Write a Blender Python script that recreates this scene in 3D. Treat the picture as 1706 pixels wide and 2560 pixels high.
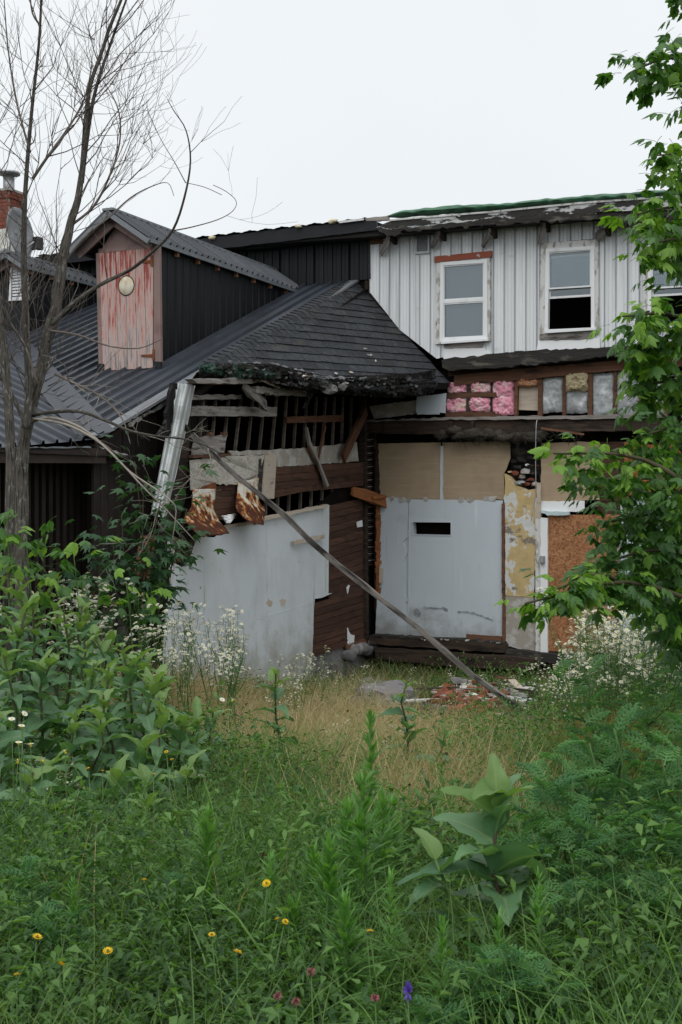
import bpy, math, random
import numpy as np
from mathutils import Vector, Matrix, noise
R_ = random.Random(7)
SC = bpy.context.scene
COL = SC.collection
for o in list(bpy.data.objects):
    bpy.data.objects.remove(o)

# ------------------------------------------------------------------ camera
EYE = 1.65
FPX = 3200.0                      # focal length in photograph pixels (45 mm on a 24 x 36 frame)
PITCH = math.atan(40.0 / FPX)
cam_d = bpy.data.cameras.new("camera")
cam_d.sensor_fit = 'VERTICAL'; cam_d.sensor_height = 36.0; cam_d.sensor_width = 24.0
cam_d.lens = 45.0; cam_d.clip_start = 0.05; cam_d.clip_end = 3000
cam_d.dof.use_dof = True; cam_d.dof.focus_distance = 15.0; cam_d.dof.aperture_fstop = 16.0
cam = bpy.data.objects.new("camera", cam_d); COL.objects.link(cam)
cam.location = (0, 0, EYE); cam.rotation_euler = (math.pi / 2 - PITCH, 0, 0)
SC.camera = cam
SC.render.resolution_x = 682; SC.render.resolution_y = 1024

# ------------------------------------------------------------------ overcast sky, soft sun
SUN_EL, SUN_AZ = math.radians(62), math.radians(200)      # azimuth clockwise from +Y
world = bpy.data.worlds.new("World"); SC.world = world; world.use_nodes = True
wn = world.node_tree; wn.nodes.clear()
w_out = wn.nodes.new('ShaderNodeOutputWorld'); w_bg = wn.nodes.new('ShaderNodeBackground')
w_sky = wn.nodes.new('ShaderNodeTexSky'); w_sky.sky_type = 'NISHITA'; w_sky.sun_disc = False
w_sky.sun_elevation = SUN_EL; w_sky.sun_rotation = SUN_AZ; w_sky.dust_density = 4; w_sky.ozone_density = 2
w_tc = wn.nodes.new('ShaderNodeTexCoord')
w_nz = wn.nodes.new('ShaderNodeTexNoise'); w_nz.inputs['Scale'].default_value = 2.2; w_nz.inputs['Detail'].default_value = 3
w_rp = wn.nodes.new('ShaderNodeValToRGB')
w_rp.color_ramp.elements[0].position = .3; w_rp.color_ramp.elements[0].color = (7.3, 7.65, 7.9, 1)
w_rp.color_ramp.elements[1].position = .7; w_rp.color_ramp.elements[1].color = (8.0, 8.25, 8.35, 1)
w_mx = wn.nodes.new('ShaderNodeMixRGB'); w_mx.inputs['Fac'].default_value = .93
wn.links.new(w_tc.outputs['Generated'], w_nz.inputs['Vector'])
wn.links.new(w_nz.outputs['Fac'], w_rp.inputs['Fac'])
wn.links.new(w_sky.outputs['Color'], w_mx.inputs['Color1'])
wn.links.new(w_rp.outputs['Color'], w_mx.inputs['Color2'])
wn.links.new(w_mx.outputs['Color'], w_bg.inputs['Color'])
w_bg.inputs['Strength'].default_value = 0.1
wn.links.new(w_bg.outputs['Background'], w_out.inputs['Surface'])
sun_d = bpy.data.lights.new("sun", 'SUN'); sun_d.energy = 1.5; sun_d.angle = math.radians(70); sun_d.color = (1, .985, .96)
sun = bpy.data.objects.new("sun", sun_d); COL.objects.link(sun); sun.location = (-10, -10, 30)
_sd = Vector((math.sin(SUN_AZ) * math.cos(SUN_EL), math.cos(SUN_AZ) * math.cos(SUN_EL), math.sin(SUN_EL)))
sun.rotation_euler = (-_sd).to_track_quat('-Z', 'Y').to_euler()
SC.view_settings.view_transform = 'Standard'; SC.view_settings.look = 'None'
SC.view_settings.exposure = 0.28; SC.view_settings.gamma = 1.0; SC.view_settings.use_curve_mapping = False
try:
    SC.cycles.max_bounces = 8; SC.cycles.transparent_max_bounces = 16
except Exception:
    pass

# ------------------------------------------------------------------ pixel rays, planes
FWD = Vector((0, math.cos(PITCH), -math.sin(PITCH))); UPV = Vector((0, math.sin(PITCH), math.cos(PITCH))); RGT = Vector((1, 0, 0))
CAMP = Vector((0, 0, EYE))
def ray(p):
    return RGT * ((p[0] - 853) / FPX) + UPV * ((1280 - p[1]) / FPX) + FWD
def atD(p, D):
    """point on pixel ray p at distance D along world Y"""
    r = ray(p); return CAMP + r * (D / r.y)
def conv(x0, y0, s):
    return lambda x, y: (x0 + x * s, y0 + y * s)
k6 = 600 / 1568
C1 = conv(0, 400, k6); C2 = conv(500, 450, k6); C3 = conv(1000, 450, 706 / 1568); C4 = conv(0, 800, 560 / 1568)
C5 = conv(380, 900, k6); C6 = conv(860, 1000, k6); C7 = conv(1200, 950, 506 / 1568); C8 = conv(380, 1200, k6)
D1c = conv(0, 0, 650 / 1568); D3c = conv(0, 1350, k6); O = conv(0, 0, 1706 / 1568)
class Plane:
    def __init__(s, o, U, V):
        s.o = Vector(o); s.U = Vector(U).normalized(); s.V = Vector(V).normalized(); s.N = s.U.cross(s.V).normalized()
    def p(s, px, off=0.0):
        r = ray(px); t = ((s.o + s.N * off) - CAMP).dot(s.N) / r.dot(s.N)
        return CAMP + r * t
    def uv(s, px, off=0.0):
        q = s.p(px, off) - s.o; return (q.dot(s.U), q.dot(s.V))
    def at(s, u, v, off=0.0):
        return s.o + s.U * u + s.V * v + s.N * off
    def inv(s, q):
        q = Vector(q) - s.o; return (q.dot(s.U), q.dot(s.V))
Z = Vector((0, 0, 1))
ANG = math.radians(23)
W = Vector((math.cos(ANG), -math.sin(ANG), 0)); Uv = Vector((math.sin(ANG), math.cos(ANG), 0))
MP = Plane(((1371 - 853) / FPX * 18.8, 18.8, 0), W, Z)          # front wall of the main building
CORN = MP.p((925, 1240)); CORN.z = 0
RP = Plane(CORN, Uv, Z)                                          # ruined wall, square to it
P0 = MP.p(O(816, 648))
HP = Plane(P0, Uv, Z)
_h = HP.inv(HP.p(C4(690, 815)))
ATAN = _h[1] / _h[0]                                             # pitch of the metal roof
AP = Plane(P0, W, Uv + Z * ATAN)

# ------------------------------------------------------------------ object helpers
def link(o, parent=None, local=False):
    COL.objects.link(o)
    if parent is not None:
        o.parent = parent
        if not local and parent.type == 'EMPTY':
            o.matrix_parent_inverse = Matrix.Translation(-Vector(parent.location))
    return o
def tag(o, label=None, cat=None, group=None, kind=None):
    if label: o['label'] = label
    if cat: o['category'] = cat
    if group: o['group'] = group
    if kind: o['kind'] = kind
    return o
def thing(name, label, cat, loc=(0, 0, 0), group=None, rz=0.0):
    o = bpy.data.objects.new(name, None); o.empty_display_size = .2; o.location = loc; o.rotation_euler = (0, 0, rz)
    COL.objects.link(o); return tag(o, label, cat, group)
def mesh(name, verts, faces, uvs=None, smooth=False):
    me = bpy.data.meshes.new(name); me.from_pydata([tuple(v) for v in verts], [], faces); 
    if uvs is not None:
        l = me.uv_layers.new(name='UVMap')
        idx = np.empty(len(me.loops), dtype=np.int32); me.loops.foreach_get('vertex_index', idx)
        a = np.array([(q[0], q[1]) for q in uvs], dtype=np.float32)[idx]
        l.data.foreach_set('uv', a.ravel())
    if smooth:
        me.polygons.foreach_set('use_smooth', [True] * len(me.polygons))
    me.update(); return me
def mk(name, verts, faces, mat, parent=None, uvs=None, smooth=False, local=False):
    me = mesh(name, verts, faces, uvs, smooth)
    if mat: me.materials.append(mat)
    return link(bpy.data.objects.new(name, me), parent, local)
def subdiv_ring(pts, step, rag, closed=True):
    out = []; n = len(pts)
    for i in range(n if closed else n - 1):
        a = Vector(pts[i]); b = Vector(pts[(i + 1) % n]); k = max(1, int((b - a).length / step))
        for j in range(k):
            q = a.lerp(b, j / k)
            if j or rag < 0: q = q + Vector((R_.gauss(0, abs(rag)), R_.gauss(0, abs(rag))))
            out.append((q.x, q.y))
    if not closed: out.append(tuple(pts[-1]))
    return out
def slab_uv(name, pl, uv, off, th, mat, parent, bend=None):
    """prism from a polygon in plane coordinates; front face at off, th deep"""
    ar = sum(uv[i][0] * uv[(i + 1) % len(uv)][1] - uv[(i + 1) % len(uv)][0] * uv[i][1] for i in range(len(uv)))
    if ar < 0: uv = list(reversed(uv))
    n = len(uv); f = bend if bend else (lambda u, v: 0.0)
    vs = [pl.at(u, v, off + f(u, v)) for u, v in uv] + [pl.at(u, v, off - th + f(u, v)) for u, v in uv]
    fs = [list(range(n)), list(range(2 * n - 1, n - 1, -1))] + [[i + n, (i + 1) % n + n, (i + 1) % n, i] for i in range(n)]
    return mk(name, vs, fs, mat, parent, list(uv) + list(uv))
def slab(name, pl, pts, off, th, mat, parent, rag=0.0, step=.06, bend=None):
    uv = [pl.uv(q, off) for q in pts]
    if rag: uv = subdiv_ring(uv, step, rag)
    return slab_uv(name, pl, uv, off, th, mat, parent, bend)
def bar(name, pts, w, h, mat, parent, side=None, jit=0.0, ends=1.0, local=False):
    """box-section timber along points; w across, h along 'side' direction"""
    pts = [Vector(p) for p in pts]; vs = []; uvs = []; L = 0
    for i, p in enumerate(pts):
        d = (pts[min(i + 1, len(pts) - 1)] - pts[max(i - 1, 0)]).normalized()
        s = Vector(side) if side is not None else Z
        s = (s - d * s.dot(d)).normalized(); c = d.cross(s).normalized()
        if i: L += (p - pts[i - 1]).length
        k = ends if i in (0, len(pts) - 1) else 1.0
        for a, b, q in ((-1, -1, 0), (1, -1, w), (1, 1, w + h), (-1, 1, w * 2 + h)):
            j = Vector((R_.gauss(0, jit), R_.gauss(0, jit), R_.gauss(0, jit))) if jit else Vector()
            vs.append(p + c * (a * w / 2 * k) + s * (b * h / 2 * k) + j); uvs.append((L, q))
    fs = []
    for i in range(len(pts) - 1):
        for k in range(4): fs.append([i * 4 + k, i * 4 + (k + 1) % 4, i * 4 + 4 + (k + 1) % 4, i * 4 + 4 + k])
    fs.append([3, 2, 1, 0]); m = (len(pts) - 1) * 4; fs.append([m, m + 1, m + 2, m + 3])
    return mk(name, vs, fs, mat, parent, uvs, local=local)
def tube_geo(pts, rad, n=6, vs=None, fs=None, uvs=None):
    vs = [] if vs is None else vs; fs = [] if fs is None else fs; uvs = [] if uvs is None else uvs
    b = len(vs); pts = [Vector(p) for p in pts]; prev = None; L = 0
    for i, p in enumerate(pts):
        d = (pts[min(i + 1, len(pts) - 1)] - pts[max(i - 1, 0)])
        d = d.normalized() if d.length > 1e-9 else Z
        if prev is None: s = d.orthogonal().normalized()
        else:
            s = prev - d * prev.dot(d); s = s.normalized() if s.length > 1e-6 else d.orthogonal().normalized()
        prev = s; c = d.cross(s)
        if i: L += (p - pts[i - 1]).length
        r = rad[i] if hasattr(rad, '__len__') else rad
        for k in range(n):
            a = 2 * math.pi * k / n; vs.append(p + (s * math.cos(a) + c * math.sin(a)) * r); uvs.append((k / n, L))
    for i in range(len(pts) - 1):
        for k in range(n):
            a = b + i * n; fs.append([a + k, a + (k + 1) % n, a + n + (k + 1) % n, a + n + k])
    fs.append([b + n - 1 - k for k in range(n)]); m = b + (len(pts) - 1) * n; fs.append([m + k for k in range(n)])
    return vs, fs, uvs
def tube(name, pts, rad, mat, parent, n=6, local=False):
    v, f, u = tube_geo(pts, rad, n); return mk(name, v, f, mat, parent, u, True, local)
def smoothpath(pts, k=4):
    """catmull-rom through (Vector, radius) list"""
    out = []; n = len(pts)
    for i in range(n - 1):
        a, b, c, d = pts[max(i - 1, 0)], pts[i], pts[i + 1], pts[min(i + 2, n - 1)]
        for j in range(k):
            t = j / k
            q = (b[0] * 2 + (c[0] - a[0]) * t + (a[0] * 2 - b[0] * 5 + c[0] * 4 - d[0]) * t * t + (b[0] * 3 - a[0] - c[0] * 3 + d[0]) * t ** 3) * .5
            out.append((q, b[1] + (c[1] - b[1]) * t))
    out.append(pts[-1]); return out
def corrugated(name, pl, u0, u1, lo, hi, pitch, rh, rw, mat, parent, off=0.0, minor=0, phase=0.0, rag=0.0):
    """ribbed sheet between functions lo(u) and hi(u) on a plane"""
    us = {u0: 0.0, u1: 0.0}; k = math.floor((u0 - phase) / pitch) - 1
    while phase + k * pitch < u1 + pitch:
        c = phase + k * pitch
        for d, h in ((-rw / 2, 0), (-rw / 4, rh), (rw / 4, rh), (rw / 2, 0)):
            if u0 < c + d < u1: us[c + d] = h
        for m in range(minor):
            cc = c + pitch * (m + 1) / (minor + 1)
            for d, h in ((-.008, 0), (0, rh * .3), (.008, 0)):
                if u0 < cc + d < u1: us[cc + d] = h
        k += 1
    ks = sorted(us); vs = []; fs = []; uvs = []
    for u in ks:
        a, b = lo(u), hi(u)
        if b < a: b = a
        j = R_.gauss(0, rag) if rag else 0
        vs += [pl.at(u, a + j, off + us[u]), pl.at(u, b, off + us[u])]; uvs += [(u, a), (u, b)]
    for i in range(len(ks) - 1):
        fs.append([2 * i, 2 * i + 2, 2 * i + 3, 2 * i + 1])
    return mk(name, vs, fs, mat, parent, uvs)
def gridmesh(name, fn, nu, nv, mat, parent, th=0.0, smooth=True):
    vs = []; uvs = []; fs = []
    for j in range(nv + 1):
        for i in range(nu + 1):
            p = fn(i / nu, j / nv); vs.append(p); uvs.append((i / nu, j / nv))
    for j in range(nv):
        for i in range(nu):
            a = j * (nu + 1) + i; fs.append([a, a + 1, a + nu + 2, a + nu + 1])
    o = mk(name, vs, fs, mat, parent, uvs, smooth)
    if th:
        m = o.modifiers.new('solid', 'SOLIDIFY'); m.thickness = th
    return o
def lump(name, c, sx, sy, sz, mat, parent, rough=.25, seed=0, ax=(W, Uv, Z), lv=2, smooth=True):
    """irregular chunk: icosphere pushed about by noise, flattened like a broken piece"""
    import bmesh
    bm = bmesh.new(); bmesh.ops.create_icosphere(bm, subdivisions=lv, radius=1)
    vs = []
    for v in bm.verts:
        q = v.co.normalized(); n1 = noise.noise(q * 1.3 + Vector((seed * 3.1, 1.7, seed))); n2 = noise.noise(q * 3.4 + Vector((seed, 9.1, seed * 2)))
        m = max(abs(q.x), abs(q.y), abs(q.z)); box = q / (m ** .6)
        q = box * (1 + rough * (n1 * 1.2 + n2 * .6))
        vs.append(Vector(c) + ax[0] * q.x * sx + ax[1] * q.y * sy + ax[2] * q.z * sz)
    fs = [[v.index for v in f.verts] for f in bm.faces]; bm.free()
    return mk(name, vs, fs, mat, parent, [(v.x + v.y, v.z) for v in vs], smooth)
ORD = ['', 'second ', 'third ', 'fourth ', 'fifth ', 'sixth ', 'seventh ', 'eighth ', 'ninth ', 'tenth ', 'eleventh ', 'twelfth ', 'thirteenth ', 'fourteenth ', 'fifteenth ', 'sixteenth ', 'seventeenth ', 'eighteenth ', 'nineteenth ', 'twentieth ', 'twenty-first ', 'twenty-second ', 'twenty-third ', 'twenty-fourth ']
def ordinal(i, n):
    if i == 0: return 'leftmost '
    if i == n - 1: return 'rightmost '
    return ORD[i]
def ranks(pxs):
    o = sorted(range(len(pxs)), key=lambda i: pxs[i]); r = [0] * len(pxs)
    for k, i in enumerate(o): r[i] = k
    return r
def nth(r, n, what, of):
    return ordinal(r, n) + what + (' ' + of if r in (0, n - 1) else ' from the left ' + of)
def lerp(a, b, t): return a + (b - a) * t
def pline(pts):
    """piecewise linear function through sorted (u, v) points, extended flat in slope"""
    pts = sorted(pts)
    def f(u):
        for i in range(len(pts) - 1):
            if u <= pts[i + 1][0] or i == len(pts) - 2:
                a, b = pts[i], pts[i + 1]; return a[1] + (b[1] - a[1]) * (u - a[0]) / (b[0] - a[0] + 1e-9)
    return f
def ground_z(x, y):
    t = min(1, max(0, (y - 3.0) / 13.0)); z = -1.05 * (t * t * (3 - 2 * t) * .35 + t * .65)
    z += .55 * math.exp(-((x + 2.6) / 1.5) ** 2 - ((y - 14.0) / 2.6) ** 2)
    return z + .07 * noise.noise(Vector((x * .35, y * .35, 0))) + .03 * noise.noise(Vector((x * 1.3, y * 1.3, 3)))
# ------------------------------------------------------------------ materials
class NT:
    def __init__(s, name):
        s.m = bpy.data.materials.new(name); s.m.use_nodes = True; s.t = s.m.node_tree
        s.b = s.t.nodes['Principled BSDF']; s.out = s.t.nodes['Material Output']
    def n(s, typ, **kw):
        x = s.t.nodes.new('ShaderNode' + typ)
        for k, v in kw.items():
            if k in x.inputs: 
                if isinstance(v, bpy.types.NodeSocket): s.t.links.new(v, x.inputs[k])
                else: x.inputs[k].default_value = v
            else: setattr(x, k, v)
        return x
    def l(s, a, b): s.t.links.new(a, b)
def rgba(c): return (c[0], c[1], c[2], 1)
def layered(name, c0, layers=(), rough=.85, bump=None, coord='UV', rnd=0.0, spec=.25, metal=0.0, trans=0.0, island=0.0, hue=0.0, splash=None):
    """base colour with noise-masked layers (colour, (sx,sy,sz), lo, hi[, detail[, kind]]) and optional bump ((sx,sy,sz), strength)"""
    N = NT(name); tc = N.n('TexCoord'); src = tc.outputs[coord]
    oi = N.n('ObjectInfo')
    sh = N.n('VectorMath', operation='MULTIPLY_ADD'); N.l(src, sh.inputs[0]); sh.inputs[1].default_value = (1, 1, 1)
    cmb = N.n('CombineXYZ'); 
    if rnd or coord == 'UV':
        mul = N.n('Math', operation='MULTIPLY'); N.l(oi.outputs['Random'], mul.inputs[0]); mul.inputs[1].default_value = 37.0 if rnd else 0.0
        N.l(mul.outputs[0], cmb.inputs['X']); N.l(mul.outputs[0], cmb.inputs['Z'])
    N.l(cmb.outputs[0], sh.inputs[2]); src = sh.outputs[0]
    col = N.n('RGB').outputs[0]; col.default_value = rgba(c0)
    for i, L in enumerate(layers):
        c, sc, lo, hi = L[:4]; det = L[4] if len(L) > 4 else 5; kind = L[5] if len(L) > 5 else 'noise'
        mp = N.n('Mapping'); N.l(src, mp.inputs['Vector']); mp.inputs['Scale'].default_value = sc; mp.inputs['Location'].default_value = (i * 7.3, i * 3.1, i * 1.7)
        if kind == 'noise':
            t = N.n('TexNoise'); t.inputs['Scale'].default_value = 1; t.inputs['Detail'].default_value = det; t.inputs['Roughness'].default_value = .62; f = t.outputs['Fac']
        elif kind == 'vor':
            t = N.n('TexVoronoi'); t.inputs['Scale'].default_value = 1
            sp = N.n('SeparateColor'); N.l(t.outputs['Color'], sp.inputs[0]); f = sp.outputs[0]
        else:
            t = N.n('TexVoronoi', feature='DISTANCE_TO_EDGE'); t.inputs['Scale'].default_value = 1; f = t.outputs['Distance']
        N.l(mp.outputs[0], t.inputs['Vector'])
        r = N.n('MapRange'); r.inputs['From Min'].default_value = lo; r.inputs['From Max'].default_value = hi; N.l(f, r.inputs['Value'])
        mx = N.n('MixRGB'); N.l(r.outputs['Result'], mx.inputs['Fac']); N.l(col, mx.inputs['Color1']); mx.inputs['Color2'].default_value = rgba(c); col = mx.outputs[0]
    if splash:
        c, v0, v1, sc = splash; sp = N.n('SeparateXYZ'); N.l(tc.outputs['UV'], sp.inputs[0]); mr = N.n('MapRange'); N.l(sp.outputs['Y'], mr.inputs['Value']); mr.inputs['From Min'].default_value = v0; mr.inputs['From Max'].default_value = v1; mr.inputs['To Min'].default_value = .32; mr.inputs['To Max'].default_value = -.15
        t = N.n('TexNoise'); t.inputs['Scale'].default_value = sc; t.inputs['Detail'].default_value = 8; t.inputs['Roughness'].default_value = .7; N.l(src, t.inputs['Vector']); ad = N.n('Math', operation='ADD'); N.l(t.outputs['Fac'], ad.inputs[0]); N.l(mr.outputs['Result'], ad.inputs[1])
        r = N.n('MapRange'); r.inputs['From Min'].default_value = .56; r.inputs['From Max'].default_value = .86; r.inputs['To Max'].default_value = .75; N.l(ad.outputs[0], r.inputs['Value'])
        mx = N.n('MixRGB'); N.l(r.outputs['Result'], mx.inputs['Fac']); N.l(col, mx.inputs['Color1']); mx.inputs['Color2'].default_value = rgba(c); col = mx.outputs[0]
    if rnd or island or hue:
        hs = N.n('HueSaturation'); v = oi.outputs['Random']
        if island:
            g = N.n('NewGeometry'); v = g.outputs['Random Per Island']
        r = N.n('MapRange'); a = rnd or island; r.inputs['To Min'].default_value = 1 - a; r.inputs['To Max'].default_value = 1 + a; N.l(v, r.inputs['Value'])
        N.l(r.outputs['Result'], hs.inputs['Value'])
        if hue:
            w2 = N.n('Math', operation='FRACT'); m3 = N.n('Math', operation='MULTIPLY'); N.l(v, m3.inputs[0]); m3.inputs[1].default_value = 7.77; N.l(m3.outputs[0], w2.inputs[0])
            r2 = N.n('MapRange'); r2.inputs['To Min'].default_value = .5 - hue; r2.inputs['To Max'].default_value = .5 + hue; N.l(w2.outputs[0], r2.inputs['Value']); N.l(r2.outputs['Result'], hs.inputs['Hue'])
        N.l(col, hs.inputs['Color']); col = hs.outputs[0]
    N.l(col, N.b.inputs['Base Color']); N.b.inputs['Roughness'].default_value = rough
    N.b.inputs['Specular IOR Level'].default_value = spec; N.b.inputs['Metallic'].default_value = metal
    if bump:
        mp = N.n('Mapping'); N.l(src, mp.inputs['Vector']); mp.inputs['Scale'].default_value = bump[0]
        t = N.n('TexNoise'); t.inputs['Scale'].default_value = 1; t.inputs['Detail'].default_value = 6; N.l(mp.outputs[0], t.inputs['Vector'])
        bp = N.n('Bump'); bp.inputs['Strength'].default_value = bump[1]; bp.inputs['Distance'].default_value = bump[2] if len(bump) > 2 else .01
        N.l(t.outputs['Fac'], bp.inputs['Height']); N.l(bp.outputs[0], N.b.inputs['Normal'])
    if trans:
        tr = N.n('BsdfTranslucent'); N.l(col, tr.inputs['Color']); ms = N.n('MixShader'); ms.inputs[0].default_value = trans
        N.l(N.b.outputs[0], ms.inputs[1]); N.l(tr.outputs[0], ms.inputs[2]); N.l(ms.outputs[0], N.out.inputs['Surface'])
    return N.m
M = {}
# walls and boards (UV in metres, u horizontal / along the board)
M['white_siding'] = layered('white_siding', (.70, .72, .735), [((.50, .52, .535), (11, .35, 1), .48, .72), ((.40, .39, .37), (1.2, 3, 1), .66, .82), ((.16, .15, .14), (24, .8, 1), .70, .80)], .5, ((20, 2, 1), .15), spec=.35, rnd=.04)
M['black_siding'] = layered('black_siding', (.0085, .0095, .0115), [((.02, .021, .024), (6, .4, 1), .45, .8)], .5, ((30, 2, 1), .1), spec=.25)
M['black_fascia'] = layered('black_fascia', (.012, .013, .016), [((.03, .032, .036), (3, 8, 1), .55, .8)], .55, ((10, 10, 1), .2))
M['metal_roof'] = layered('metal_roof', (.026, .032, .043), [((.048, .058, .073), (3, .5, 1), .4, .75), ((.13, .135, .14), (5, 1.6, 1), .64, .80), ((.02, .022, .028), (1.1, .9, 1), .5, .7)], .42, ((4, 4, 1), .15), spec=.45, rnd=.10)
M['roof_trim'] = layered('roof_trim', (.17, .185, .20), [((.28, .29, .30), (3, 9, 1), .5, .8)], .45, None, spec=.4, metal=.2)
M['shingle'] = layered('shingle', (.029, .032, .036), [((.054, .057, .062), (18, 18, 1), .4, .7), ((.055, .052, .043), (1.6, 1.2, 1), .55, .75)], .95, ((160, 160, 1), .5, .004), rnd=.22, spec=.15)
M['torn_felt'] = layered('torn_felt', (.020, .019, .019), [((.085, .08, .075), (7, 16, 7), .55, .68), ((.008, .008, .008), (3, 6, 3), .4, .6), ((.16, .15, .145), (14, 30, 14), .66, .72)], .95, ((18, 40, 18), 1, .03), coord='Object', spec=.1)
M['clapboard'] = layered('clapboard', (.062, .030, .020), [((.10, .052, .034), (1.2, 30, 1), .45, .7), ((.022, .014, .011), (2.5, 6, 1), .52, .72), ((.12, .09, .075), (5, 12, 1), .68, .74)], .85, ((2, 60, 1), .4, .004), rnd=.28)
M['dark_wood'] = layered('dark_wood', (.030, .021, .016), [((.070, .046, .034), (1.2, 26, 1), .45, .75), ((.010, .008, .007), (3, 9, 1), .5, .7)], .9, ((2, 50, 1), .5, .005), rnd=.25)
M['brown_wood'] = layered('brown_wood', (.11, .053, .032), [((.17, .085, .05), (1.5, 26, 1), .45, .75), ((.035, .02, .015), (3, 9, 1), .52, .7)], .85, ((2, 50, 1), .5, .005), rnd=.2)
M['orange_wood'] = layered('orange_wood', (.30, .115, .04), [((.20, .07, .03), (1.5, 20, 1), .45, .7), ((.09, .04, .02), (3, 9, 1), .56, .74)], .8, ((2, 50, 1), .5, .005), rnd=.2)
M['grey_wood'] = layered('grey_wood', (.21, .19, .175), [((.34, .32, .30), (1.5, 30, 1), .45, .7), ((.055, .048, .042), (3, 12, 1), .54, .68)], .9, ((2, 60, 1), .6, .006), rnd=.2)
M['burnt_pole'] = layered('burnt_pole', (.17, .155, .145), [((.025, .023, .022), (2.6, 9, 2), .46, .56), ((.12, .11, .10), (3, 20, 1), .45, .7)], .9, ((4, 40, 1), .6, .006))
M['stud'] = layered('stud', (.13, .11, .09), [((.06, .05, .04), (2, 14, 1), .4, .7)], .85, ((2, 40, 1), .4, .004), rnd=.3)
M['beige_board'] = layered('beige_board', (.47, .40, .33), [((.34, .28, .22), (2, 20, 1), .5, .8), ((.2, .16, .12), (4, 8, 1), .62, .75)], .8, ((2, 40, 1), .2), rnd=.1)
M['white_panel'] = layered('white_panel', (.59, .635, .67), [((.50, .535, .55), (1.6, 1.1, 1), .45, .7), ((.33, .33, .28), (9, .7, 1), .63, .75), ((.25, .24, .22), (6, 6, 1), .71, .745, 9), ((.52, .50, .44), (2.5, 4, 1), .62, .72), ((.36, .28, .17), (2.2, 1.5, 1), .72, .78), ((.10, .095, .09), (22, 22, 1), .735, .76)], .55, ((3, 1.2, 1), .25, .03), spec=.3, splash=((.27, .26, .21), -.6, .5, 2.0))
M['door_panel'] = layered('door_panel', (.50, .55, .60), [((.47, .52, .565), (1.5, 1.1, 1), .4, .7), ((.38, .39, .38), (1.7, 1.3, 1), .62, .8), ((.12, .115, .11), (26, 26, 1), .73, .76), ((.60, .64, .67), (9, .8, 1), .62, .75), ((.33, .35, .36), (20, .45, 1), .66, .76), ((.24, .23, .21), (5, 5, 1), .70, .74, 9)], .5, ((3, 2, 1), .15, .02), spec=.3, rnd=.03, splash=((.20, .19, .165), -.55, .25, 2.6))
M['tan_ply'] = layered('tan_ply', (.36, .275, .185), [((.27, .205, .135), (1.5, 1.4, 1), .45, .7), ((.42, .33, .235), (2, 30, 1), .5, .8), ((.17, .13, .09), (20, 20, 1), .72, .76)], .8, ((40, 8, 1), .12, .004))
M['peel_plaster'] = layered('peel_plaster', (.50, .38, .19), [((.42, .31, .15), (5, 5, 1), .45, .7), ((.56, .57, .56), (4.2, 3.6, 1), .53, .55, 9), ((.20, .17, .14), (2.2, 2.6, 1), .60, .64, 8), ((.10, .06, .035), (2.6, 1.6, 1), .68, .74, 8)], .85, ((6, 6, 1), .7, .03))
M['bare_plaster'] = layered('bare_plaster', (.33, .30, .26), [((.45, .44, .42), (5, 5, 1), .5, .6, 8), ((.2, .18, .16), (3, 3, 1), .6, .75)], .9, ((8, 8, 1), .5, .02))
M['osb'] = layered('osb', (.27, .115, .05), [((.35, .17, .08), (30, 60, 1), .40, .6, 2, 'vor'), ((.20, .08, .035), (60, 28, 1), .68, .8, 2, 'vor'), ((.40, .22, .11), (40, 70, 1), .86, .92, 2, 'vor'), ((.15, .06, .03), (1.2, 1.4, 1), .5, .8)], .7, ((50, 50, 1), .3, .004))
M['pink_fluff'] = layered('pink_fluff', (.72, .30, .40), [((.80, .56, .58), (9, 9, 9), .48, .62), ((.45, .12, .22), (16, 16, 16), .58, .72), ((.72, .62, .5), (4, 4, 4), .56, .7)], .95, ((26, 26, 26), 1, .03), coord='Object')
M['yellow_fluff'] = layered('yellow_fluff', (.45, .38, .24), [((.25, .2, .12), (16, 16, 16), .5, .65)], .95, ((40, 40, 40), 1, .03), coord='Object')
M['brown_fluff'] = layered('brown_fluff', (.40, .19, .10), [((.5, .36, .26), (16, 16, 16), .5, .65)], .95, ((40, 40, 40), 1, .03), coord='Object')
M['plastic_film'] = layered('plastic_film', (.34, .36, .37), [((.55, .57, .58), (5, 3, 5), .52, .66), ((.22, .225, .23), (3, 3, 3), .5, .7)], .25, ((7, 5, 7), .8, .04), coord='Object', spec=.5)
M['rust_tin'] = layered('rust_tin', (.56, .53, .46), [((.40, .33, .24), (4, 4, 4), .45, .6), ((.24, .085, .022), (5, 5, 5), .50, .60, 8), ((.09, .03, .014), (7, 7, 7), .60, .70, 8)], .7, ((9, 9, 9), .6, .02), coord='Object', spec=.3)
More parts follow.
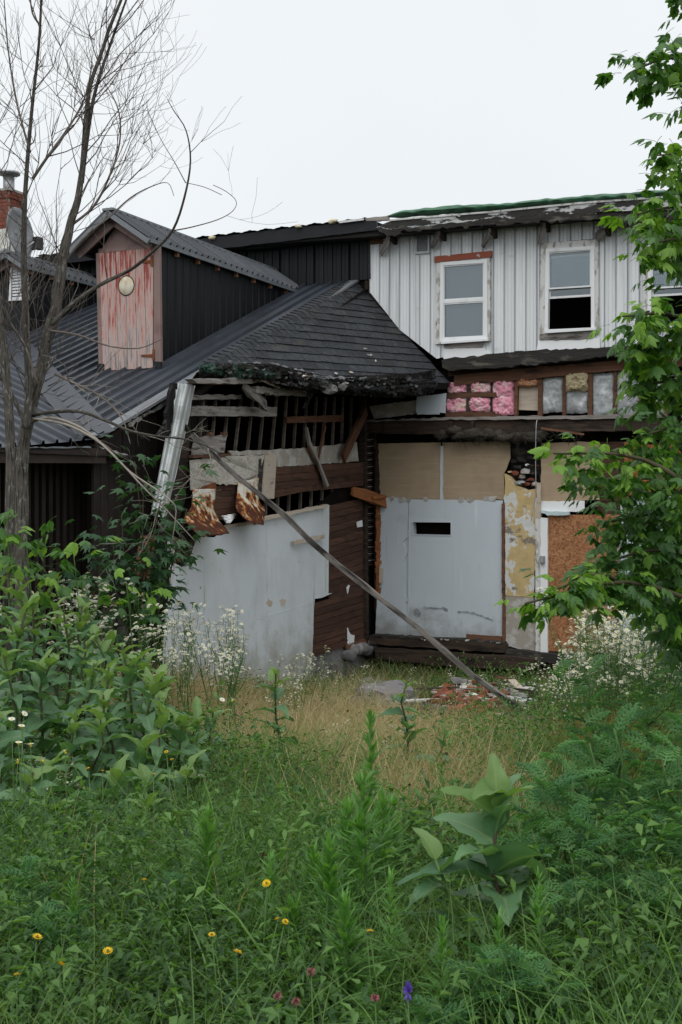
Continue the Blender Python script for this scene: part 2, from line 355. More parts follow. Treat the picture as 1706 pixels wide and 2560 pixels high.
def rust_flap():
    N = NT('rust_tin_flap'); tc = N.n('TexCoord'); sp = N.n('SeparateXYZ'); N.l(tc.outputs['UV'], sp.inputs[0])
    nz = N.n('TexNoise'); nz.inputs['Scale'].default_value = 9; nz.inputs['Detail'].default_value = 8; N.l(tc.outputs['Object'], nz.inputs['Vector'])
    ad = N.n('Math', operation='MULTIPLY_ADD'); N.l(nz.outputs['Fac'], ad.inputs[0]); ad.inputs[1].default_value = 1.5
    m2 = N.n('Math', operation='MULTIPLY'); N.l(sp.outputs['Y'], m2.inputs[0]); m2.inputs[1].default_value = .42; N.l(m2.outputs[0], ad.inputs[2])
    r = N.n('ValToRGB'); N.l(ad.outputs[0], r.inputs['Fac']); cr = r.color_ramp
    cr.elements[0].position = .70; cr.elements[0].color = (.55, .53, .48, 1); cr.elements[1].position = 1.0; cr.elements[1].color = (.07, .022, .01, 1)
    for p, c in ((.82, (.50, .42, .29, 1)), (.88, (.36, .16, .05, 1)), (.95, (.25, .08, .022, 1))):
        e = cr.elements.new(p); e.color = c
    N.l(r.outputs['Color'], N.b.inputs['Base Color']); N.b.inputs['Roughness'].default_value = .75; N.b.inputs['Specular IOR Level'].default_value = .25
    b = N.n('Bump'); b.inputs['Strength'].default_value = .7; b.inputs['Distance'].default_value = .02; N.l(nz.outputs['Fac'], b.inputs['Height']); N.l(b.outputs[0], N.b.inputs['Normal'])
    return N.m
M['rust_flap'] = rust_flap()
M['lath_sheet'] = layered('lath_sheet', (.47, .46, .42), [((.34, .32, .29), (5, 5, 1), .45, .65), ((.20, .10, .05), (6, 1.2, 1), .60, .70), ((.30, .24, .18), (60, 60, 1), .5, .6)], .75, ((70, 70, 1), .6, .004))
M['rust'] = layered('rust', (.20, .07, .025), [((.09, .03, .015), (8, 8, 8), .45, .65)], .85, ((20, 20, 20), .6), coord='Object')
M['red_door'] = layered('red_door', (.36, .285, .26), [((.42, .22, .18), (16, 1.0, 1), .42, .58), ((.27, .235, .225), (30, .6, 1), .5, .66), ((.33, .035, .03), (13, .75, 1), .60, .645, 9), ((.24, .06, .045), (9, 5, 1), .63, .66, 9)], .8, ((50, 1.5, 1), .4, .004), rnd=.14)
def worn_red():
    # red paint that has worn off the sun-and-rain side: more of it left towards the top of the planks
    N = NT('worn_red_paint'); tc = N.n('TexCoord'); oi = N.n('ObjectInfo')
    mp = N.n('Mapping'); N.l(tc.outputs['UV'], mp.inputs['Vector']); mp.inputs['Scale'].default_value = (26, 2.2, 1)
    c = N.n('CombineXYZ'); m = N.n('Math', operation='MULTIPLY'); N.l(oi.outputs['Random'], m.inputs[0]); m.inputs[1].default_value = 40; N.l(m.outputs[0], c.inputs['X']); N.l(m.outputs[0], c.inputs['Y']); N.l(c.outputs[0], mp.inputs['Location'])
    nz = N.n('TexNoise'); nz.inputs['Scale'].default_value = 1; nz.inputs['Detail'].default_value = 9; nz.inputs['Roughness'].default_value = .65; N.l(mp.outputs[0], nz.inputs['Vector'])
    sp = N.n('SeparateXYZ'); N.l(tc.outputs['UV'], sp.inputs[0]); mr = N.n('MapRange'); N.l(sp.outputs['Y'], mr.inputs['Value']); mr.inputs['From Min'].default_value = DOOR_Z[0]; mr.inputs['From Max'].default_value = DOOR_Z[1]; mr.inputs['To Min'].default_value = -.10; mr.inputs['To Max'].default_value = .06
    ad = N.n('Math', operation='ADD'); N.l(nz.outputs['Fac'], ad.inputs[0]); N.l(mr.outputs['Result'], ad.inputs[1])
    r = N.n('ValToRGB'); N.l(ad.outputs[0], r.inputs['Fac']); cr = r.color_ramp; cr.elements[0].position = .30; cr.elements[0].color = (.22, .19, .18, 1); cr.elements[1].position = .62; cr.elements[1].color = (.27, .045, .04, 1)
    for p, q in ((.42, (.44, .36, .34, 1)), (.50, (.48, .29, .25, 1)), (.555, (.40, .19, .165, 1)), (.575, (.33, .085, .07, 1))):
        e = cr.elements.new(p); e.color = q
    N.l(r.outputs['Color'], N.b.inputs['Base Color']); N.b.inputs['Roughness'].default_value = .8
    b = N.n('Bump'); b.inputs['Strength'].default_value = .4; b.inputs['Distance'].default_value = .005; N.l(nz.outputs['Fac'], b.inputs['Height']); N.l(b.outputs[0], N.b.inputs['Normal'])
    return N.m
M['grey_felt'] = layered('grey_felt', (.12, .12, .125), [((.20, .20, .205), (5, 5, 5), .5, .65), ((.03, .03, .03), (6, 9, 6), .52, .64)], .95, ((16, 30, 16), .8, .02), coord='Object')
M['green_felt'] = layered('green_felt', (.020, .050, .036), [((.022, .021, .021), (4, 8, 4), .46, .56), ((.07, .10, .08), (7, 7, 7), .6, .7)], .9, ((14, 20, 14), 1, .03), coord='Object')
M['red_trim'] = layered('red_trim', (.24, .17, .155), [((.30, .10, .085), (4, 2, 1), .55, .7), ((.16, .12, .11), (9, 3, 1), .5, .7)], .85, ((20, 2, 1), .3))
M['rust_trim'] = layered('rust_trim', (.26, .075, .045), [((.5, .47, .45), (9, 12, 1), .6, .66, 8)], .8, ((20, 2, 1), .3))
M['peel_white'] = layered('peel_white', (.60, .60, .59), [((.33, .31, .28), (10, 4, 1), .52, .60, 8), ((.15, .13, .11), (14, 5, 1), .60, .68, 8)], .75, ((14, 14, 1), .5, .01))
M['peel_fascia'] = layered('peel_fascia', (.50, .50, .50), [((.035, .033, .032), (2.2, 5, 1), .46, .50, 8), ((.20, .17, .14), (6, 9, 1), .62, .7, 8)], .8, ((8, 12, 1), .8, .02))
M['rotten'] = layered('rotten', (.030, .028, .026), [((.13, .12, .10), (2.5, 8, 1), .54, .68), ((.06, .065, .03), (2, 4, 1), .6, .75)], .95, ((5, 16, 1), .9, .02))
M['vinyl'] = layered('vinyl', (.74, .75, .76), [((.58, .58, .57), (3, 3, 1), .55, .75)], .4, None, spec=.4)
M['white_flash'] = layered('white_flash', (.78, .79, .80), [((.45, .44, .42), (7, 5, 1), .62, .75)], .5, ((5, 5, 1), .2))
M['corner_metal'] = layered('corner_metal', (.47, .50, .50), [((.33, .34, .33), (6, 1, 1), .5, .7), ((.09, .085, .08), (6, 2.2, 1), .66, .74, 8)], .5, ((5, 5, 1), .2), spec=.4)
M['tarp'] = layered('tarp', (.04, .13, .07), [((.09, .21, .13), (4, 4, 4), .45, .7), ((.015, .045, .025), (3, 3, 3), .5, .7)], .5, ((9, 9, 9), .5, .03), coord='Object', spec=.4)
M['black_tarp'] = layered('black_tarp', (.020, .023, .03), [((.045, .05, .06), (4, 4, 4), .5, .7)], .4, ((6, 6, 6), .7, .05), coord='Object', spec=.4)
M['brown_wall'] = layered('brown_wall', (.024, .018, .016), [((.038, .029, .025), (10, .6, 1), .45, .75), ((.012, .010, .009), (2, 2, 1), .5, .7)], .8, ((20, 2, 1), .3), rnd=.12)
M['brown_fascia'] = layered('brown_fascia', (.042, .030, .027), [((.065, .05, .045), (2, 9, 1), .5, .75)], .7, ((3, 30, 1), .3))
M['block_wall'] = layered('block_wall', (.055, .048, .044), [((.085, .075, .068), (3, 3, 1), .45, .7), ((.03, .026, .024), (2, 5, 1), .55, .7)], .95, ((40, 40, 1), .4), rnd=.12)
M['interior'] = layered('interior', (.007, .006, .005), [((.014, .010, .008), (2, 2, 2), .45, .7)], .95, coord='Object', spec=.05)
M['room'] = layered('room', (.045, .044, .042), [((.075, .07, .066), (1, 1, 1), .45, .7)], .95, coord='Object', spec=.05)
M['blind'] = layered('blind', (.34, .36, .39), [((.28, .30, .33), (2, 1, 1), .45, .7)], .8)
M['brick'] = layered('brick', (.21, .062, .040), [((.27, .11, .08), (9, 9, 9), .5, .7), ((.16, .05, .035), (5, 5, 5), .5, .7)], .9, ((40, 40, 40), .4), coord='Object', rnd=.22)
M['mortar'] = layered('mortar', (.36, .33, .30), [((.25, .23, .21), (9, 9, 9), .5, .7)], .95, coord='Object')
M['white_mason'] = layered('white_mason', (.62, .61, .57), [((.45, .42, .34), (3, 3, 2), .55, .75)], .85, coord='Object')
M['galv'] = layered('galv', (.36, .37, .38), [((.25, .25, .25), (6, 6, 6), .5, .7)], .45, coord='Object', metal=.5)
M['dish'] = layered('dish', (.20, .21, .22), [((.28, .29, .30), (6, 6, 6), .5, .7)], .5, coord='Object')
M['black_plastic'] = layered('black_plastic', (.02, .02, .021), [((.04, .04, .04), (9, 9, 9), .5, .7)], .5, coord='Object')
M['cream'] = layered('cream', (.58, .50, .34), [((.42, .30, .18), (3, 3, 3), .5, .7), ((.68, .64, .52), (5, 5, 5), .5, .65)], .6, coord='Object')
M['stone'] = layered('stone', (.17, .165, .165), [((.25, .24, .24), (5, 5, 5), .45, .65), ((.10, .095, .095), (4, 4, 4), .55, .7)], .95, ((14, 14, 14), .8, .02), coord='Object', rnd=.25)
M['plaster_chunk'] = layered('plaster_chunk', (.42, .40, .37), [((.26, .24, .21), (9, 9, 9), .5, .65), ((.3, .15, .1), (6, 6, 6), .62, .7)], .95, ((14, 14, 14), .8, .02), coord='Object', rnd=.3)
M['pale_blue'] = layered('pale_blue', (.46, .56, .58), [((.38, .46, .48), (2, 6, 1), .5, .7)], .6)
M['grey_box'] = layered('grey_box', (.20, .21, .21), [((.28, .29, .29), (9, 9, 9), .5, .7)], .5, coord='Object')
M['straw_debris'] = layered('straw_debris', (.06, .05, .04), [((.05, .04, .032), (30, 30, 30), .45, .65), ((.16, .14, .12), (26, 26, 26), .64, .7)], .95, ((60, 60, 60), 1, .03), coord='Object')
M['soot'] = layered('soot', (.22, .23, .24), [((.36, .40, .43), (9, 9, 1), .45, .62, 8)], .8)
def glass_mat():
    N = NT('window_glass'); gl = N.n('BsdfGlossy'); gl.inputs['Roughness'].default_value = .03; gl.inputs['Color'].default_value = (.85, .92, .95, 1)
    tr = N.n('BsdfTransparent'); tr.inputs['Color'].default_value = (.80, .84, .86, 1)
    fr = N.n('Fresnel'); fr.inputs['IOR'].default_value = 1.52
    ma = N.n('Math', operation='MULTIPLY_ADD'); N.l(fr.outputs[0], ma.inputs[0]); ma.inputs[1].default_value = 1.7; ma.inputs[2].default_value = .04
    ms = N.n('MixShader'); N.l(ma.outputs[0], ms.inputs[0]); N.l(tr.outputs[0], ms.inputs[1]); N.l(gl.outputs[0], ms.inputs[2]); N.l(ms.outputs[0], N.out.inputs['Surface'])
    return N.m
M['glass'] = glass_mat()
# plants
def leafmat(name, c, c2, trans=.3, rough=.5, rnd=.2, island=0, vein=.35, spec=.35, hue=.0):
    N = NT(name); tc = N.n('TexCoord'); sp = N.n('SeparateXYZ'); N.l(tc.outputs['UV'], sp.inputs[0])
    ab = N.n('Math', operation='ABSOLUTE'); N.l(sp.outputs['X'], ab.inputs[0])
    r = N.n('MapRange'); N.l(ab.outputs[0], r.inputs['Value']); r.inputs['From Min'].default_value = .03; r.inputs['From Max'].default_value = .10; r.inputs['To Min'].default_value = vein; r.inputs['To Max'].default_value = 0
    oi = N.n('ObjectInfo'); v = oi.outputs['Random']
    if island: v = N.n('NewGeometry').outputs['Random Per Island']
    nz = N.n('TexNoise'); nz.inputs['Scale'].default_value = 3.0; N.l(tc.outputs['UV'], nz.inputs['Vector'])
    ad = N.n('Math', operation='MULTIPLY_ADD'); N.l(nz.outputs['Fac'], ad.inputs[0]); ad.inputs[1].default_value = .5; N.l(v, ad.inputs[2])
    mr = N.n('MapRange'); N.l(ad.outputs[0], mr.inputs['Value']); mr.inputs['From Min'].default_value = .2; mr.inputs['From Max'].default_value = 1.3
    mx = N.n('MixRGB'); N.l(mr.outputs['Result'], mx.inputs['Fac']); mx.inputs['Color1'].default_value = rgba(c); mx.inputs['Color2'].default_value = rgba(c2)
    m2 = N.n('MixRGB'); N.l(r.outputs['Result'], m2.inputs['Fac']); N.l(mx.outputs[0], m2.inputs['Color1']); m2.inputs['Color2'].default_value = (.30, .36, .16, 1)
    N.l(m2.outputs[0], N.b.inputs['Base Color']); N.b.inputs['Roughness'].default_value = rough; N.b.inputs['Specular IOR Level'].default_value = spec
    tr = N.n('BsdfTranslucent'); tint = N.n('MixRGB', blend_type='MULTIPLY'); tint.inputs['Fac'].default_value = 1; N.l(m2.outputs[0], tint.inputs['Color1']); tint.inputs['Color2'].default_value = (1.5, 1.6, .6, 1); N.l(tint.outputs[0], tr.inputs['Color'])
    ms = N.n('MixShader'); ms.inputs[0].default_value = trans; N.l(N.b.outputs[0], ms.inputs[1]); N.l(tr.outputs[0], ms.inputs[2]); N.l(ms.outputs[0], N.out.inputs['Surface'])
    return N.m
M['leaf_broad'] = leafmat('leaf_broad', (.065, .150, .075), (.14, .26, .125), .32, .42)
M['leaf_young'] = leafmat('leaf_young', (.13, .23, .07), (.18, .28, .10), .35, .5)
M['leaf_elder'] = leafmat('leaf_elder', (.030, .095, .022), (.085, .20, .035), .36, .38, vein=.12)
M['leaf_elder_young'] = leafmat('leaf_elder_young', (.13, .26, .035), (.20, .36, .05), .4, .45, vein=.12)
M['leaf_maple'] = leafmat('leaf_maple', (.020, .065, .028), (.045, .115, .04), .25, .5, vein=.1)
M['leaf_orange'] = leafmat('leaf_orange', (.30, .07, .03), (.36, .13, .05), .3, .5, vein=.1)
M['leaf_rag'] = leafmat('leaf_rag', (.048, .145, .055), (.125, .275, .095), .36, .6, vein=.08)
M['leaf_feather'] = leafmat('leaf_feather', (.075, .20, .045), (.155, .33, .07), .35, .55, island=1, vein=.0)
M['leaf_weed'] = leafmat('leaf_weed', (.024, .075, .022), (.145, .275, .072), .36, .6, island=1, vein=.0)
M['leaf_cover'] = leafmat('leaf_cover', (.013, .042, .013), (.105, .21, .056), .36, .6, island=1, vein=.0)
M['leaf_dry'] = leafmat('leaf_dry', (.20, .10, .035), (.34, .24, .08), .3, .7, island=1, vein=.0)
M['grass'] = leafmat('grass', (.020, .062, .016), (.165, .31, .075), .36, .55, island=1, vein=.0)
M['grass_pale'] = leafmat('grass_pale', (.09, .17, .05), (.27, .31, .12), .3, .6, island=1, vein=.0)
M['grass_tuft'] = leafmat('grass_tuft', (.07, .15, .04), (.20, .30, .09), .34, .6, island=1, vein=.0)
M['grass_dry'] = leafmat('grass_dry', (.26, .20, .10), (.52, .43, .26), .25, .75, island=1, vein=.0, spec=.15)
M['stem_green'] = layered('stem_green', (.06, .13, .035), [((.11, .17, .05), (3, 6, 1), .45, .7)], .6)
M['stem_brown'] = layered('stem_brown', (.060, .045, .026), [((.05, .085, .03), (2, 3, 1), .45, .65)], .7)
M['petal_white'] = layered('petal_white', (.74, .75, .72), (), .7, trans=.2)
M['petal_yellow'] = layered('petal_yellow', (.80, .52, .02), (), .6, trans=.2)
M['petal_orange'] = layered('petal_orange', (.48, .17, .02), (), .7)
M['flower_eye'] = layered('flower_eye', (.62, .50, .05), (), .8)
M['clover_pink'] = layered('clover_pink', (.27, .10, .11), [((.16, .09, .05), (30, 30, 30), .45, .6)], .8, coord='Object')
M['vetch_purple'] = layered('vetch_purple', (.13, .07, .42), (), .7)
M['seed_brown'] = layered('seed_brown', (.040, .024, .016), [((.08, .05, .03), (30, 30, 30), .45, .6)], .9, coord='Object')
M['bark'] = layered('bark', (.13, .115, .10), [((.035, .031, .028), (22, 6, 1), .50, .60, 7), ((.26, .26, .23), (9, 16, 1), .56, .64, 8), ((.11, .14, .085), (6, 9, 1), .60, .68, 8)], .95, ((22, 8, 1), 1, .03))
M['twig'] = layered('twig', (.115, .095, .082), [((.22, .20, .18), (2, 9, 1), .5, .65)], .9)
M['twig_pale'] = layered('twig_pale', (.26, .235, .20), [((.13, .11, .10), (2, 9, 1), .5, .65)], .9)
M['soil'] = layered('soil', (.014, .015, .009), [((.05, .042, .025), (2, 2, 2), .45, .65), ((.03, .055, .02), (5, 5, 5), .5, .7), ((.13, .11, .07), (60, 60, 60), .55, .65)], 1, ((40, 40, 40), 1, .03), coord='Object', spec=.05)
# ================================================================== GROUND, GRASS
_gx = np.arange(-16, 16.01, .25); _gy = np.arange(-2, 26.01, .25)
_gz = np.array([[ground_z(x, y) for x in _gx] for y in _gy])
def gz(x, y):
    i = np.clip((np.asarray(x) + 16) / .25, 0, len(_gx) - 1.001); j = np.clip((np.asarray(y) + 2) / .25, 0, len(_gy) - 1.001)
    i0 = i.astype(int); j0 = j.astype(int); a = i - i0; b = j - j0
    return (_gz[j0, i0] * (1 - a) + _gz[j0, i0 + 1] * a) * (1 - b) + (_gz[j0 + 1, i0] * (1 - a) + _gz[j0 + 1, i0 + 1] * a) * b
def build_ground():
    xs = sorted(set([-900, -400, -150, -60, -30] + [x * .5 for x in range(-36, 37)] + [30, 60, 150, 400, 900]))
    ys = sorted(set([-900, -300, -100, -40, -15] + [y * .5 for y in range(-16, 52)] + [30, 40, 80, 200, 500, 1200]))
    vs = [(x, y, ground_z(x, y)) for y in ys for x in xs]; n = len(xs)
    fs = [[j * n + i, j * n + i + 1, (j + 1) * n + i + 1, (j + 1) * n + i] for j in range(len(ys) - 1) for i in range(n - 1)]
    g = mk('ground', vs, fs, M['soil'], None, smooth=True); tag(g, 'overgrown sloping yard ground of soil and thatch', 'ground', kind='structure'); return g
build_ground()
RG = np.random.default_rng(11)
def npmesh(name, co, quads, tris, mat, parent=None, label=None, cat=None):
    me = bpy.data.meshes.new(name); nq, nt = len(quads), len(tris)
    me.vertices.add(len(co)); me.vertices.foreach_set('co', np.ascontiguousarray(co, dtype=np.float32).ravel())
    me.loops.add(nq * 4 + nt * 3); me.loops.foreach_set('vertex_index', np.concatenate([np.asarray(quads, np.int32).ravel(), np.asarray(tris, np.int32).ravel()]).astype(np.int32))
    me.polygons.add(nq + nt); st = np.concatenate([np.arange(nq) * 4, nq * 4 + np.arange(nt) * 3]).astype(np.int32)
    me.polygons.foreach_set('loop_start', st); me.update(calc_edges=True); me.validate()
    me.materials.append(mat); o = link(bpy.data.objects.new(name, me), parent); 
    return tag(o, label, cat, kind='stuff')
def in_house(x, y):
    """ground covered by the buildings: behind the two front walls"""
    a = (x - MP.o.x) * MP.N.x + (y - MP.o.y) * MP.N.y
    b = (x - RP.o.x) * RP.N.x + (y - RP.o.y) * RP.N.y
    rub = ((x - 1.8) / 1.3) ** 2 + ((y - 15.4) / 2.0) ** 2 < 1 + .5 * np.sin(x * 9) * np.sin(y * 7)
    return (a < .25) | ((b < .05) & (y > 12.2)) | (rub & (RG.random(len(x)) < .93)) | (((x - 2.35) / .45) ** 2 + ((y - 13.9) / .9) ** 2 < 1)
def sample(n, d0, d1, dens, spread=.33, power=1.0):
    xs = []; ys = []
    got = 0
    while got < n:
        D = d0 * (d1 / d0) ** RG.random(n) if power == 0 else d0 + (d1 - d0) * RG.random(n) ** power
        x = (RG.random(n) * 2 - 1) * (spread * D + .45); k = (RG.random(n) < dens(x, D)) & ~in_house(x, D)
        xs.append(x[k]); ys.append(D[k]); got += k.sum()
    return np.concatenate(xs)[:n], np.concatenate(ys)[:n]
def vnoise(x, y, s, seed=0):
    """cheap smooth value noise"""
    x = np.asarray(x) * s + seed * 17.3; y = np.asarray(y) * s + seed * 5.1; i = np.floor(x).astype(int); j = np.floor(y).astype(int); a = x - i; b = y - j
    a = a * a * (3 - 2 * a); b = b * b * (3 - 2 * b)
    h = lambda p, q: (np.sin(p * 127.1 + q * 311.7 + seed) * 43758.5453) % 1.0
    return (h(i, j) * (1 - a) + h(i + 1, j) * a) * (1 - b) + (h(i, j + 1) * (1 - a) + h(i + 1, j + 1) * a) * b
def blades(name, x, y, h, w, lean, mat, label, cat='grass', zoff=0.0):
    n = len(x); z = gz(x, y) - .02 + zoff; az = RG.random(n) * 2 * math.pi; fa = RG.random(n) * 2 * math.pi
    ts = np.array([0, .38, .72, 1.0]); co = np.zeros((n, 7, 3)); ww = [1.0, .85, .55]
    dx, dy = np.cos(az), np.sin(az); px, py = np.cos(fa), np.sin(fa)
    for k, t in enumerate(ts):
        cx = x + dx * lean * h * t * t; cy = y + dy * lean * h * t * t; cz = z + h * t * (1 - .35 * lean * t)
        if k < 3:
            for s, c in ((-1, 0), (1, 1)):
                co[:, k * 2 + c] = np.stack([cx + s * px * w * ww[k] / 2, cy + s * py * w * ww[k] / 2, cz], -1)
        else: co[:, 6] = np.stack([cx, cy, cz], -1)
    b = np.arange(n)[:, None] * 7
    q = np.concatenate([b + np.array([[0, 1, 3, 2]]), b + np.array([[2, 3, 5, 4]])]); t = b + np.array([[4, 5, 6]])
    return npmesh(name, co.reshape(-1, 3), q, t, mat, None, label, cat)
def leaflets(name, cx, cy, cz, L, w, el, mat, label, cat='plant', parent=None):
    """free small leaves: two-triangle folded diamonds"""
    n = len(cx); az = RG.random(n) * 2 * math.pi; d = np.stack([np.cos(az) * np.cos(el), np.sin(az) * np.cos(el), np.sin(el)], -1); s = np.stack([-np.sin(az), np.cos(az), RG.normal(0, .25, n)], -1)
    b = np.stack([cx, cy, cz], -1); co = np.zeros((n, 4, 3)); L = np.asarray(L)[:, None]; w = np.asarray(w)[:, None]
    co[:, 0] = b; co[:, 1] = b + d * L * .5 + s * w * .5; co[:, 2] = b + d * L - np.array([0, 0, 1]) * L * .15; co[:, 3] = b + d * L * .5 - s * w * .5
    co[:, 1, 2] += w[:, 0] * .25; co[:, 3, 2] += w[:, 0] * .25
    k = np.arange(n)[:, None] * 4; t = np.concatenate([k + np.array([[0, 1, 2]]), k + np.array([[0, 2, 3]])])
    return npmesh(name, co.reshape(-1, 3), np.zeros((0, 4), int), t, mat, parent, label, cat)
def dryness(x, D):
    r = np.exp(-((x + .6) / 2.2) ** 2 - ((D - 13.2) / 3.2) ** 2) * 1.15 + np.exp(-((x - .55) / .55) ** 2 - ((D - 7.6) / 1.5) ** 2) * .8 + np.exp(-((x + .5) / .5) ** 2 - ((D - 9.3) / 1.3) ** 2) * .6 + np.exp(-((x - .1) / .9) ** 2 - ((D - 9.0) / 2.2) ** 2) * .65
    return np.clip(r * (.45 + 1.0 * vnoise(x, D, 1.1, 3)), 0, 1)
# green grass, nearer and farther, in clumps of differing height and tone
def clumpy(x, D, s, seed, p=2.0): return np.clip(vnoise(x, D, s, seed) * .75 + vnoise(x, D, s * 2.7, seed + 1) * .45 - .1, 0, 1) ** p
x, y = sample(60000, 2.4, 9.5, lambda x, D: (.06 + clumpy(x, D, 1.5, 1)) * (1 - .6 * dryness(x, D)))
n = len(x); h = (.14 + .40 * RG.random(n) ** 1.7) * (.35 + 1.5 * vnoise(x, y, 1.1, 5)); blades('meadow_grass', x, y, h, .004 + .006 * RG.random(n) ** 2, .25 + .7 * RG.random(n), M['grass'], 'green meadow grass filling the foreground of the yard')
x, y = sample(26000, 2.4, 10.5, lambda x, D: (.04 + clumpy(x, D, 1.2, 31)) * (1 - .4 * dryness(x, D)))
n = len(x); h = (.14 + .40 * RG.random(n) ** 1.5) * (.4 + 1.3 * vnoise(x, y, .9, 35)); blades('yellowing_grass', x, y, h, .0025 + .003 * RG.random(n), .2 + .8 * RG.random(n), M['grass_tuft'], 'yellow-green grass tufts mixed through the foreground')
x, y = sample(56000, 8.5, 19.5, lambda x, D: (.25 + clumpy(x, D, 1.2, 2, 1.3)) * (1 - .72 * dryness(x, D)))
n = len(x); h = (.10 + .24 * RG.random(n) ** 1.4) * (.5 + vnoise(x, y, 1.0, 7)); blades('yard_grass', x, y, h, .005 + .005 * RG.random(n), .3 + .7 * RG.random(n), M['grass_pale'], 'paler short grass in front of the buildings')
# straw-coloured grass
x, y = sample(66000, 5.0, 18.5, lambda x, D: dryness(x, D) ** 1.1 + .04)
n = len(x); h = .18 + .44 * RG.random(n) ** 1.6; blades('dry_grass', x, y, h, .003 + .0035 * RG.random(n), .4 + .9 * RG.random(n), M['grass_dry'], 'dry straw-coloured grass patch in the middle of the yard')
# broad arching blades close to the camera
x, y = sample(1100, 2.7, 5.6, lambda x, D: .3 + .7 * vnoise(x, D, 1.4, 8))
n = len(x); blades('tall_grass', x, y, .35 + .32 * RG.random(n), .008 + .007 * RG.random(n), .5 + .7 * RG.random(n), M['grass'], 'broad arching grass blades close to the camera')
# fine leafy undergrowth: many thin stems carrying small leaves
def undergrowth(name, ns, d0, d1, dens, hmin, hmax, per, L0, L1, mat, label):
    sx, sy = sample(ns, d0, d1, dens); sh = hmin + (hmax - hmin) * RG.random(ns) * (.2 + 1.5 * vnoise(sx, sy, 1.0, 9)); lx = RG.normal(0, .10, ns); ly = RG.normal(0, .10, ns)
    t = np.sort(RG.random((ns, per)), 1) * .9 + .1; cx = (sx[:, None] + lx[:, None] * t + RG.normal(0, .012, t.shape)).ravel(); cy = (sy[:, None] + ly[:, None] * t + RG.normal(0, .012, t.shape)).ravel()
    cz = (gz(sx, sy)[:, None] + sh[:, None] * t).ravel(); n = len(cx); L = L0 + (L1 - L0) * RG.random(n)
    return leaflets(name, cx, cy, cz, L, L * (.22 + .25 * RG.random(n)), RG.normal(.35, .45, n), M[mat], label)
undergrowth('undergrowth', 10500, 3.0, 9.5, lambda x, D: np.clip(.05 + (.35 + .65 * (x < -.1 - .02 * D)) * clumpy(x, D, 1.4, 4, 1.5) * 1.4, 0, 1) * (1 - .7 * dryness(x, D)), .15, .62, 12, .020, .050, 'leaf_cover', 'dense fine-leaved dark green undergrowth on the left')
undergrowth('weeds', 6200, 3.0, 10.5, lambda x, D: clumpy(x, D, 1.1, 6, 2) * (1 - .6 * dryness(x, D)) + .05, .18, .68, 13, .028, .065, 'leaf_weed', 'mixed small-leaved green weeds among the grass')
undergrowth('leafy_weeds', 2200, 3.0, 8.0, lambda x, D: (vnoise(x, D, 1.3, 21) > .5) * (1 - .7 * dryness(x, D)) + .04, .10, .42, 7, .035, .075, 'leaf_weed', 'larger-leaved green weeds scattered through the foreground')
undergrowth('far_weeds', 5500, 9.5, 18.5, lambda x, D: np.clip((vnoise(x, D, .7, 12) > .5) * .8 + .15 + (np.abs(x) > .2 * D) * .5, 0, 1) * (1 - .75 * dryness(x, D)), .10, .45, 10, .03, .07, 'leaf_weed', 'low leafy weeds along the foot of the buildings')
# ================================================================== MAIN BUILDING
MB = thing('main_building', 'long two-storey building with white metal siding above and exposed patched wall below', 'building', MP.at(1.5, -1.0, 0))
def rect_uv(pl, tl, tr, br, bl, off):
    a, b, c, d = pl.uv(tl, off), pl.uv(tr, off), pl.uv(br, off), pl.uv(bl, off)
    return [d, c, b, a]
def ring_slab(name, pl, outer, inner, off, th, mat, parent):
    """frame: outer and inner quads (bl, br, tr, tl)"""
    vs = []; uvs = []
    for o_ in (off, off - th):
        for q in outer: vs.append(pl.at(q[0], q[1], o_)); uvs.append(q)
        for q in inner: vs.append(pl.at(q[0], q[1], o_)); uvs.append(q)
    fs = []
    for i in range(4):
        j = (i + 1) % 4
        fs += [[i, j, 4 + j, 4 + i], [8 + j, 8 + i, 12 + i, 12 + j], [8 + i, 8 + j, j, i], [4 + i, 4 + j, 12 + j, 12 + i]]
    return mk(name, vs, fs, mat, parent, uvs)
def inset(q, l, b, r=None, t=None):
    r = l if r is None else r; t = b if t is None else t
    return [(q[0][0] + l, q[0][1] + b), (q[1][0] - r, q[1][1] + b), (q[2][0] - r, q[2][1] - t), (q[3][0] + l, q[3][1] - t)]
SO = .06
# --- window openings in siding (outer trim, C3 pixels)
W1 = rect_uv(MP, C3(205, 425), C3(508, 405), C3(508, 900), C3(200, 915), SO)
W2 = rect_uv(MP, C3(783, 350), C3(1108, 328), C3(1108, 850), C3(776, 865), SO)
W3 = rect_uv(MP, C3(1350, 330), C3(1690, 300), C3(1690, 830), C3(1348, 840), SO)
def urange(q): return min(p[0] for p in q), max(p[0] for p in q), min(p[1] for p in q), max(p[1] for p in q)
holes = [urange(W1), urange(W2), urange(W3)]
VENT = rect_uv(MP, C3(88, 300), C3(168, 296), C3(168, 408), C3(88, 414), SO)
holes.append(urange(VENT))
s_lo = pline([MP.uv(p, SO) for p in ((908, 709), C3(0, 832), C3(205, 993), C3(235, 985), C3(470, 968), C3(760, 945), C3(1110, 930), C3(1700, 890))])
s_hi = pline([MP.uv(p, SO) for p in ((925, 582), C3(0, 255), C3(1080, 185), C3(1700, 140))])
u_a = MP.uv((925, 650), SO)[0]; u_b = MP.uv(C3(1800, 600), SO)[0]
cuts = sorted({u_a, u_b} | {h[0] for h in holes if h[0] < u_b} | {h[1] for h in holes if h[1] < u_b} | {u_a + .165 * k for k in range(1, 60) if u_a + .165 * k < u_b})
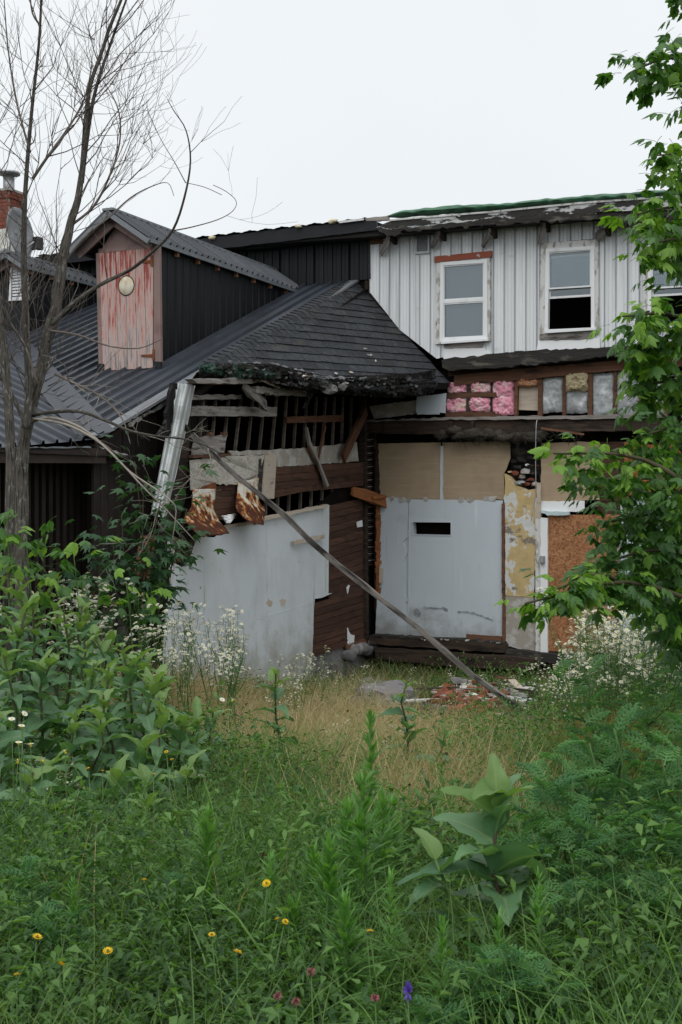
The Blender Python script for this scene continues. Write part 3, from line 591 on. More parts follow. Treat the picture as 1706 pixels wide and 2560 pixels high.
siding = slab_uv('upper_wall', MP, [(u_a - .1, s_lo(u_a) - .05), (u_a + .35, s_lo(u_a + .35)), (MP.uv(C3(225, 985))[0], s_lo(MP.uv(C3(225, 985))[0])), (u_b, s_lo(u_b)), (u_b, s_lo(u_b) + .22), (u_a + 1.0, s_lo(MP.uv(C3(225, 985))[0]) + .22), (u_a + 1.0, s_hi(u_a + 1) - .25), (u_b, s_hi(u_b) - .25), (u_b, s_hi(u_b)), (u_a - .1, s_hi(u_a))], .015, .03, M['dark_wood'], MB)
for a, b in zip(cuts[:-1], cuts[1:]):
    if b - a < .012: continue
    mid = (a + b) / 2; spans = [(None, None)]
    hs = sorted([h for h in holes if h[0] - 1e-4 <= a and b <= h[1] + 1e-4], key=lambda h: h[2])
    segs = []; prev = None
    lo = s_lo
    for h in hs:
        segs.append((lo, (lambda v: (lambda u: v))(h[2]))); lo = (lambda v: (lambda u: v))(h[3])
    segs.append((lo, s_hi))
    for f0, f1 in segs:
        if f1(mid) - f0(mid) < .03: continue
        corrugated('siding_strip', MP, a, b - .002, f0, f1, .165, .026, .03, M['white_siding'], siding, SO + R_.uniform(-.004, .004), minor=2, phase=u_a)
# --- windows
def window(q, trim, tl, fr_l, fr_b, fr_r, fr_t, parts, label=None, sill=None, flash=None):
    w = ring_slab('window', MP, inset(q, .005, .005), inset(q, fr_l, fr_b, fr_r, fr_t), SO + .035, .06, M['peel_white'], MB)
    if label: w['label'] = label
    f0 = inset(q, fr_l, fr_b, fr_r, fr_t); f1 = inset(f0, .05, .05)
    ring_slab('frame', MP, f0, f1, SO + .05, .10, M['vinyl'], w)
    return w, f1
def pane(w, q, off, blind=None):
    slab_uv('pane', MP, q, off, .006, M['glass'], w)
    if blind: slab_uv('blind', MP, q, off - .07, .01, M[blind], w)
w1, i1 = window(W1, 'peel_white', 0, .075, .03, .05, .10, None, 'closed white sash window with grey panes')
u0, u1, v0, v1 = urange(i1); vm = MP.uv(C3(360, 672), SO)[1]
slab_uv('trim_board', MP, [(W1[0][0] - .005, v1 + .055), (W1[1][0] + .02, v1 + .075), (W1[1][0] + .02, v1 + .165), (W1[0][0] - .005, v1 + .145)], SO + .055, .04, M['rust_trim'], w1)
for a, b in ((v0, vm - .02), (vm + .02, v1)):
    q = [(u0, a), (u1, a), (u1, b), (u0, b)]; ring_slab('sash', MP, q, inset(q, .022, .022), SO + .035, .035, M['vinyl'], w1); pane(w1, inset(q, .02, .02), SO + .015, 'blind')
slab_uv('meeting_rail', MP, [(u0, vm - .022), (u1, vm - .022), (u1, vm + .022), (u0, vm + .022)], SO + .042, .03, M['vinyl'], w1)
slab('sill', MP, [C3(228, 898), C3(490, 880), C3(490, 892), C3(228, 910)], SO + .10, .14, M['vinyl'], w1)
slab('sill_board', MP, [C3(243, 905), C3(463, 893), C3(460, 930), C3(247, 934)], SO + .04, .05, M['grey_wood'], w1, .004)
slab('apron_flashing', MP, [C3(243, 935), C3(463, 928), C3(508, 975), C3(243, 994)], SO + .03, .03, M['white_flash'], w1, .003)
w2, i2 = window(W2, 'peel_white', 0, .085, .03, .06, .10, None, 'white sash window with its lower sash raised')
u0, u1, v0, v1 = urange(i2); va = MP.uv(C3(950, 602), SO)[1]; vb = MP.uv(C3(950, 652), SO)[1]
q = [(u0, va), (u1, va), (u1, v1), (u0, v1)]; ring_slab('sash', MP, q, inset(q, .022, .022), SO + .035, .035, M['vinyl'], w2); pane(w2, inset(q, .02, .02), SO + .015)
q = [(u0, vb), (u1, vb), (u1, vb + .62), (u0, vb + .62)]; ring_slab('sash', MP, q, inset(q, .025, .03), SO - .01, .03, M['vinyl'], w2); pane(w2, inset(q, .02, .025), SO - .025)
slab('sill', MP, [C3(812, 835), C3(1090, 818), C3(1090, 832), C3(812, 850)], SO + .10, .14, M['vinyl'], w2)
slab('sill_board', MP, [C3(778, 855), C3(1108, 835), C3(1060, 880), C3(778, 888)], SO + .05, .06, M['grey_wood'], w2, .005)
slab('apron_flashing', MP, [C3(768, 890), C3(1110, 878), C3(1110, 932), C3(758, 948)], SO + .035, .03, M['white_flash'], w2, .003)
w3, i3 = window(W3, 'peel_white', 0, .075, .03, .06, .10, None, 'white sash window partly hidden by leaves, lower half open')
u0, u1, v0, v1 = urange(i3); va = MP.uv(C3(1450, 604), SO)[1]; vb = MP.uv(C3(1450, 645), SO)[1]
q = [(u0, va), (u1, va), (u1, v1), (u0, v1)]; ring_slab('sash', MP, q, inset(q, .022, .022), SO + .035, .035, M['vinyl'], w3); pane(w3, inset(q, .02, .02), SO + .015)
q = [(u0, vb), (u1, vb), (u1, vb + .6), (u0, vb + .6)]; ring_slab('sash', MP, q, inset(q, .025, .03), SO - .01, .03, M['vinyl'], w3); pane(w3, inset(q, .02, .025), SO - .025)
# --- louvred vent
vt = ring_slab('vent', MP, VENT, inset(VENT, .03, .035), SO + .03, .06, M['galv'], MB)
a, b, c, d = urange(inset(VENT, .03, .035)); nsl = 9
for k in range(nsl):
    z0 = c + (d - c) * k / nsl
    vs = [MP.at(a, z0, SO + .02), MP.at(b, z0, SO + .02), MP.at(b, z0 + .055, SO - .03), MP.at(a, z0 + .055, SO - .03)]
    vs += [v + Vector((0, 0, .006)) for v in vs]
    mk('slat', vs, [[0, 1, 2, 3], [7, 6, 5, 4], [0, 4, 5, 1], [1, 5, 6, 2], [2, 6, 7, 3], [3, 7, 4, 0]], M['galv'], vt)
# --- eaves: torn fascia, rotten boards, tarp, brackets
EO = .42
slab('fascia', MP, [C2(1150, 310), C2(1225, 275), C3(0, 218), C3(500, 178), C3(1045, 122), C3(1700, 78), C3(1700, 150), C3(1040, 185), C3(480, 228), C3(0, 258), C2(1210, 340)], EO, .03, M['peel_fascia'], MB, .012, .09)
slab('soffit_board', MP, [C2(1150, 310), C2(1210, 320), C2(1568, 285), C3(500, 215), C3(1070, 180), C3(1105, 215), C3(500, 250), C3(0, 290), C2(1330, 350), C2(1225, 370)], EO + .02, .05, M['rotten'], MB, .014, .06)
slab('soffit_board', MP, [C3(1080, 165), C3(1700, 120), C3(1700, 205), C3(1400, 225), C3(1230, 245), C3(1105, 265), C3(1110, 215)], EO - .03, .05, M['rotten'], MB, .02, .06)
slab('roof_edge_strip', MP, [C2(1230, 268), C3(500, 182), C3(1030, 130), C3(1700, 82), C3(1700, 72), C3(1030, 119), C3(500, 172), C2(1230, 258)], EO + .015, .03, M['peel_white'], MB)
tp = [MP.uv(p, EO) for p in (C2(1215, 240), C3(0, 190), C3(250, 172), C3(500, 158), C3(800, 128), C3(1040, 108), C3(1400, 84), C3(1700, 70))]
tf = pline(tp)
def tarp_fn(i, j):
    u = lerp(tp[0][0], tp[-1][0], i); a = j * 2 * math.pi; n = noise.noise(Vector((u * 2.2, j * 2, 1))); n2 = noise.noise(Vector((u * 7, math.sin(a) * 1.5, 4)))
    r = (.058 + .022 * n + .016 * n2) * min(1, .3 + i * 14)
    return MP.at(u, tf(u) + math.sin(a) * r * .9 + .02, EO - .08 + math.cos(a) * r * 2.2)
gridmesh('tarp', tarp_fn, 190, 14, M['tarp'], MB)['label'] = 'rolled green tarpaulin along the roof edge'
for (x, y), (x2, y2), wd in ((C2(1235, 360), C2(1180, 490), .09), (C3(215, 285), C3(178, 380), .07), (C3(500, 270), C3(462, 370), .08), (C3(797, 235), C3(778, 355), .08), (C3(1135, 255), C3(1095, 330), .11)):
    a = MP.p((x, y), .30); b = MP.p((x2, y2), .12)
    bar('rafter_tail', [a, a.lerp(b, .35) + Vector((.02, 0, 0)), a.lerp(b, .7), b], .045, wd, M['grey_wood'], MB, side=W, jit=.008, ends=.6)
    c = MP.p((x + 6, y), .26); bar('rafter_tail', [c, c - Uv * -.25 - Z * .04], .05, .16, M['dark_wood'], MB, side=Z)
# --- black half of the upper wall with its fascia
kb_lo = lambda u: P0.z - 1.2
kb_top = pline([MP.uv(p, .03) for p in (C1(200, 690), C1(640, 645), C2(480, 440), C2(1110, 362))])
ul = MP.uv((-60, 650), .03)[0]; ur = MP.uv(C2(1106, 500), .03)[0]
k = ul
blackw = slab_uv('black_wall', MP, [(ul, P0.z - 1.4), (ur - .02, P0.z - .5), (ur - .02, kb_top(ur)), (ul, kb_top(ul))], 0, .05, M['interior'], MB)
while k < ur - .05:
    e = min(k + .60, ur); corrugated('siding_sheet', MP, k, e - .004, (lambda u: P0.z + .02 if u > MP.inv(P0)[0] - .15 else P0.z - 1.2), lambda u: kb_top(u) + .1, .15, .02, .04, M['black_siding'], blackw, .03 + R_.uniform(0, .004), minor=1, phase=ul); k = e
slab('fascia', MP, [C1(-250, 680), C1(245, 632), C1(640, 598), C2(50, 378), C2(600, 312), C2(1150, 262), C2(1165, 325), C2(300, 430), C1(640, 650), C1(-250, 740)], .40, .04, M['black_fascia'], MB, .004, .12)
slab('frieze_board', MP, [C2(280, 425), C2(1170, 320), C2(1160, 352), C2(1110, 362), C2(300, 455)], .25, .22, M['black_fascia'], MB)
wf = pline([MP.uv(p, .42) for p in (C1(-250, 678), C1(245, 628), C1(640, 596), C2(50, 372), C2(600, 308), C2(1080, 256))])
a, b = MP.uv(C1(245, 600), .42)[0], MP.uv(C2(1080, 256), .42)[0]
vs = []; fs = []; n = 260
for i in range(n + 1):
    u = lerp(a, b, i / n); h = wf(u) + .016 + .014 * math.sin(u * 2 * math.pi / .28) ** 3
    vs += [MP.at(u, h, .43), MP.at(u, h + .5 * .09 + .0, -.4)]
for i in range(n): fs.append([2 * i, 2 * i + 2, 2 * i + 3, 2 * i + 1])
mk('roof_sheet', vs, fs, M['metal_roof'], MB)
slab('flashing_strip', MP, [C2(905, 268), C2(1070, 250), C2(1070, 262), C2(910, 282)], .44, .02, M['peel_white'], MB)
slab('roof_edge_board', MP, [C2(1075, 250), C2(1230, 234), C2(1235, 262), C2(1090, 268)], .41, .05, M['grey_wood'], MB, .004)
for p in (C2(80, 376), C2(645, 303), C2(880, 268), C2(862, 272), C1(1390, 510)):
    lump('roof_foam', MP.p(p, .41), .05, .05, .03, M['orange_wood'] if False else M['cream'], MB, .4, p[0])
slab('red_block', MP, [C2(1112, 372), C2(1190, 362), C2(1190, 415), C2(1112, 420)], SO + .03, .04, M['brown_wood'], MB)
slab('corner_trim', MP, [C2(1098, 365), C2(1110, 363), C2(1112, 645), C2(1100, 660)], SO + .03, .05, M['black_fascia'], MB)
# --- roof deck, rooms behind
def box_uv(name, u0, u1, v0, v1, d0, d1, mat, parent, front=True):
    q = [MP.at(u, v, -d) for d in (d0, d1) for v in (v0, v1) for u in (u0, u1)]
    fs = [[4, 5, 7, 6], [0, 4, 6, 2], [1, 3, 7, 5], [2, 6, 7, 3], [0, 1, 5, 4]]
    if front: fs.append([0, 2, 3, 1])
    return mk(name, q, fs, mat, parent)
zt = MP.uv(C3(0, 250))[1]; zf = MP.uv(C3(500, 1010))[1]
box_uv('room', u_a - 6, u_b + 3, zf, zt, .10, 4.2, M['room'], MB, False)
q = [MP.at(ul, wf(ul) - .02, .35), MP.at(u_b + 2, tf(u_b + 2) - .06, .35), MP.at(u_b + 2, tf(u_b + 2) + .25, -6), MP.at(ul, wf(ul) + .3, -6)]
mk('roof_deck', q + [v - Z * .06 for v in q], [[0, 1, 2, 3], [7, 6, 5, 4], [0, 4, 5, 1], [1, 5, 6, 2], [2, 6, 7, 3], [3, 7, 4, 0]], M['rotten'], MB)
# --- ragged black ledge below the siding
slab('ledge_flashing', MP, [C3(232, 1000), C3(510, 965), C3(760, 945), C3(1110, 932), C3(1700, 885), C3(1700, 945), C3(1110, 985), C3(1000, 1000), C3(700, 1030), C3(400, 1050), C3(270, 1058), C3(235, 1040)], .20, .22, M['rotten'], MB, .01, .07)
# --- lower wall backing (dark cavity)
zb = -1.05
uc = MP.inv(CORN)[0]
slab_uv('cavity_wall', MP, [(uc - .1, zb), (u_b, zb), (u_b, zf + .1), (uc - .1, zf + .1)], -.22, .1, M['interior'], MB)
LW = MB
# header beam + stud bays with insulation
slab('header_beam', MP, [C3(300, 1085), C3(760, 1040), C3(1240, 1000), C3(1700, 965), C3(1700, 1025), C3(1140, 1062), C3(640, 1112), C3(300, 1140)], .02, .20, M['brown_wood'], MB, .004, .1)
slab('header_beam', MP, [C3(270, 1050), C3(1200, 975), C3(1700, 935), C3(1700, 968), C3(1200, 1005), C3(270, 1090)], -.06, .12, M['dark_wood'], MB)
for x, x2, y0, y1 in ((637, 655, 1112, 1312), (768, 792, 1098, 1310), (905, 923, 1085, 1312), (1046, 1070, 1075, 1312), (1187, 1205, 1060, 1312), (1330, 1350, 1050, 1312), (1470, 1490, 1040, 1312), (372, 394, 1125, 1300), (505, 520, 1120, 1300)):
    slab('stud', MP, [C3(x, y0), C3(x2, y0 - 2), C3(x2 - 3, y1), C3(x - 3, y1)], -.01 + R_.uniform(-.02, .02), .10, M['brown_wood'] if x > 600 else M['dark_wood'], MB)
slab('nailer', MP, [C3(258, 1184), C3(535, 1178), C3(540, 1204), C3(258, 1212)], .012, .05, M['brown_wood'], MB, .003)
slab('nailer', MP, [C3(252, 1290), C3(560, 1286), C3(560, 1316), C3(252, 1318)], .012, .05, M['brown_wood'], MB, .003)
def fluff(name, x0, y0, x1, y1, mat, off=-.06, bulge=.07, seed=0):
    A = MP.uv(C3(x0, y0), off); B = MP.uv(C3(x1, y1), off)
    def fn(i, j):
        u = lerp(A[0], B[0], i); v = lerp(A[1], B[1], j); e = (min(i, 1 - i) * min(j, 1 - j) * 4); e = min(1, e * 6) ** .4
        n = noise.noise(Vector((u * 9, v * 9, seed))) * .6 + noise.noise(Vector((u * 22, v * 22, seed))) * .5 + noise.noise(Vector((u * 48, v * 48, seed))) * .35
        k = noise.noise(Vector((i * 3, j * 3, seed + 5)))
        return MP.at(u + n * .012 + (k * .03 if i in (0, 1) else 0), v + n * .016 + (k * .05 if j in (0, 1) else 0), off + bulge * e * (1 + .8 * n))
    return gridmesh(name, fn, 24, 20, M[mat], MB)
for i, (a, b, c, d) in enumerate(((266, 1130, 378, 1184), (393, 1124, 508, 1184), (517, 1114, 634, 1212), (256, 1208, 378, 1294), (382, 1206, 506, 1288), (516, 1196, 638, 1310))):
    fluff('pink_insulation', a, b, c, d, 'pink_fluff', seed=i * 3.3)
fluff('brown_insulation', 652, 1104, 772, 1146, 'brown_fluff', seed=40)
fluff('yellow_insulation', 922, 1074, 1046, 1172, 'yellow_fluff', -.03, .08, seed=50)
slab('beige_panel', MP, [C3(652, 1140), C3(772, 1135), C3(772, 1280), C3(652, 1276)], -.09, .02, M['beige_board'], MB)
for i, (a, b, c, d) in enumerate(((790, 1095, 906, 1290), (920, 1080, 1048, 1296), (1068, 1075, 1190, 1306), (1204, 1065, 1334, 1308), (1348, 1055, 1474, 1308))):
    fluff('plastic_sheet', a, b, c, d, 'plastic_film', -.075, .03, seed=60 + i * 4)
slab('ledger_plank', MP, [C6(150, 133), C6(660, 112), C6(1200, 105), C6(2100, 92), C6(2100, 118), C6(1200, 128), C6(660, 132), C6(150, 140)], .19, .28, M['grey_wood'], MB, .006, .08)
for (x0, y0, x1, y1, off) in ((140, 138, 700, 128, .16), (680, 130, 1250, 126, .14), (1240, 126, 2100, 112, .15)):
    slab('floor_beam', MP, [C6(x0, y0), C6(x1, y1), C6(x1, y1 + 95), C6(x0, y0 + 78)], off, .16, M['dark_wood'], MB, .006, .12)
for x in (250, 690, 830):
    slab('joist_end', MP, [C6(x, 140), C6(x + 20, 139), C6(x + 18, 215), C6(x - 2, 215)], .19, .05, M['dark_wood'], MB)
slab('pale_soffit', MP, [C6(478, -20), C6(668, -45), C6(664, 85), C6(625, 82), C6(625, 94), C6(480, 96), C6(470, 70)], .10, .02, M['door_panel'], MB, .004)
slab('pale_soffit', MP, [C6(165, 40), C6(478, 0), C6(470, 90), C6(200, 125)], .04, .02, M['bare_plaster'], MB, .004)
# nest-like debris under the beam
i = 0
for x in range(640, 1300, 42):
    y = 205 + R_.uniform(-8, 25) + (20 if x > 1000 else 5)
    lump('debris_clump', MP.p(C6(x, y), .14 + R_.uniform(-.03, .05)), R_.uniform(.09, .18), .07, R_.uniform(.04, .08), M['straw_debris'], MB, .6, x * .1); i += 1
vs, fs, uvs = [], [], []
for i in range(240):
    a = MP.p(C6(R_.uniform(640, 1560), R_.uniform(190, 262)), .16 + R_.uniform(0, .06)); d = Vector((R_.gauss(0, 1), R_.gauss(0, .5), R_.gauss(-.2, .6))).normalized() * R_.uniform(.05, .22)
    tube_geo([a, a + d * .5 + Vector((0, 0, .02)), a + d], R_.uniform(.002, .005), 3, vs, fs, uvs)
tag(mk('straw', vs, fs, M['rotten'], MB, uvs), kind='stuff')
bar('loose_lath', [MP.p(C6(1290, 185), .24), MP.p(C6(1570, 225), .20)], .02, .03, M['brown_wood'], MB)
# tan plywood + seam strip
pw = slab('plywood', MP, [C6(222, 285), C6(632, 277), C6(634, 650), C6(250, 640), C6(222, 612)], 0, .02, M['tan_ply'], MB, .002)
slab('plywood', MP, [C6(644, 277), C6(1088, 268), C6(1088, 380), C6(1062, 450), C6(1046, 480), C6(1046, 652), C6(646, 656)], 0, .02, M['tan_ply'], MB, .004, .1)
slab('seam_strip', MP, [C6(631, 300), C6(650, 300), C6(646, 665), C6(636, 690), C6(628, 655)], .012, .015, M['door_panel'], MB, .003)
# painted hardboard panels with slot window
slab('panel_backing', MP, [C6(300, 660), C6(446, 660), C6(446, 1530), C6(300, 1530)], -.012, .01, M['door_panel'], MB)
dl = [C6(240, 642), C6(330, 636), C6(425, 646), C6(421, 760), C6(418, 900), C6(386, 925), C6(416, 1000), C6(390, 1060), C6(402, 1130), C6(392, 1270), C6(420, 1300), C6(417, 1545), C6(205, 1532), C6(222, 1200), C6(232, 900)]
slab('painted_panel', MP, dl, .004, .016, M['door_panel'], MB, .004, .08)
SLOT = rect_uv(MP, C6(447, 795), C6(702, 797), C6(702, 886), C6(450, 881), .010)
outer = rect_uv(MP, C6(426, 648), C6(1040, 656), C6(1034, 1556), C6(418, 1546), .010)
ring_slab('painted_panel', MP, outer, SLOT, .010, .02, M['door_panel'], MB)
slab('panel_batten', MP, [C6(423, 760), C6(430, 760), C6(424, 1546), C6(417, 1546)], .0135, .01, M['door_panel'], MB, .002)
slab('panel_batten', MP, [C6(712, 900), C6(716, 900), C6(715, 1550), C6(711, 1550)], .0125, .01, M['door_panel'], MB, .001)
for pts in ([(456, 1370), (480, 1360), (506, 1385), (500, 1415), (474, 1425), (458, 1405)], [(500, 1352), (660, 1356), (682, 1366), (678, 1386), (640, 1368), (520, 1366)], [(740, 1380), (800, 1378), (900, 1402), (980, 1440), (975, 1448), (890, 1416), (800, 1392), (745, 1396)]):
    slab('soot_mark', MP, [C6(*p) for p in pts], .0125, .002, M['soot'], MB, .006, .03)
ring_slab('slot_frame', MP, [(p[0] + dx * .006, p[1] + dy * .006) for p, (dx, dy) in zip(SLOT, ((-1, -1), (1, -1), (1, 1), (-1, 1)))], [(p[0] + dx * .008, p[1] + dy * .008) for p, (dx, dy) in zip(SLOT, ((1, 1), (-1, 1), (-1, -1), (1, -1)))], .018, .16, M['door_panel'], MB)
for k, (a, b) in enumerate(((300, 30), (360, 40), (410, 26), (520, 34), (745, 40), (800, 50), (905, 45), (940, 60))):
    y = 640 + R_.uniform(-2, 10); slab('torn_paint', MP, [C6(a, y - 10), C6(a + b, y - 12), C6(a + b * .9, y + 14), C6(a + b * .4, y + 22), C6(a + 3, y + 12)], .018, .005, M['bare_plaster'], MB, .006, .02)
slab('base_patch', MP, [C6(800, 1528), C6(1032, 1544), C6(1030, 1582), C6(798, 1570)], .022, .02, M['brown_wood'], MB, .003)
slab('door_trim', MP, [C6(1031, 676), C6(1050, 676), C6(1050, 1264), C6(1031, 1262)], .05, .05, M['brown_wood'], MB, .002)
slab('door_trim', MP, [C6(1036, 1266), C6(1056, 1266), C6(1056, 1590), C6(1036, 1585)], .045, .05, M['brown_wood'], MB, .002)
slab('corner_strip', MP, [C6(208, 285), C6(222, 285), C6(232, 700), C6(222, 900), C6(228, 1190), C6(200, 1190)], .03, .05, M['dark_wood'], MB, .006)
for k in range(14):
    y = 660 + k * 44; slab('splinter', MP, [C6(206 + R_.uniform(-6, 6), y), C6(236 + R_.uniform(-8, 8), y + R_.uniform(-8, 8)), C6(232 + R_.uniform(-8, 6), y + 46), C6(212, y + 50)], .05 + R_.uniform(0, .02), .03, M['orange_wood'], MB, .006, .03)
slab('yellow_tag', MP, [C6(232, 1100), C6(254, 1100), C6(250, 1198), C6(230, 1198)], .06, .03, M['beige_board'], MB)
# peeling plaster pier with a broken hole full of stones
slab('plaster_pier', MP, [C6(1048, 480), C6(1090, 500), C6(1130, 560), C6(1200, 590), C6(1262, 580), C6(1256, 640), C6(1254, 900), C6(1246, 1200), C6(1236, 1290), C6(1056, 1275), C6(1054, 900)], .03, .12, M['peel_plaster'], MB, .006, .07)
slab('plaster_base', MP, [C6(1056, 1276), C6(1236, 1291), C6(1250, 1400), C6(1252, 1640), C6(1056, 1606)], .024, .11, M['bare_plaster'], MB, .006, .08)
slab('hole_lining', MP, [C6(1088, 270), C6(1290, 268), C6(1288, 600), C6(1088, 600)], -.17, .03, M['rotten'], MB)
for (x, y, s, mt) in ((1145, 540, .085, 'galv'), (1120, 480, .07, 'brick'), (1180, 465, .09, 'plaster_chunk'), (1220, 520, .08, 'brick'), (1165, 500, .06, 'plaster_chunk'), (1245, 480, .07, 'stone'), (1210, 430, .08, 'straw_debris'), (1130, 440, .08, 'stone'), (1255, 550, .07, 'plaster_chunk'), (1195, 550, .06, 'brick'), (1110, 400, .06, 'rotten'), (1230, 380, .08, 'rotten'), (1160, 385, .09, 'rotten'), (1200, 425, .05, 'white_flash'), (1085, 470, .05, 'peel_plaster'), (1265, 430, .05, 'brick')):
    o = lump('rubble_stone', MP.p(C6(x, y), -.05 + R_.uniform(-.04, .04)), s * .8, s * .7, s * R_.uniform(.3, .7), M[{'plaster_chunk': 'bare_plaster', 'stone': 'rotten'}.get(mt, mt)], MB, .6, x * .3, lv=1 if mt != 'galv' else 2, smooth=False)
# door jamb, OSB sheet, patches to the right
slab('door_jamb', MP, [C6(1284, 768), C6(1331, 772), C6(1331, 1660), C6(1284, 1650)], .07, .12, M['vinyl'], MB, .002)
slab('jamb_strip', MP, [C6(1252, 640), C6(1284, 640), C6(1283, 1650), C6(1252, 1645)], .05, .1, M['peel_white'], MB, .003)
slab('jamb_strip', MP, [C6(1262, 540), C6(1288, 540), C6(1284, 770), C6(1254, 770)], .056, .1, M['beige_board'], MB, .004)
eb = slab('switch_box', MP, [C6(1280, 1020), C6(1308, 1020), C6(1308, 1068), C6(1280, 1068)], .13, .06, M['grey_box'], MB)
slab('cover_plate', MP, [C6(1284, 1026), C6(1304, 1026), C6(1304, 1062), C6(1284, 1062)], .137, .01, M['galv'], eb)
slab('osb_sheet', MP, [C7(524, 1046), C7(1082, 1040), C7(1078, 2120), C7(524, 2100)], .02, .02, M['osb'], MB)
slab('door_header', MP, [C7(470, 1012), C7(690, 1024), C7(690, 1046), C7(520, 1050), C7(505, 1035), C7(472, 1030)], .08, .1, M['pale_blue'], MB, .004)
slab('tan_panel', MP, [C7(478, 488), C7(924, 478), C7(930, 560), C7(880, 580), C7(928, 645), C7(905, 780), C7(928, 930), C7(470, 945)], .004, .02, M['tan_ply'], MB, .004)
slab('white_patch', MP, [C7(470, 940), C7(812, 935), C7(812, 1018), C7(474, 1020)], .012, .02, M['vinyl'], MB, .004)
for k in range(13):
    y = 480 + k * 46; slab('clapboard', MP, [C7(905, y), C7(1146, y - 3), C7(1146, y + 43), C7(905, y + 45)], -.02 + R_.uniform(-.008, .008), .02, M['clapboard'], MB)
slab('door_jamb', MP, [C7(1064, 1050), C7(1084, 1050), C7(1084, 2120), C7(1064, 2120)], .06, .1, M['grey_wood'], MB)
slab('corner_post', MP, [C7(1120, 480), C7(1150, 480), C7(1150, 1060), C7(1120, 1060)], .03, .1, M['orange_wood'], MB)
for k in range(8):
    x = 1152 + k * 56; slab('orange_board', MP, [C7(x, 500), C7(x + 53, 498), C7(x + 53, 892), C7(x, 893)], .01 + R_.uniform(-.004, .004), .02, M['orange_wood'], MB)
slab('window_head', MP, [C7(1180, 896), C7(1700, 905), C7(1700, 930), C7(1190, 924)], .06, .08, M['pale_blue'], MB)
for k in range(15):
    y = 930 + k * 80; slab('clapboard', MP, [C7(1090, y), C7(1750, y + 5), C7(1750, y + 83), C7(1090, y + 78)], .02 + R_.uniform(-.004, .004), .02, M['pale_blue'], MB)
# sill timbers at the foot of the wall
slab('sill_beam', MP, [C6(165, 1546), C6(560, 1560), C6(1050, 1600), C6(1050, 1652), C6(560, 1618), C6(170, 1596)], .24, .26, M['dark_wood'], MB, .006, .1)
slab('sill_beam', MP, [C6(200, 1622), C6(700, 1652), C6(1240, 1692), C6(1240, 1772), C6(700, 1740), C6(210, 1694)], .34, .22, M['dark_wood'], MB, .006, .12)
slab('sill_beam', MP, [C6(1050, 1630), C6(1600, 1680), C6(1600, 1740), C6(1050, 1692)], .20, .2, M['rotten'], MB, .006, .12)
slab('sill_shelf', MP, [C6(180, 1534), C6(1040, 1585), C6(1045, 1600), C6(180, 1548)], .23, .24, M['rotten'], MB, .008, .06)
for k in range(46):
    x = R_.uniform(430, 1050) if k < 36 else R_.uniform(200, 1040); y = 1550 + (x - 200) * .05 + R_.uniform(-6, 6)
    a = MP.p(C6(x, y), .20 + R_.uniform(-.08, .03)); ang = R_.uniform(0, 3.1)
    d = (W * math.cos(ang) + Uv * math.sin(ang)); e = d.cross(Z); s = R_.uniform(.02, .07)
    vs = [a + d * s + e * s * .3, a + e * s * .6 - d * s * .2, a - d * s - e * s * .2, a - e * s * .5 + d * s * .3]; vs += [v + Z * R_.uniform(.01, .02) for v in vs]
    mk('debris_chip', vs, [[3, 2, 1, 0], [4, 5, 6, 7], [0, 1, 5, 4], [1, 2, 6, 5], [2, 3, 7, 6], [3, 0, 4, 7]], M[R_.choice(['grey_wood', 'brown_wood', 'plaster_chunk', 'rotten', 'beige_board'])], MB)
slab_uv('foundation', MP, [(uc - .1, zb - .5), (u_b, zb - .5), (u_b, MP.uv(C6(800, 1560))[1] - .02), (uc - .1, MP.uv(C6(200, 1540))[1])], .0, .3, M['rotten'], MB)
hc = thing('hanging_cable', 'thin grey cable hanging down past the stone-filled hole', 'cable', MP.p(C6(1225, 788), .25))
cp = [MP.p(C6(x, y), o) for x, y, o in ((1262, 130, .21), (1256, 190, .25), (1253, 400, .26), (1254, 600, .25), (1240, 690, .26), (1225, 788, .27))]
sp = smoothpath([(v, .007) for v in cp], 5); tube('wire', [a for a, b in sp], .007, M['galv'], hc, 5)
# ================================================================== COLLAPSING WING (shingled roof, ruined wall)
RW = thing('collapsed_wing', 'collapsing timber wing with torn shingle roof and stripped wall', 'building', RP.at(-3, -.95, 0))
def RS(name, pts, off, th, mat, rag=0.0, step=.08, parent=None, bend=None):
    return slab(name, RP, [C5(*p) for p in pts], off, th, M[mat], parent or RW, rag, step, bend)
n_end = RP.uv(C5(130, 700))[0]
def zroof(u): return P0.z + (RP.at(u, 0) - P0).dot(Uv) * ATAN
u0_, u1_ = n_end + .25, .1
q = [RP.at(u, v, -d) for d in (.02, 2.2) for u, v in ((u0_, -1.2), (u1_, -1.2), (u1_, zroof(u1_) - .12), (u0_, zroof(u0_) - .12))]
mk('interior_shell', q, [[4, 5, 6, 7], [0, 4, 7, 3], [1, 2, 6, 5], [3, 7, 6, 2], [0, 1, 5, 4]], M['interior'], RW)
# studs of the opened wall
for (x0, y0, x1, y1) in ((345, 245, 310, 640), (425, 250, 393, 640), (510, 250, 470, 640), (592, 245, 545, 640), (668, 240, 628, 640), (745, 235, 705, 640), (822, 235, 787, 620), (888, 235, 862, 620), (955, 240, 932, 610), (1020, 240, 998, 600), (1082, 240, 1062, 600), (1142, 240, 1120, 590), (1200, 240, 1185, 580), (1255, 240, 1245, 580), (1310, 240, 1303, 580)):
    RS('stud', [(x0 - 3.5, y0), (x0 + 3.5, y0), (x1 + 3.5, y1), (x1 - 3.5, y1)], -.06, .035, 'stud')
for i, x in enumerate((755, 832, 906, 981, 1051, 1121, 1184, 1246, 1305)):
    RS('stud', [(x - 4, 780), (x + 4, 780), (x - 4, 1080), (x - 12, 1080)], -.05, .035, 'stud')
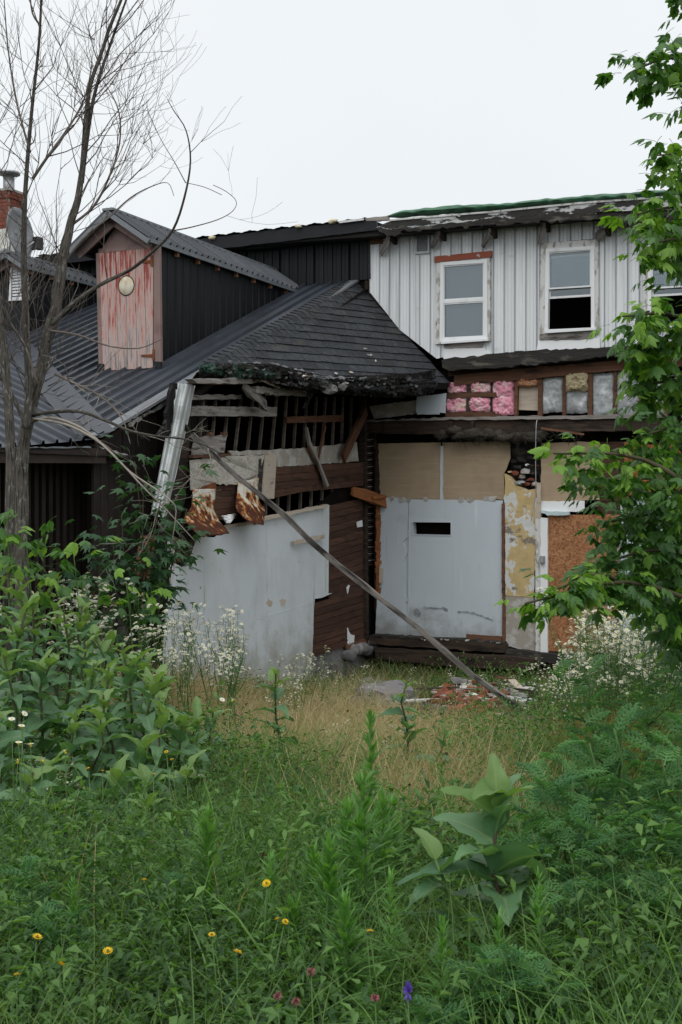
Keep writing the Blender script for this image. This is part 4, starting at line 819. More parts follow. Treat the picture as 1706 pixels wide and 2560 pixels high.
# surviving sheathing boards and braces
RS('board', [(265, 300), (820, 308), (817, 368), (262, 366)], .01, .03, 'grey_wood', .004)
RS('board', [(280, 228), (590, 226), (582, 256), (275, 260)], .0, .03, 'grey_wood', .006)
RS('board', [(885, 370), (1255, 360), (1255, 402), (885, 413)], .0, .03, 'brown_wood', .003)
RS('board', [(300, 505), (495, 488), (478, 568), (270, 588)], .01, .025, 'grey_wood', .006)
RS('board', [(272, 588), (480, 566), (470, 606), (270, 622)], .02, .025, 'grey_wood', .005)
RS('board', [(270, 622), (520, 610), (520, 634), (270, 640)], .05, .06, 'brown_wood', .003)
RS('block', [(382, 475), (412, 472), (408, 496), (380, 498)], .03, .05, 'brown_wood')
RS('block', [(470, 470), (497, 470), (492, 492), (470, 495)], .03, .05, 'brown_wood')
RS('top_plank', [(262, 124), (560, 118), (830, 135), (790, 142), (590, 155), (300, 152)], .22, .10, 'grey_wood', .004)
RS('top_plank', [(270, 150), (592, 150), (590, 160), (270, 158)], .16, .06, 'brown_wood', .003)
RS('top_plank', [(690, 170), (850, 185), (1030, 196), (1022, 236), (840, 228), (680, 212)], .20, .07, 'grey_wood', .010, .04)
a, b = RP.p(C5(590, 165), .14), RP.p(C5(755, 318), .20)
bar('broken_plank', [a, a.lerp(b, .3), a.lerp(b, .6) + Z * .01, a.lerp(b, .85), b], .05, .13, M['grey_wood'], RW, side=Z, jit=.014, ends=.5)
a, b = RP.p(C5(700, 118), .25), RP.p(C5(830, 175), .24)
bar('broken_plank', [a, a.lerp(b, .5), b], .03, .06, M['beige_board'], RW, side=Z, jit=.01, ends=.5)
a, b = RP.p(C5(1395, 330), .12), RP.p(C5(1250, 645), .12)
bar('brace', [a, a.lerp(b, .5), b], .05, .15, M['brown_wood'], RW, side=Uv, jit=.003)
sp = [RP.p(C5(*p), o) for *p, o in ((1010, 440, .06), (1030, 545, .07), (1085, 660, .09), (1145, 828, .10))]
bar('dangling_lath', sp, .03, .055, M['grey_wood'], RW, side=Uv, jit=.006)
sp = [RP.p(C5(*p), o) for *p, o in ((1015, 560, .05), (1060, 650, .05), (1130, 790, .06))]
bar('dangling_lath', sp, .02, .05, M['brown_wood'], RW, side=Uv, jit=.005)
sp = [RP.p(C5(*p), o) for *p, o in ((1132, 430, .05), (1110, 540, .06), (1088, 655, .07))]
bar('dangling_lath', sp, .02, .05, M['brown_wood'], RW, side=Uv, jit=.004)
sp = [RP.p(C5(*p), o) for *p, o in ((1310, 860, .05), (1380, 880, .12), (1460, 905, .20), (1528, 935, .26))]
bar('splintered_timber', sp, .07, .16, M['orange_wood'], RW, side=Z, jit=.012, ends=.75)
sp = [RP.p(C5(*p), o) for *p, o in ((1440, 900, .22), (1500, 890, .26), (1532, 892, .27))]
bar('splintered_timber', sp, .04, .06, M['orange_wood'], RW, side=Z, jit=.008, ends=.5)
# plaster band, lath sheet, brown boards
RS('plaster_band', [(505, 598), (740, 588), (1010, 574), (1340, 536), (1352, 662), (1100, 680), (816, 697), (818, 612), (738, 618), (520, 622)], .015, .03, 'bare_plaster', .006, .07)
yl, yr = [700, 752, 802, 850, 905], [668, 706, 744, 782, 822]
for k in range(4):
    RS('clapboard', [(806 - k * 4, yl[k]), (1386, yr[k]), (1386, yr[k + 1] - 2), (975 if k == 3 else 1100, (865 if k == 3 else lerp(yl[k + 1], yr[k + 1], .5)) - 2), (803 - k * 4, yl[k + 1] - 3)], .02 + R_.uniform(0, .008), .025, 'clapboard')
for k in range(6):
    y = 812 + k * 38; RS('clapboard', [(405, y + 12), (560, y), (556, y + 36), (405, y + 48)], .012 + R_.uniform(0, .008), .02, 'clapboard')
RS('clapboard', [(560, 790), (700, 760), (700, 840), (560, 850)], .0, .02, 'clapboard')
RS('beige_batten', [(742, 618), (818, 609), (800, 906), (722, 906)], .045, .03, 'beige_board', .002)
RS('dark_batten', [(700, 650), (742, 620), (722, 900), (690, 840)], .03, .03, 'rotten', .006)
RS('lath_sheet', [(247, 655), (520, 625), (736, 622), (722, 680), (702, 772), (560, 812), (410, 812), (330, 838), (255, 850)], .035, .006, 'lath_sheet', .005, .06, bend=lambda u, v: .02 * math.sin(u * 5))
RS('rust_strip', [(300, 838), (420, 800), (420, 870), (310, 880)], .04, .01, 'rust', .004)
def flap(name, outline, off0, curl, seed, mat='rust_flap'):
    """hanging curled sheet: grid between left and right outlines"""
    def fn(i, j):
        k = j * (len(outline) - 1); a = min(int(k), len(outline) - 2); t = k - a
        l = Vector(outline[a][0]).lerp(Vector(outline[a + 1][0]), t); r = Vector(outline[a][1]).lerp(Vector(outline[a + 1][1]), t)
        q = l.lerp(r, i); n = noise.noise(Vector((i * 2.5, j * 3, seed))); n2 = noise.noise(Vector((i * 7, j * 8, seed)))
        off = off0 + curl * j ** 1.6 + .05 * math.sin(i * math.pi) + .06 * n * j + .025 * n2
        e = 8 * noise.noise(Vector((i * 5, seed, 2))) if j == 1 else 0
        return RP.p(C5(q.x, q.y + e), off)
    return gridmesh(name, fn, 14, 18, M[mat], RW, th=.008)
f1 = flap('rusty_flap', [((262, 845), (412, 842)), ((268, 900), (412, 890)), ((255, 960), (404, 985)), ((205, 1040), (436, 1055)), ((240, 1080), (480, 1100)), ((310, 1160), (505, 1136))], .04, .35, 3)
f1['label'] = 'torn tin flap with brown rust at its curled foot'
f2 = flap('rusty_flap', [((562, 800), (695, 770)), ((556, 880), (690, 860)), ((545, 940), (700, 930)), ((555, 985), (736, 970)), ((600, 1035), (732, 1030)), ((650, 1068), (728, 1080))], .05, .30, 8)
f2['label'] = 'bulging tin flap with orange rust on its lower half'
f3 = flap('plaster_flap', [((455, 1020), (548, 1003)), ((470, 1042), (535, 1035)), ((490, 1070), (510, 1066))], .05, .12, 12, 'white_flash')
# white-painted hardboard
wp = [C5(330, 1150), C5(420, 1160), C5(505, 1096), C5(735, 1050), C5(900, 1010), C5(1160, 946), C8(1157, 400), C8(1155, 742), C8(1180, 740), C8(1110, 770), C8(1066, 776), C8(1060, 830), C8(1050, 1170), C8(1040, 1300), C8(60, 1620), C8(108, 820), C8(130, 690), C8(152, 545), C8(200, 570), C8(245, 520), C8(285, 400)]
slab('white_panel', RP, wp, .035, .03, M['white_panel'], RW, .004, .12)
slab('panel_seam', RP, [C8(690, 905), C8(880, 850), C8(1060, 790), C8(1060, 797), C8(880, 858), C8(690, 912)], .0375, .004, M['white_panel'], RW, .004, .05)
RS('ledge_batten', [(735, 1028), (1150, 942), (1150, 962), (735, 1050)], .10, .07, 'beige_board', .004)
RS('ledge_batten', [(470, 1085), (720, 1045), (720, 1062), (480, 1105)], .08, .05, 'beige_board', .006)
slab('nailed_batten', RP, [C8(928, 400), C8(1130, 356), C8(1131, 382), C8(932, 424)], .10, .03, M['beige_board'], RW, .003)
for (x, y) in ((770, 805), (855, 795)):
    slab('torn_paint', RP, [C8(x - 20, y - 10), C8(x, y - 22), C8(x + 22, y - 12), C8(x + 14, y + 18), C8(x - 8, y + 24)], .038, .004, M['beige_board'], RW, .012, .02)
# clapboards beside the corner
nb = 22
for k in range(nb):
    t0, t1 = k / nb, (k + 1) / nb
    L = lambda t: (1158, 168 + t * 992) if t < .6 else (1056, 190 + t * 970); Rr = lambda t: (lerp(1386, 1412, t), lerp(118, 1040, t))
    a, b, c, d = L(t0), Rr(t0), Rr(t1), (L(t0)[0], L(t1)[1] if (t1 < .6) == (t0 < .6) else (190 + t1 * 970 if t0 >= .6 else 168 + t1 * 992))
    slab('clapboard', RP, [C8(*a), C8(*b), C8(c[0], c[1] - 3), C8(d[0], d[1] - 3)], .005 + R_.uniform(-.004, .008), .025, M['clapboard'], RW, .0015, .2)
slab('clapboard', RP, [C8(1270, 1075), C8(1412, 1030), C8(1410, 1080), C8(1275, 1108)], .03, .03, M['brown_wood'], RW)
for pts in ([(1340, 275), (1375, 262), (1380, 300), (1345, 310)], [(1280, 965), (1300, 1010), (1325, 1015), (1322, 1060), (1282, 1078)], [(1275, 700), (1295, 690), (1280, 745)]):
    slab('plaster_scrap', RP, [C8(*p) for p in pts], .03, .01, M['white_flash'], RW, .006, .03)
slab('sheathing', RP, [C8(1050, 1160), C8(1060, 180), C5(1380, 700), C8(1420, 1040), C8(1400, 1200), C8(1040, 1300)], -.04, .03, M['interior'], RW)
# corner posts and lath ends
slab('corner_post', RP, [C5(1390, 200), C5(1404, 200), C8(1420, 1030), C8(1402, 1040)], .05, .1, M['dark_wood'], RW, .003)
slab('corner_post', RP, [C5(1404, 200), C5(1462, 230), C8(1472, 1010), C8(1420, 1030)], -.01, .1, M['interior'], RW)
slab('corner_post', RP, [C5(1462, 230), C5(1476, 232), C8(1486, 1000), C8(1470, 1010)], .03, .1, M['brown_wood'], RW, .003)
for k in range(60):
    y = 470 + k * 14.6; x0 = 1408 + R_.uniform(-2, 4); x1 = R_.uniform(1436, 1462)
    slab('lath_end', RP, [C5(x0, y + 6), C5(x1, y + R_.uniform(-1, 3)), C5(x1, y + 8), C5(x0, y + 12)], .02 + R_.uniform(0, .015), .02, M['dark_wood'] if k % 3 else M['grey_wood'], RW)
slab('foundation', RP, [C8(1040, 1150), C8(1420, 1030), C8(1440, 1300), C8(1000, 1400)], -.03, .3, M['stone'], RW, .01)
for k in range(7):
    lump('foundation_stone', RP.p(C8(1280 + k * 28, 1130 + R_.uniform(-15, 25) - k * 6), .02), .12, .1, .09, M['stone'], RW, .35, k * 2.2)
# leaning corner board and black backing strip
def corner_board(i, j):
    top = [(165, 150), (205, 158), (245, 160), (283, 172)]; bot = [(0, 1010), (28, 1020), (62, 1030), (92, 1040)]
    k = i * 3; a = min(int(k), 2); t = k - a
    p = Vector(top[a]).lerp(Vector(top[a + 1]), t).lerp(Vector(bot[a]).lerp(Vector(bot[a + 1]), t), j)
    prof = .20 - .16 * abs(i - .45) * 2 + .018 * math.sin(i * 26) + .02 * noise.noise(Vector((i * 3, j * 9, 1)))
    return RP.p(C5(p.x, p.y + 8 * noise.noise(Vector((i * 6, j, 3)))), prof)
cb = gridmesh('corner_board', corner_board, 36, 30, M['corner_metal'], RW, th=.012, smooth=False); cb['label'] = 'leaning pale metal corner board'
slab('torn_felt_strip', RP, [C4(1212, 440), C4(1245, 440), C4(1200, 780), C4(1180, 820), C4(1110, 810), C4(1160, 740)], .14, .04, M['torn_felt'], RW, .02, .05)
slab('corner_stud', RP, [C5(180, 200), C5(262, 200), C5(240, 640), C5(225, 900), C5(130, 1180), C5(80, 1180), C5(130, 800)], -.02, .1, M['dark_wood'], RW, .006)
for k, (pts, mt, off) in enumerate((([(160, 380), (196, 400), (190, 540), (168, 530)], 'brown_wood', .03), ([(240, 420), (285, 385), (225, 560), (195, 568)], 'dark_wood', .05), ([(112, 400), (150, 420), (150, 560), (128, 680)], 'peel_white', .04), ([(200, 390), (240, 380), (215, 470), (196, 470)], 'dark_wood', .02))):
    slab('broken_stud', RP, [C8(*p) for p in pts], off, .05, M[mt], RW, .01, .05)
slab('leaning_plank', RP, [D3c(945, -30), D3c(1022, -30), D3c(962, 360), D3c(868, 420)], .12, .05, M['brown_wood'], RW, .003)['label'] = 'red-brown plank leaning at the wing corner'
slab('charred_board', RP, [D3c(1015, -40), D3c(1112, 0), D3c(1128, 345), D3c(1110, 420), D3c(955, 380)], .02, .05, M['torn_felt'], RW, .01)
# ---- shingled roof slope
P1 = MP.p(O(1034, 884), .05)
P2 = atD(O(452, 856), 15.0)
CU = (P1 - P2).normalized()
_n = (P1 - P2).cross(P0 - P2).normalized()
if _n.z < 0: _n = -_n
CV = _n.cross(CU).normalized()
CP = Plane(P2, CU, CV)
c0, c1, c2 = CP.inv(P0), CP.inv(P1), (0.0, 0.0)
hipb = CP.uv(O(498, 836)); 
roofC = mk('roof_deck', [P0, P1, P2] + [p - CP.N * .10 for p in (P0, P1, P2)], [[0, 2, 1], [3, 4, 5], [0, 1, 4, 3], [1, 2, 5, 4], [2, 0, 3, 5]], M['rotten'], RW)
def clip(poly, a, b):
    """keep the part of poly left of a->b"""
    out = []
    sd = lambda p: (b[0] - a[0]) * (p[1] - a[1]) - (b[1] - a[1]) * (p[0] - a[0])
    for i in range(len(poly)):
        p, q = poly[i], poly[(i + 1) % len(poly)]; s, t = sd(p), sd(q)
        if s >= 0: out.append(p)
        if s * t < 0: k = s / (s - t); out.append((p[0] + (q[0] - p[0]) * k, p[1] + (q[1] - p[1]) * k))
    return out
def hip_x(v): return lerp(c2[0], c0[0], v / c0[1])
rowh = c0[1] / 15.0; nrow = 15
for r in range(nrow):
    v0 = r * rowh; v1 = v0 + rowh * 1.12; off = (r % 2) * .175
    x = hip_x(v0) - .5 - (hip_x(v0) % .35) + off + .3
    k = -2
    while x < c1[0] + .2:
        w_ = .35
        poly = [(x + .003, v0 + R_.gauss(0, .004)), (x + w_ - .003, v0 + R_.gauss(0, .004)), (x + w_ - .003 + .05, v1), (x + .003 + .05, v1)]
        poly = clip(poly, c2, c1); poly = clip(poly, c1, c0)
        poly = clip(poly, (c0[0] + .10, c0[1]), (c2[0] + .10, c2[1]))
        if len(poly) > 2:
            ar = abs(sum(poly[i][0] * poly[(i + 1) % len(poly)][1] - poly[(i + 1) % len(poly)][0] * poly[i][1] for i in range(len(poly)))) / 2
            if ar > .004:
                lift = R_.uniform(0, .006)
                # tilted: butt edge proud, top edge tucked under the next course
                vs = [CP.at(u, v, .012 + (1 - (v - v0) / (v1 - v0)) * .016 + lift) for u, v in poly]
                vs2 = [CP.at(u, v, .002 + (1 - (v - v0) / (v1 - v0)) * .012) for u, v in poly]; n = len(poly)
                mk('shingle', vs + vs2, [list(range(n))] + [[i + n, (i + 1) % n + n, (i + 1) % n, i] for i in range(n)], M['shingle'], roofC, poly + poly)
        x += w_
# hip shingles along the metal edge
nh = 40
hv = (P2 - P0); hl = hv.length; hd = hv.normalized()
for k in range(nh):
    a = P0 + hd * (hl * k / nh); b = P0 + hd * (hl * (k + 1.35) / nh)
    if k > nh - 4: break
    sd = CP.U - hd * CP.U.dot(hd); sd.normalize(); aw = -W * 1.0
    lift = CP.N * .03
    vs = [a + lift * .6, a + sd * .24 + lift * .5, a - W * .10 + AP.N * .03, b + lift * 1.0, b + sd * .24 + lift * .9, b - W * .10 + AP.N * .05]
    vs += [v - CP.N * .012 for v in vs]
    mk('hip_shingle', vs, [[0, 3, 4, 1], [2, 5, 3, 0], [6, 7, 10, 9], [8, 6, 9, 11], [3, 9, 10, 4], [5, 11, 9, 3], [1, 4, 10, 7], [2, 8, 11, 5]], M['shingle'], roofC, [(v.x, v.y) for v in vs])
# torn eave: layers of felt and splintered edge hanging in the eave's vertical plane
EU = Vector((P1.x - P2.x, P1.y - P2.y, 0)).normalized()
EP = Plane(P2, EU, Z)
def ragged(name, top, bot, off, bulge, mat, seed, n=90, m=7, amp=.03, th=.012, jag=14):
    tf_ = pline(top); bf_ = pline(bot); x0 = max(top[0][0], bot[0][0]); x1 = min(top[-1][0], bot[-1][0])
    def fn(i, j):
        x = lerp(x0, x1, i); y = lerp(tf_(x), bf_(x), j)
        nn = noise.noise(Vector((x * .02, j * 2, seed))); n2 = noise.noise(Vector((x * .09, j * 5, seed + 3)))
        if j == 1: y += jag * n2 + jag * .8 * noise.noise(Vector((x * .3, 0, seed)))
        if j == 0: y += 4 * n2
        return EP.p(C2(x, y + 5 * n2 * j), off + bulge * math.sin(j * math.pi * .8) + amp * nn + amp * .7 * n2)
    return gridmesh(name, fn, n, m, M[mat], RW, th=th, smooth=False)
ragged('torn_roof_edge', [(-5, 1215), (300, 1196), (480, 1205), (620, 1240), (800, 1280), (1150, 1278), (1400, 1262), (1540, 1240)], [(-5, 1290), (200, 1300), (420, 1300), (560, 1345), (760, 1370), (1000, 1380), (1300, 1400), (1450, 1410), (1540, 1370)], .02, .03, 'torn_felt', 1, 170, 10, .03, jag=20)
ragged('torn_roof_edge', [(420, 1250), (620, 1275), (900, 1310), (1300, 1300), (1530, 1270)], [(420, 1300), (560, 1362), (800, 1390), (1000, 1402), (1300, 1425), (1530, 1385)], -.06, .05, 'torn_felt', 5, 130, 7, .04, jag=22)
top_ = pline([(180, 1186), (480, 1200), (620, 1232), (790, 1280), (1000, 1292), (1300, 1280), (1500, 1255)])
for k in range(34):      # grey tatters of the exposed underlayer lying along the slope's foot
    x = 190 + k * 38 + R_.uniform(-8, 8); y = top_(x) + R_.uniform(-6, 8); w_ = R_.uniform(34, 62); h_ = R_.uniform(10, 22)
    slab('felt_tatter', CP, [C2(x, y), C2(x + w_ * .4, y + R_.uniform(-5, 3)), C2(x + w_, top_(x + w_) + R_.uniform(-4, 8)), C2(x + w_ * .8, top_(x + w_ * .8) + h_), C2(x + w_ * .3, y + h_ * R_.uniform(.7, 1.2))], .05 + R_.uniform(0, .012), .006, M['grey_felt'], RW, .012, .04)
ragged('green_felt', [(-5, 1208), (120, 1200), (300, 1200), (420, 1232), (500, 1262)], [(-5, 1240), (90, 1262), (250, 1290), (420, 1288), (500, 1285)], .13, .03, 'green_felt', 14, 60, 6, .05, jag=20)
bot_ = pline([(0, 1300), (420, 1305), (560, 1350), (760, 1376), (1000, 1386), (1300, 1404), (1450, 1412), (1540, 1370)]); tp2_ = pline([(0, 1225), (300, 1205), (480, 1215), (620, 1250), (800, 1290), (1150, 1288), (1400, 1272), (1540, 1250)])
for k in range(120):      # torn, curled layers of felt and shingle hanging along the eave
    x = R_.uniform(20, 1500); a_, b_ = tp2_(x), bot_(x); y = R_.uniform(a_, b_ - 6); L_ = R_.uniform(26, 110); h_ = R_.uniform(8, 26); sl = (tp2_(x + 20) - tp2_(x)) / 20 + R_.gauss(0, .10)
    P_ = [(x, y), (x + L_ * .35, y + sl * L_ * .35 - R_.uniform(0, 5)), (x + L_, y + sl * L_ + R_.uniform(-4, 4)), (x + L_ * .92, y + sl * L_ + h_ * .5), (x + L_ * .6, y + sl * L_ * .6 + h_), (x + L_ * .3, y + sl * L_ * .3 + h_ * .7), (x + 2, y + h_ * .6)]
    o_ = .06 + .10 * (b_ - y) / max(1, b_ - a_) + R_.uniform(0, .05)
    slab('torn_layer', EP, [C2(*p) for p in P_], o_, R_.uniform(.006, .02), M[R_.choice(['torn_felt', 'torn_felt', 'rotten', 'grey_felt', 'shingle'])], RW, .010, .03, bend=lambda u, v: .03 * math.sin(u * 9 + v * 13))
slab('hanging_felt', EP, [C2(700, 1380), C2(765, 1340), C2(735, 1420), C2(690, 1495), C2(672, 1490), C2(705, 1440)], -.05, .015, M['torn_felt'], RW, .012, .04)
for (x, y, s, mt) in ((850, 1365, .10, 'stone'), (690, 1290, .05, 'beige_board'), (920, 1345, .09, 'stone'), (340, 1225, .05, 'torn_felt'), (985, 1360, .07, 'torn_felt'), (1200, 1370, .08, 'torn_felt')):
    lump('edge_fragment', EP.p(C2(x, y), .12), s, s * .6, s * .6, M[mt], RW, .5, x * .07, smooth=False)
for k in range(26):
    x = R_.uniform(180, 1500); y = pline([(0, 1250), (480, 1235), (800, 1300), (1150, 1310), (1540, 1280)])(x) + R_.uniform(-12, 40); s = R_.uniform(10, 34)
    slab('felt_scrap', EP, [C2(x, y), C2(x + s, y - 4), C2(x + s * 1.1, y + 6), C2(x + s * .3, y + 12)], .20 + R_.uniform(0, .05), .01, M[R_.choice(['grey_felt', 'torn_felt', 'rotten', 'grey_felt'])], RW, .01, .03)
for (x, y, a, b) in ((1082, 1102, 14, 5), (1110, 1140, 20, 6), (1150, 1180, 5, 8), (890, 1262, 14, 5), (990, 1255, 16, 6)):
    slab('pale_scrap', CP, [C2(x - a, y - b * .5), C2(x + a * .2, y - b), C2(x + a, y + b * .6), C2(x - a * .2, y + b)], .045, .008, M['bare_plaster'], RW, .012, .03)
# ================================================================== BLACK METAL-ROOFED WING with dormers
MW = thing('metal_roofed_wing', 'dark wing with ribbed black metal roof and small dormers', 'building', HP.at(-8.5, -3.3 - 0, 0) * 1.0)
MW.location.z = -.9
vA, vB = AP.uv(C4(50, 140)), AP.uv(C4(655, 838))
val = pline([vA, vB])
loA = lambda t: val(t) if t < vB[0] else vB[1] + (t - vB[0]) * ((AP.uv(C4(690, 815))[1] - vB[1]) / max(1e-3, AP.uv(C4(690, 815))[0] - vB[0])) * 0 
t = -9.0
roofA = mk('roof_deck', [AP.at(-9, val(-9) , -.05), AP.at(vB[0], vB[1], -.05), AP.at(0, vB[1], -.05), AP.at(0, 0, -.05), AP.at(-9, 0, -.05)], [[0, 1, 2, 3, 4]], M['interior'], MW)
while t < -.02:
    e = min(t + .675, 0); corrugated('roof_sheet', AP, t, e + .02, loA, lambda u: 0.02, .225, .042, .05, M['metal_roof'], roofA, .0 + R_.uniform(0, .003), minor=0, phase=.06); t = e
# rake flashing along the right edge, with torn white trim beneath
bar('rake_flashing', [AP.at(.0, 0, .02), AP.at(.0, vB[1] * .5, .02), AP.at(.0, vB[1] + .05, .02)], .03, .16, M['roof_trim'], MW, side=W)
for pts in ([(895, 712), (985, 668), (1000, 690), (975, 715), (905, 748)], [(1004, 662), (1100, 610), (1215, 520), (1208, 582), (1110, 628), (1010, 680)], [(690, 880), (730, 896), (735, 912), (700, 890)], [(800, 920), (930, 958), (925, 966), (805, 935)]):
    slab('torn_trim', HP, [C4(*p) for p in pts], -.02, .02, M['peel_white'], MW, .012, .05)
slab('rake_board', HP, [C4(630, 872), C4(880, 742), C4(1215, 545), C4(1215, 560), C4(890, 762), C4(660, 888)], -.05, .04, M['dark_wood'], MW, .006)
slab('red_soffit', HP, [C4(730, 860), C4(842, 790), C4(845, 860), C4(790, 868)], -.12, .02, M['brown_wood'], MW, .004)
slab('fallen_sheet', AP, [C4(630, 752), C4(680, 735), C4(730, 775), C4(690, 796)], .05, .01, M['metal_roof'], MW)
# valley flashing and left roof slope
V1, V2 = AP.at(vA[0], vA[1]), AP.at(vB[0], vB[1])
E0 = atD(C4(0, 893), 12.3)
ev = (V2 - E0)
BPn = (V2 - V1).cross(E0 - V1).normalized()
if BPn.z < 0: BPn = -BPn
_bp = Plane(E0, ev, BPn.cross(ev.normalized()))
r0, r1 = _bp.p(C4(0, 600)), _bp.p(C4(470, 842))
BV = (r0 - r1).normalized(); BU = BV.cross(_bp.N).normalized()
BP = Plane(V2, BU, BV)
eb0, eb1 = BP.inv(E0 + (E0 - V2) * .6), BP.inv(V2)
elo = pline([eb0, eb1]); vv = pline([BP.inv(V1), BP.inv(V2)])
ub0, ub1 = min(eb0[0], eb1[0]), max(eb0[0], eb1[0])
q1 = BP.inv(V1 + (V1 - V2) * .8)
roofB = mk('roof_deck', [BP.at(eb0[0], eb0[1], -.05), BP.at(eb1[0], eb1[1], -.05), BP.at(q1[0], q1[1], -.05), BP.at(eb0[0], eb0[1] + 5, -.05)], [[0, 1, 2, 3]], M['interior'], MW)
lowlen = elo; u = ub0
while u < ub1 - .02:
    e = min(u + .54, ub1)
    corrugated('roof_sheet', BP, u, e + .02, elo, (lambda x: elo(x) + 3.5) if abs(BP.inv(V1)[0] - BP.inv(V2)[0]) < 1e-3 else (lambda x: max(elo(x), min(vv(x), elo(x) + 6)) if vv(x) > elo(x) else elo(x) + 6), .18, .036, .045, M['metal_roof'], roofB, R_.uniform(0, .003), phase=.04); u = e
uq = BP.inv(V1)[0]
if uq * (eb0[0] - eb1[0]) < 0:      # ribs that start in the valley instead of at the eave
    sg = 1 if uq > 0 else -1; u = 0.0
    while u < abs(uq) * 2.2:
        e = u + .54; a_, b_ = (u, e + .02) if sg > 0 else (-e - .02, -u)
        corrugated('roof_sheet', BP, a_, b_, lambda x: vv(x) + .02, lambda x: vv(x) + 5, .18, .036, .045, M['metal_roof'], roofB, R_.uniform(0, .003), phase=.04); u = e
vd = (V1 - V2); vdn = vd.normalized(); X1 = V2 + vd * 1.7
s1 = (W * -1); 
a1 = AP.U - vdn * AP.U.dot(vdn); a1.normalize(); b1 = (BP.U if BP.U.dot(a1) < 0 else -BP.U); b1 = b1 - vdn * b1.dot(vdn); b1.normalize()
up = (AP.N + BP.N).normalized()
mk('valley_flashing', [V2 + up * .03, X1 + up * .03, X1 + a1 * .24 + AP.N * .045, V2 + a1 * .24 + AP.N * .045, X1 + b1 * .20 + BP.N * .045, V2 + b1 * .20 + BP.N * .045], [[0, 1, 2, 3], [0, 5, 4, 1]], M['metal_roof'], MW)
# left eave: fascia, soffit, wall of vertical brown boards, block wall, gable boards
ed = Vector((ev.x, ev.y, 0)).normalized(); FPp = Plane(E0, ed, Z)
fo = -.02
slab('fascia', FPp, [C4(-300, 898), C4(0, 898), C4(640, 896), C4(745, 905), C4(745, 1003), C4(0, 1000), C4(-300, 998)], fo, .05, M['brown_fascia'], MW)
slab('eave_drip', FPp, [C4(-300, 890), C4(0, 890), C4(640, 886), C4(640, 897), C4(0, 899), C4(-300, 899)], fo + .03, .04, M['roof_trim'], MW, .004, .05)
wo = -.45; zg = -1.6 - E0.z
uw0, uw1 = FPp.uv(C4(-250, 1200), wo)[0], FPp.uv(C4(725, 1200), wo)[0]; vt = FPp.uv(C4(300, 990), wo)[1] + .1
bw = (uw1 - uw0) / 19
wallB = slab_uv('board_wall', FPp, [(uw0, zg), (uw1, zg), (uw1, vt), (uw0, vt)], wo - .06, .1, M['brown_wall'], MW)
for k in range(19):
    a = uw0 + k * bw
    slab_uv('wall_board', FPp, [(a + .004, zg), (a + bw * .55, zg), (a + bw * .55, vt), (a + .004, vt)], wo + R_.uniform(-.004, .004), .05, M['brown_wall'], wallB)
slab_uv('soffit', Plane(FPp.at(0, vt - .02, 0), ed, -FPp.N), [(uw0, -.02), (uw1 + .1, -.02), (uw1 + .1, .5), (uw0, .5)], 0, .02, M['brown_wall'], MW)
# block wall + gable boards under the rake, in the ruined wall's plane further forward
GP = Plane(RP.o - W * .32, Uv, Z)
rows = 9
zlo = -1.6
for r in range(10):
    v0 = -1.7 + r * .215
    off = (r % 2) * .2; u_ = GP.uv(C4(725, 1200))[0] - .2 + off
    while u_ < GP.uv(C4(1300, 1200))[0] + .3:
        slab_uv('block', GP, [(u_ + .006, v0), (u_ + .394, v0), (u_ + .394, v0 + .205), (u_ + .006, v0 + .205)], R_.uniform(-.003, .003), .1, M['block_wall'], MW); u_ += .4
u0_, u1_ = GP.uv(C4(725, 1000))[0] - .15, GP.uv(C4(1300, 800))[0] + .6; nbd = 18
for k in range(nbd):
    a = lerp(u0_, u1_, k / nbd); b = lerp(u0_, u1_, (k + 1) / nbd) - .008
    z = lambda uu: P0.z + (GP.at(uu, 0) - P0).dot(Uv) * ATAN - .07
    slab_uv('gable_board', GP, [(a, -1.7 + 10 * .215 + .01), (b, -1.7 + 10 * .215 + .01), (b, z(b)), (a, z(a))], -.02 + R_.uniform(-.004, .004), .03, M['brown_wall'], MW)
slab_uv('gable_backing', GP, [(u0_, -1.6), (u1_, -1.6), (u1_, P0.z + (GP.at(u1_, 0) - P0).dot(Uv) * ATAN - .1), (u0_, P0.z + (GP.at(u0_, 0) - P0).dot(Uv) * ATAN - .1)], -.06, .05, M['interior'], MW)

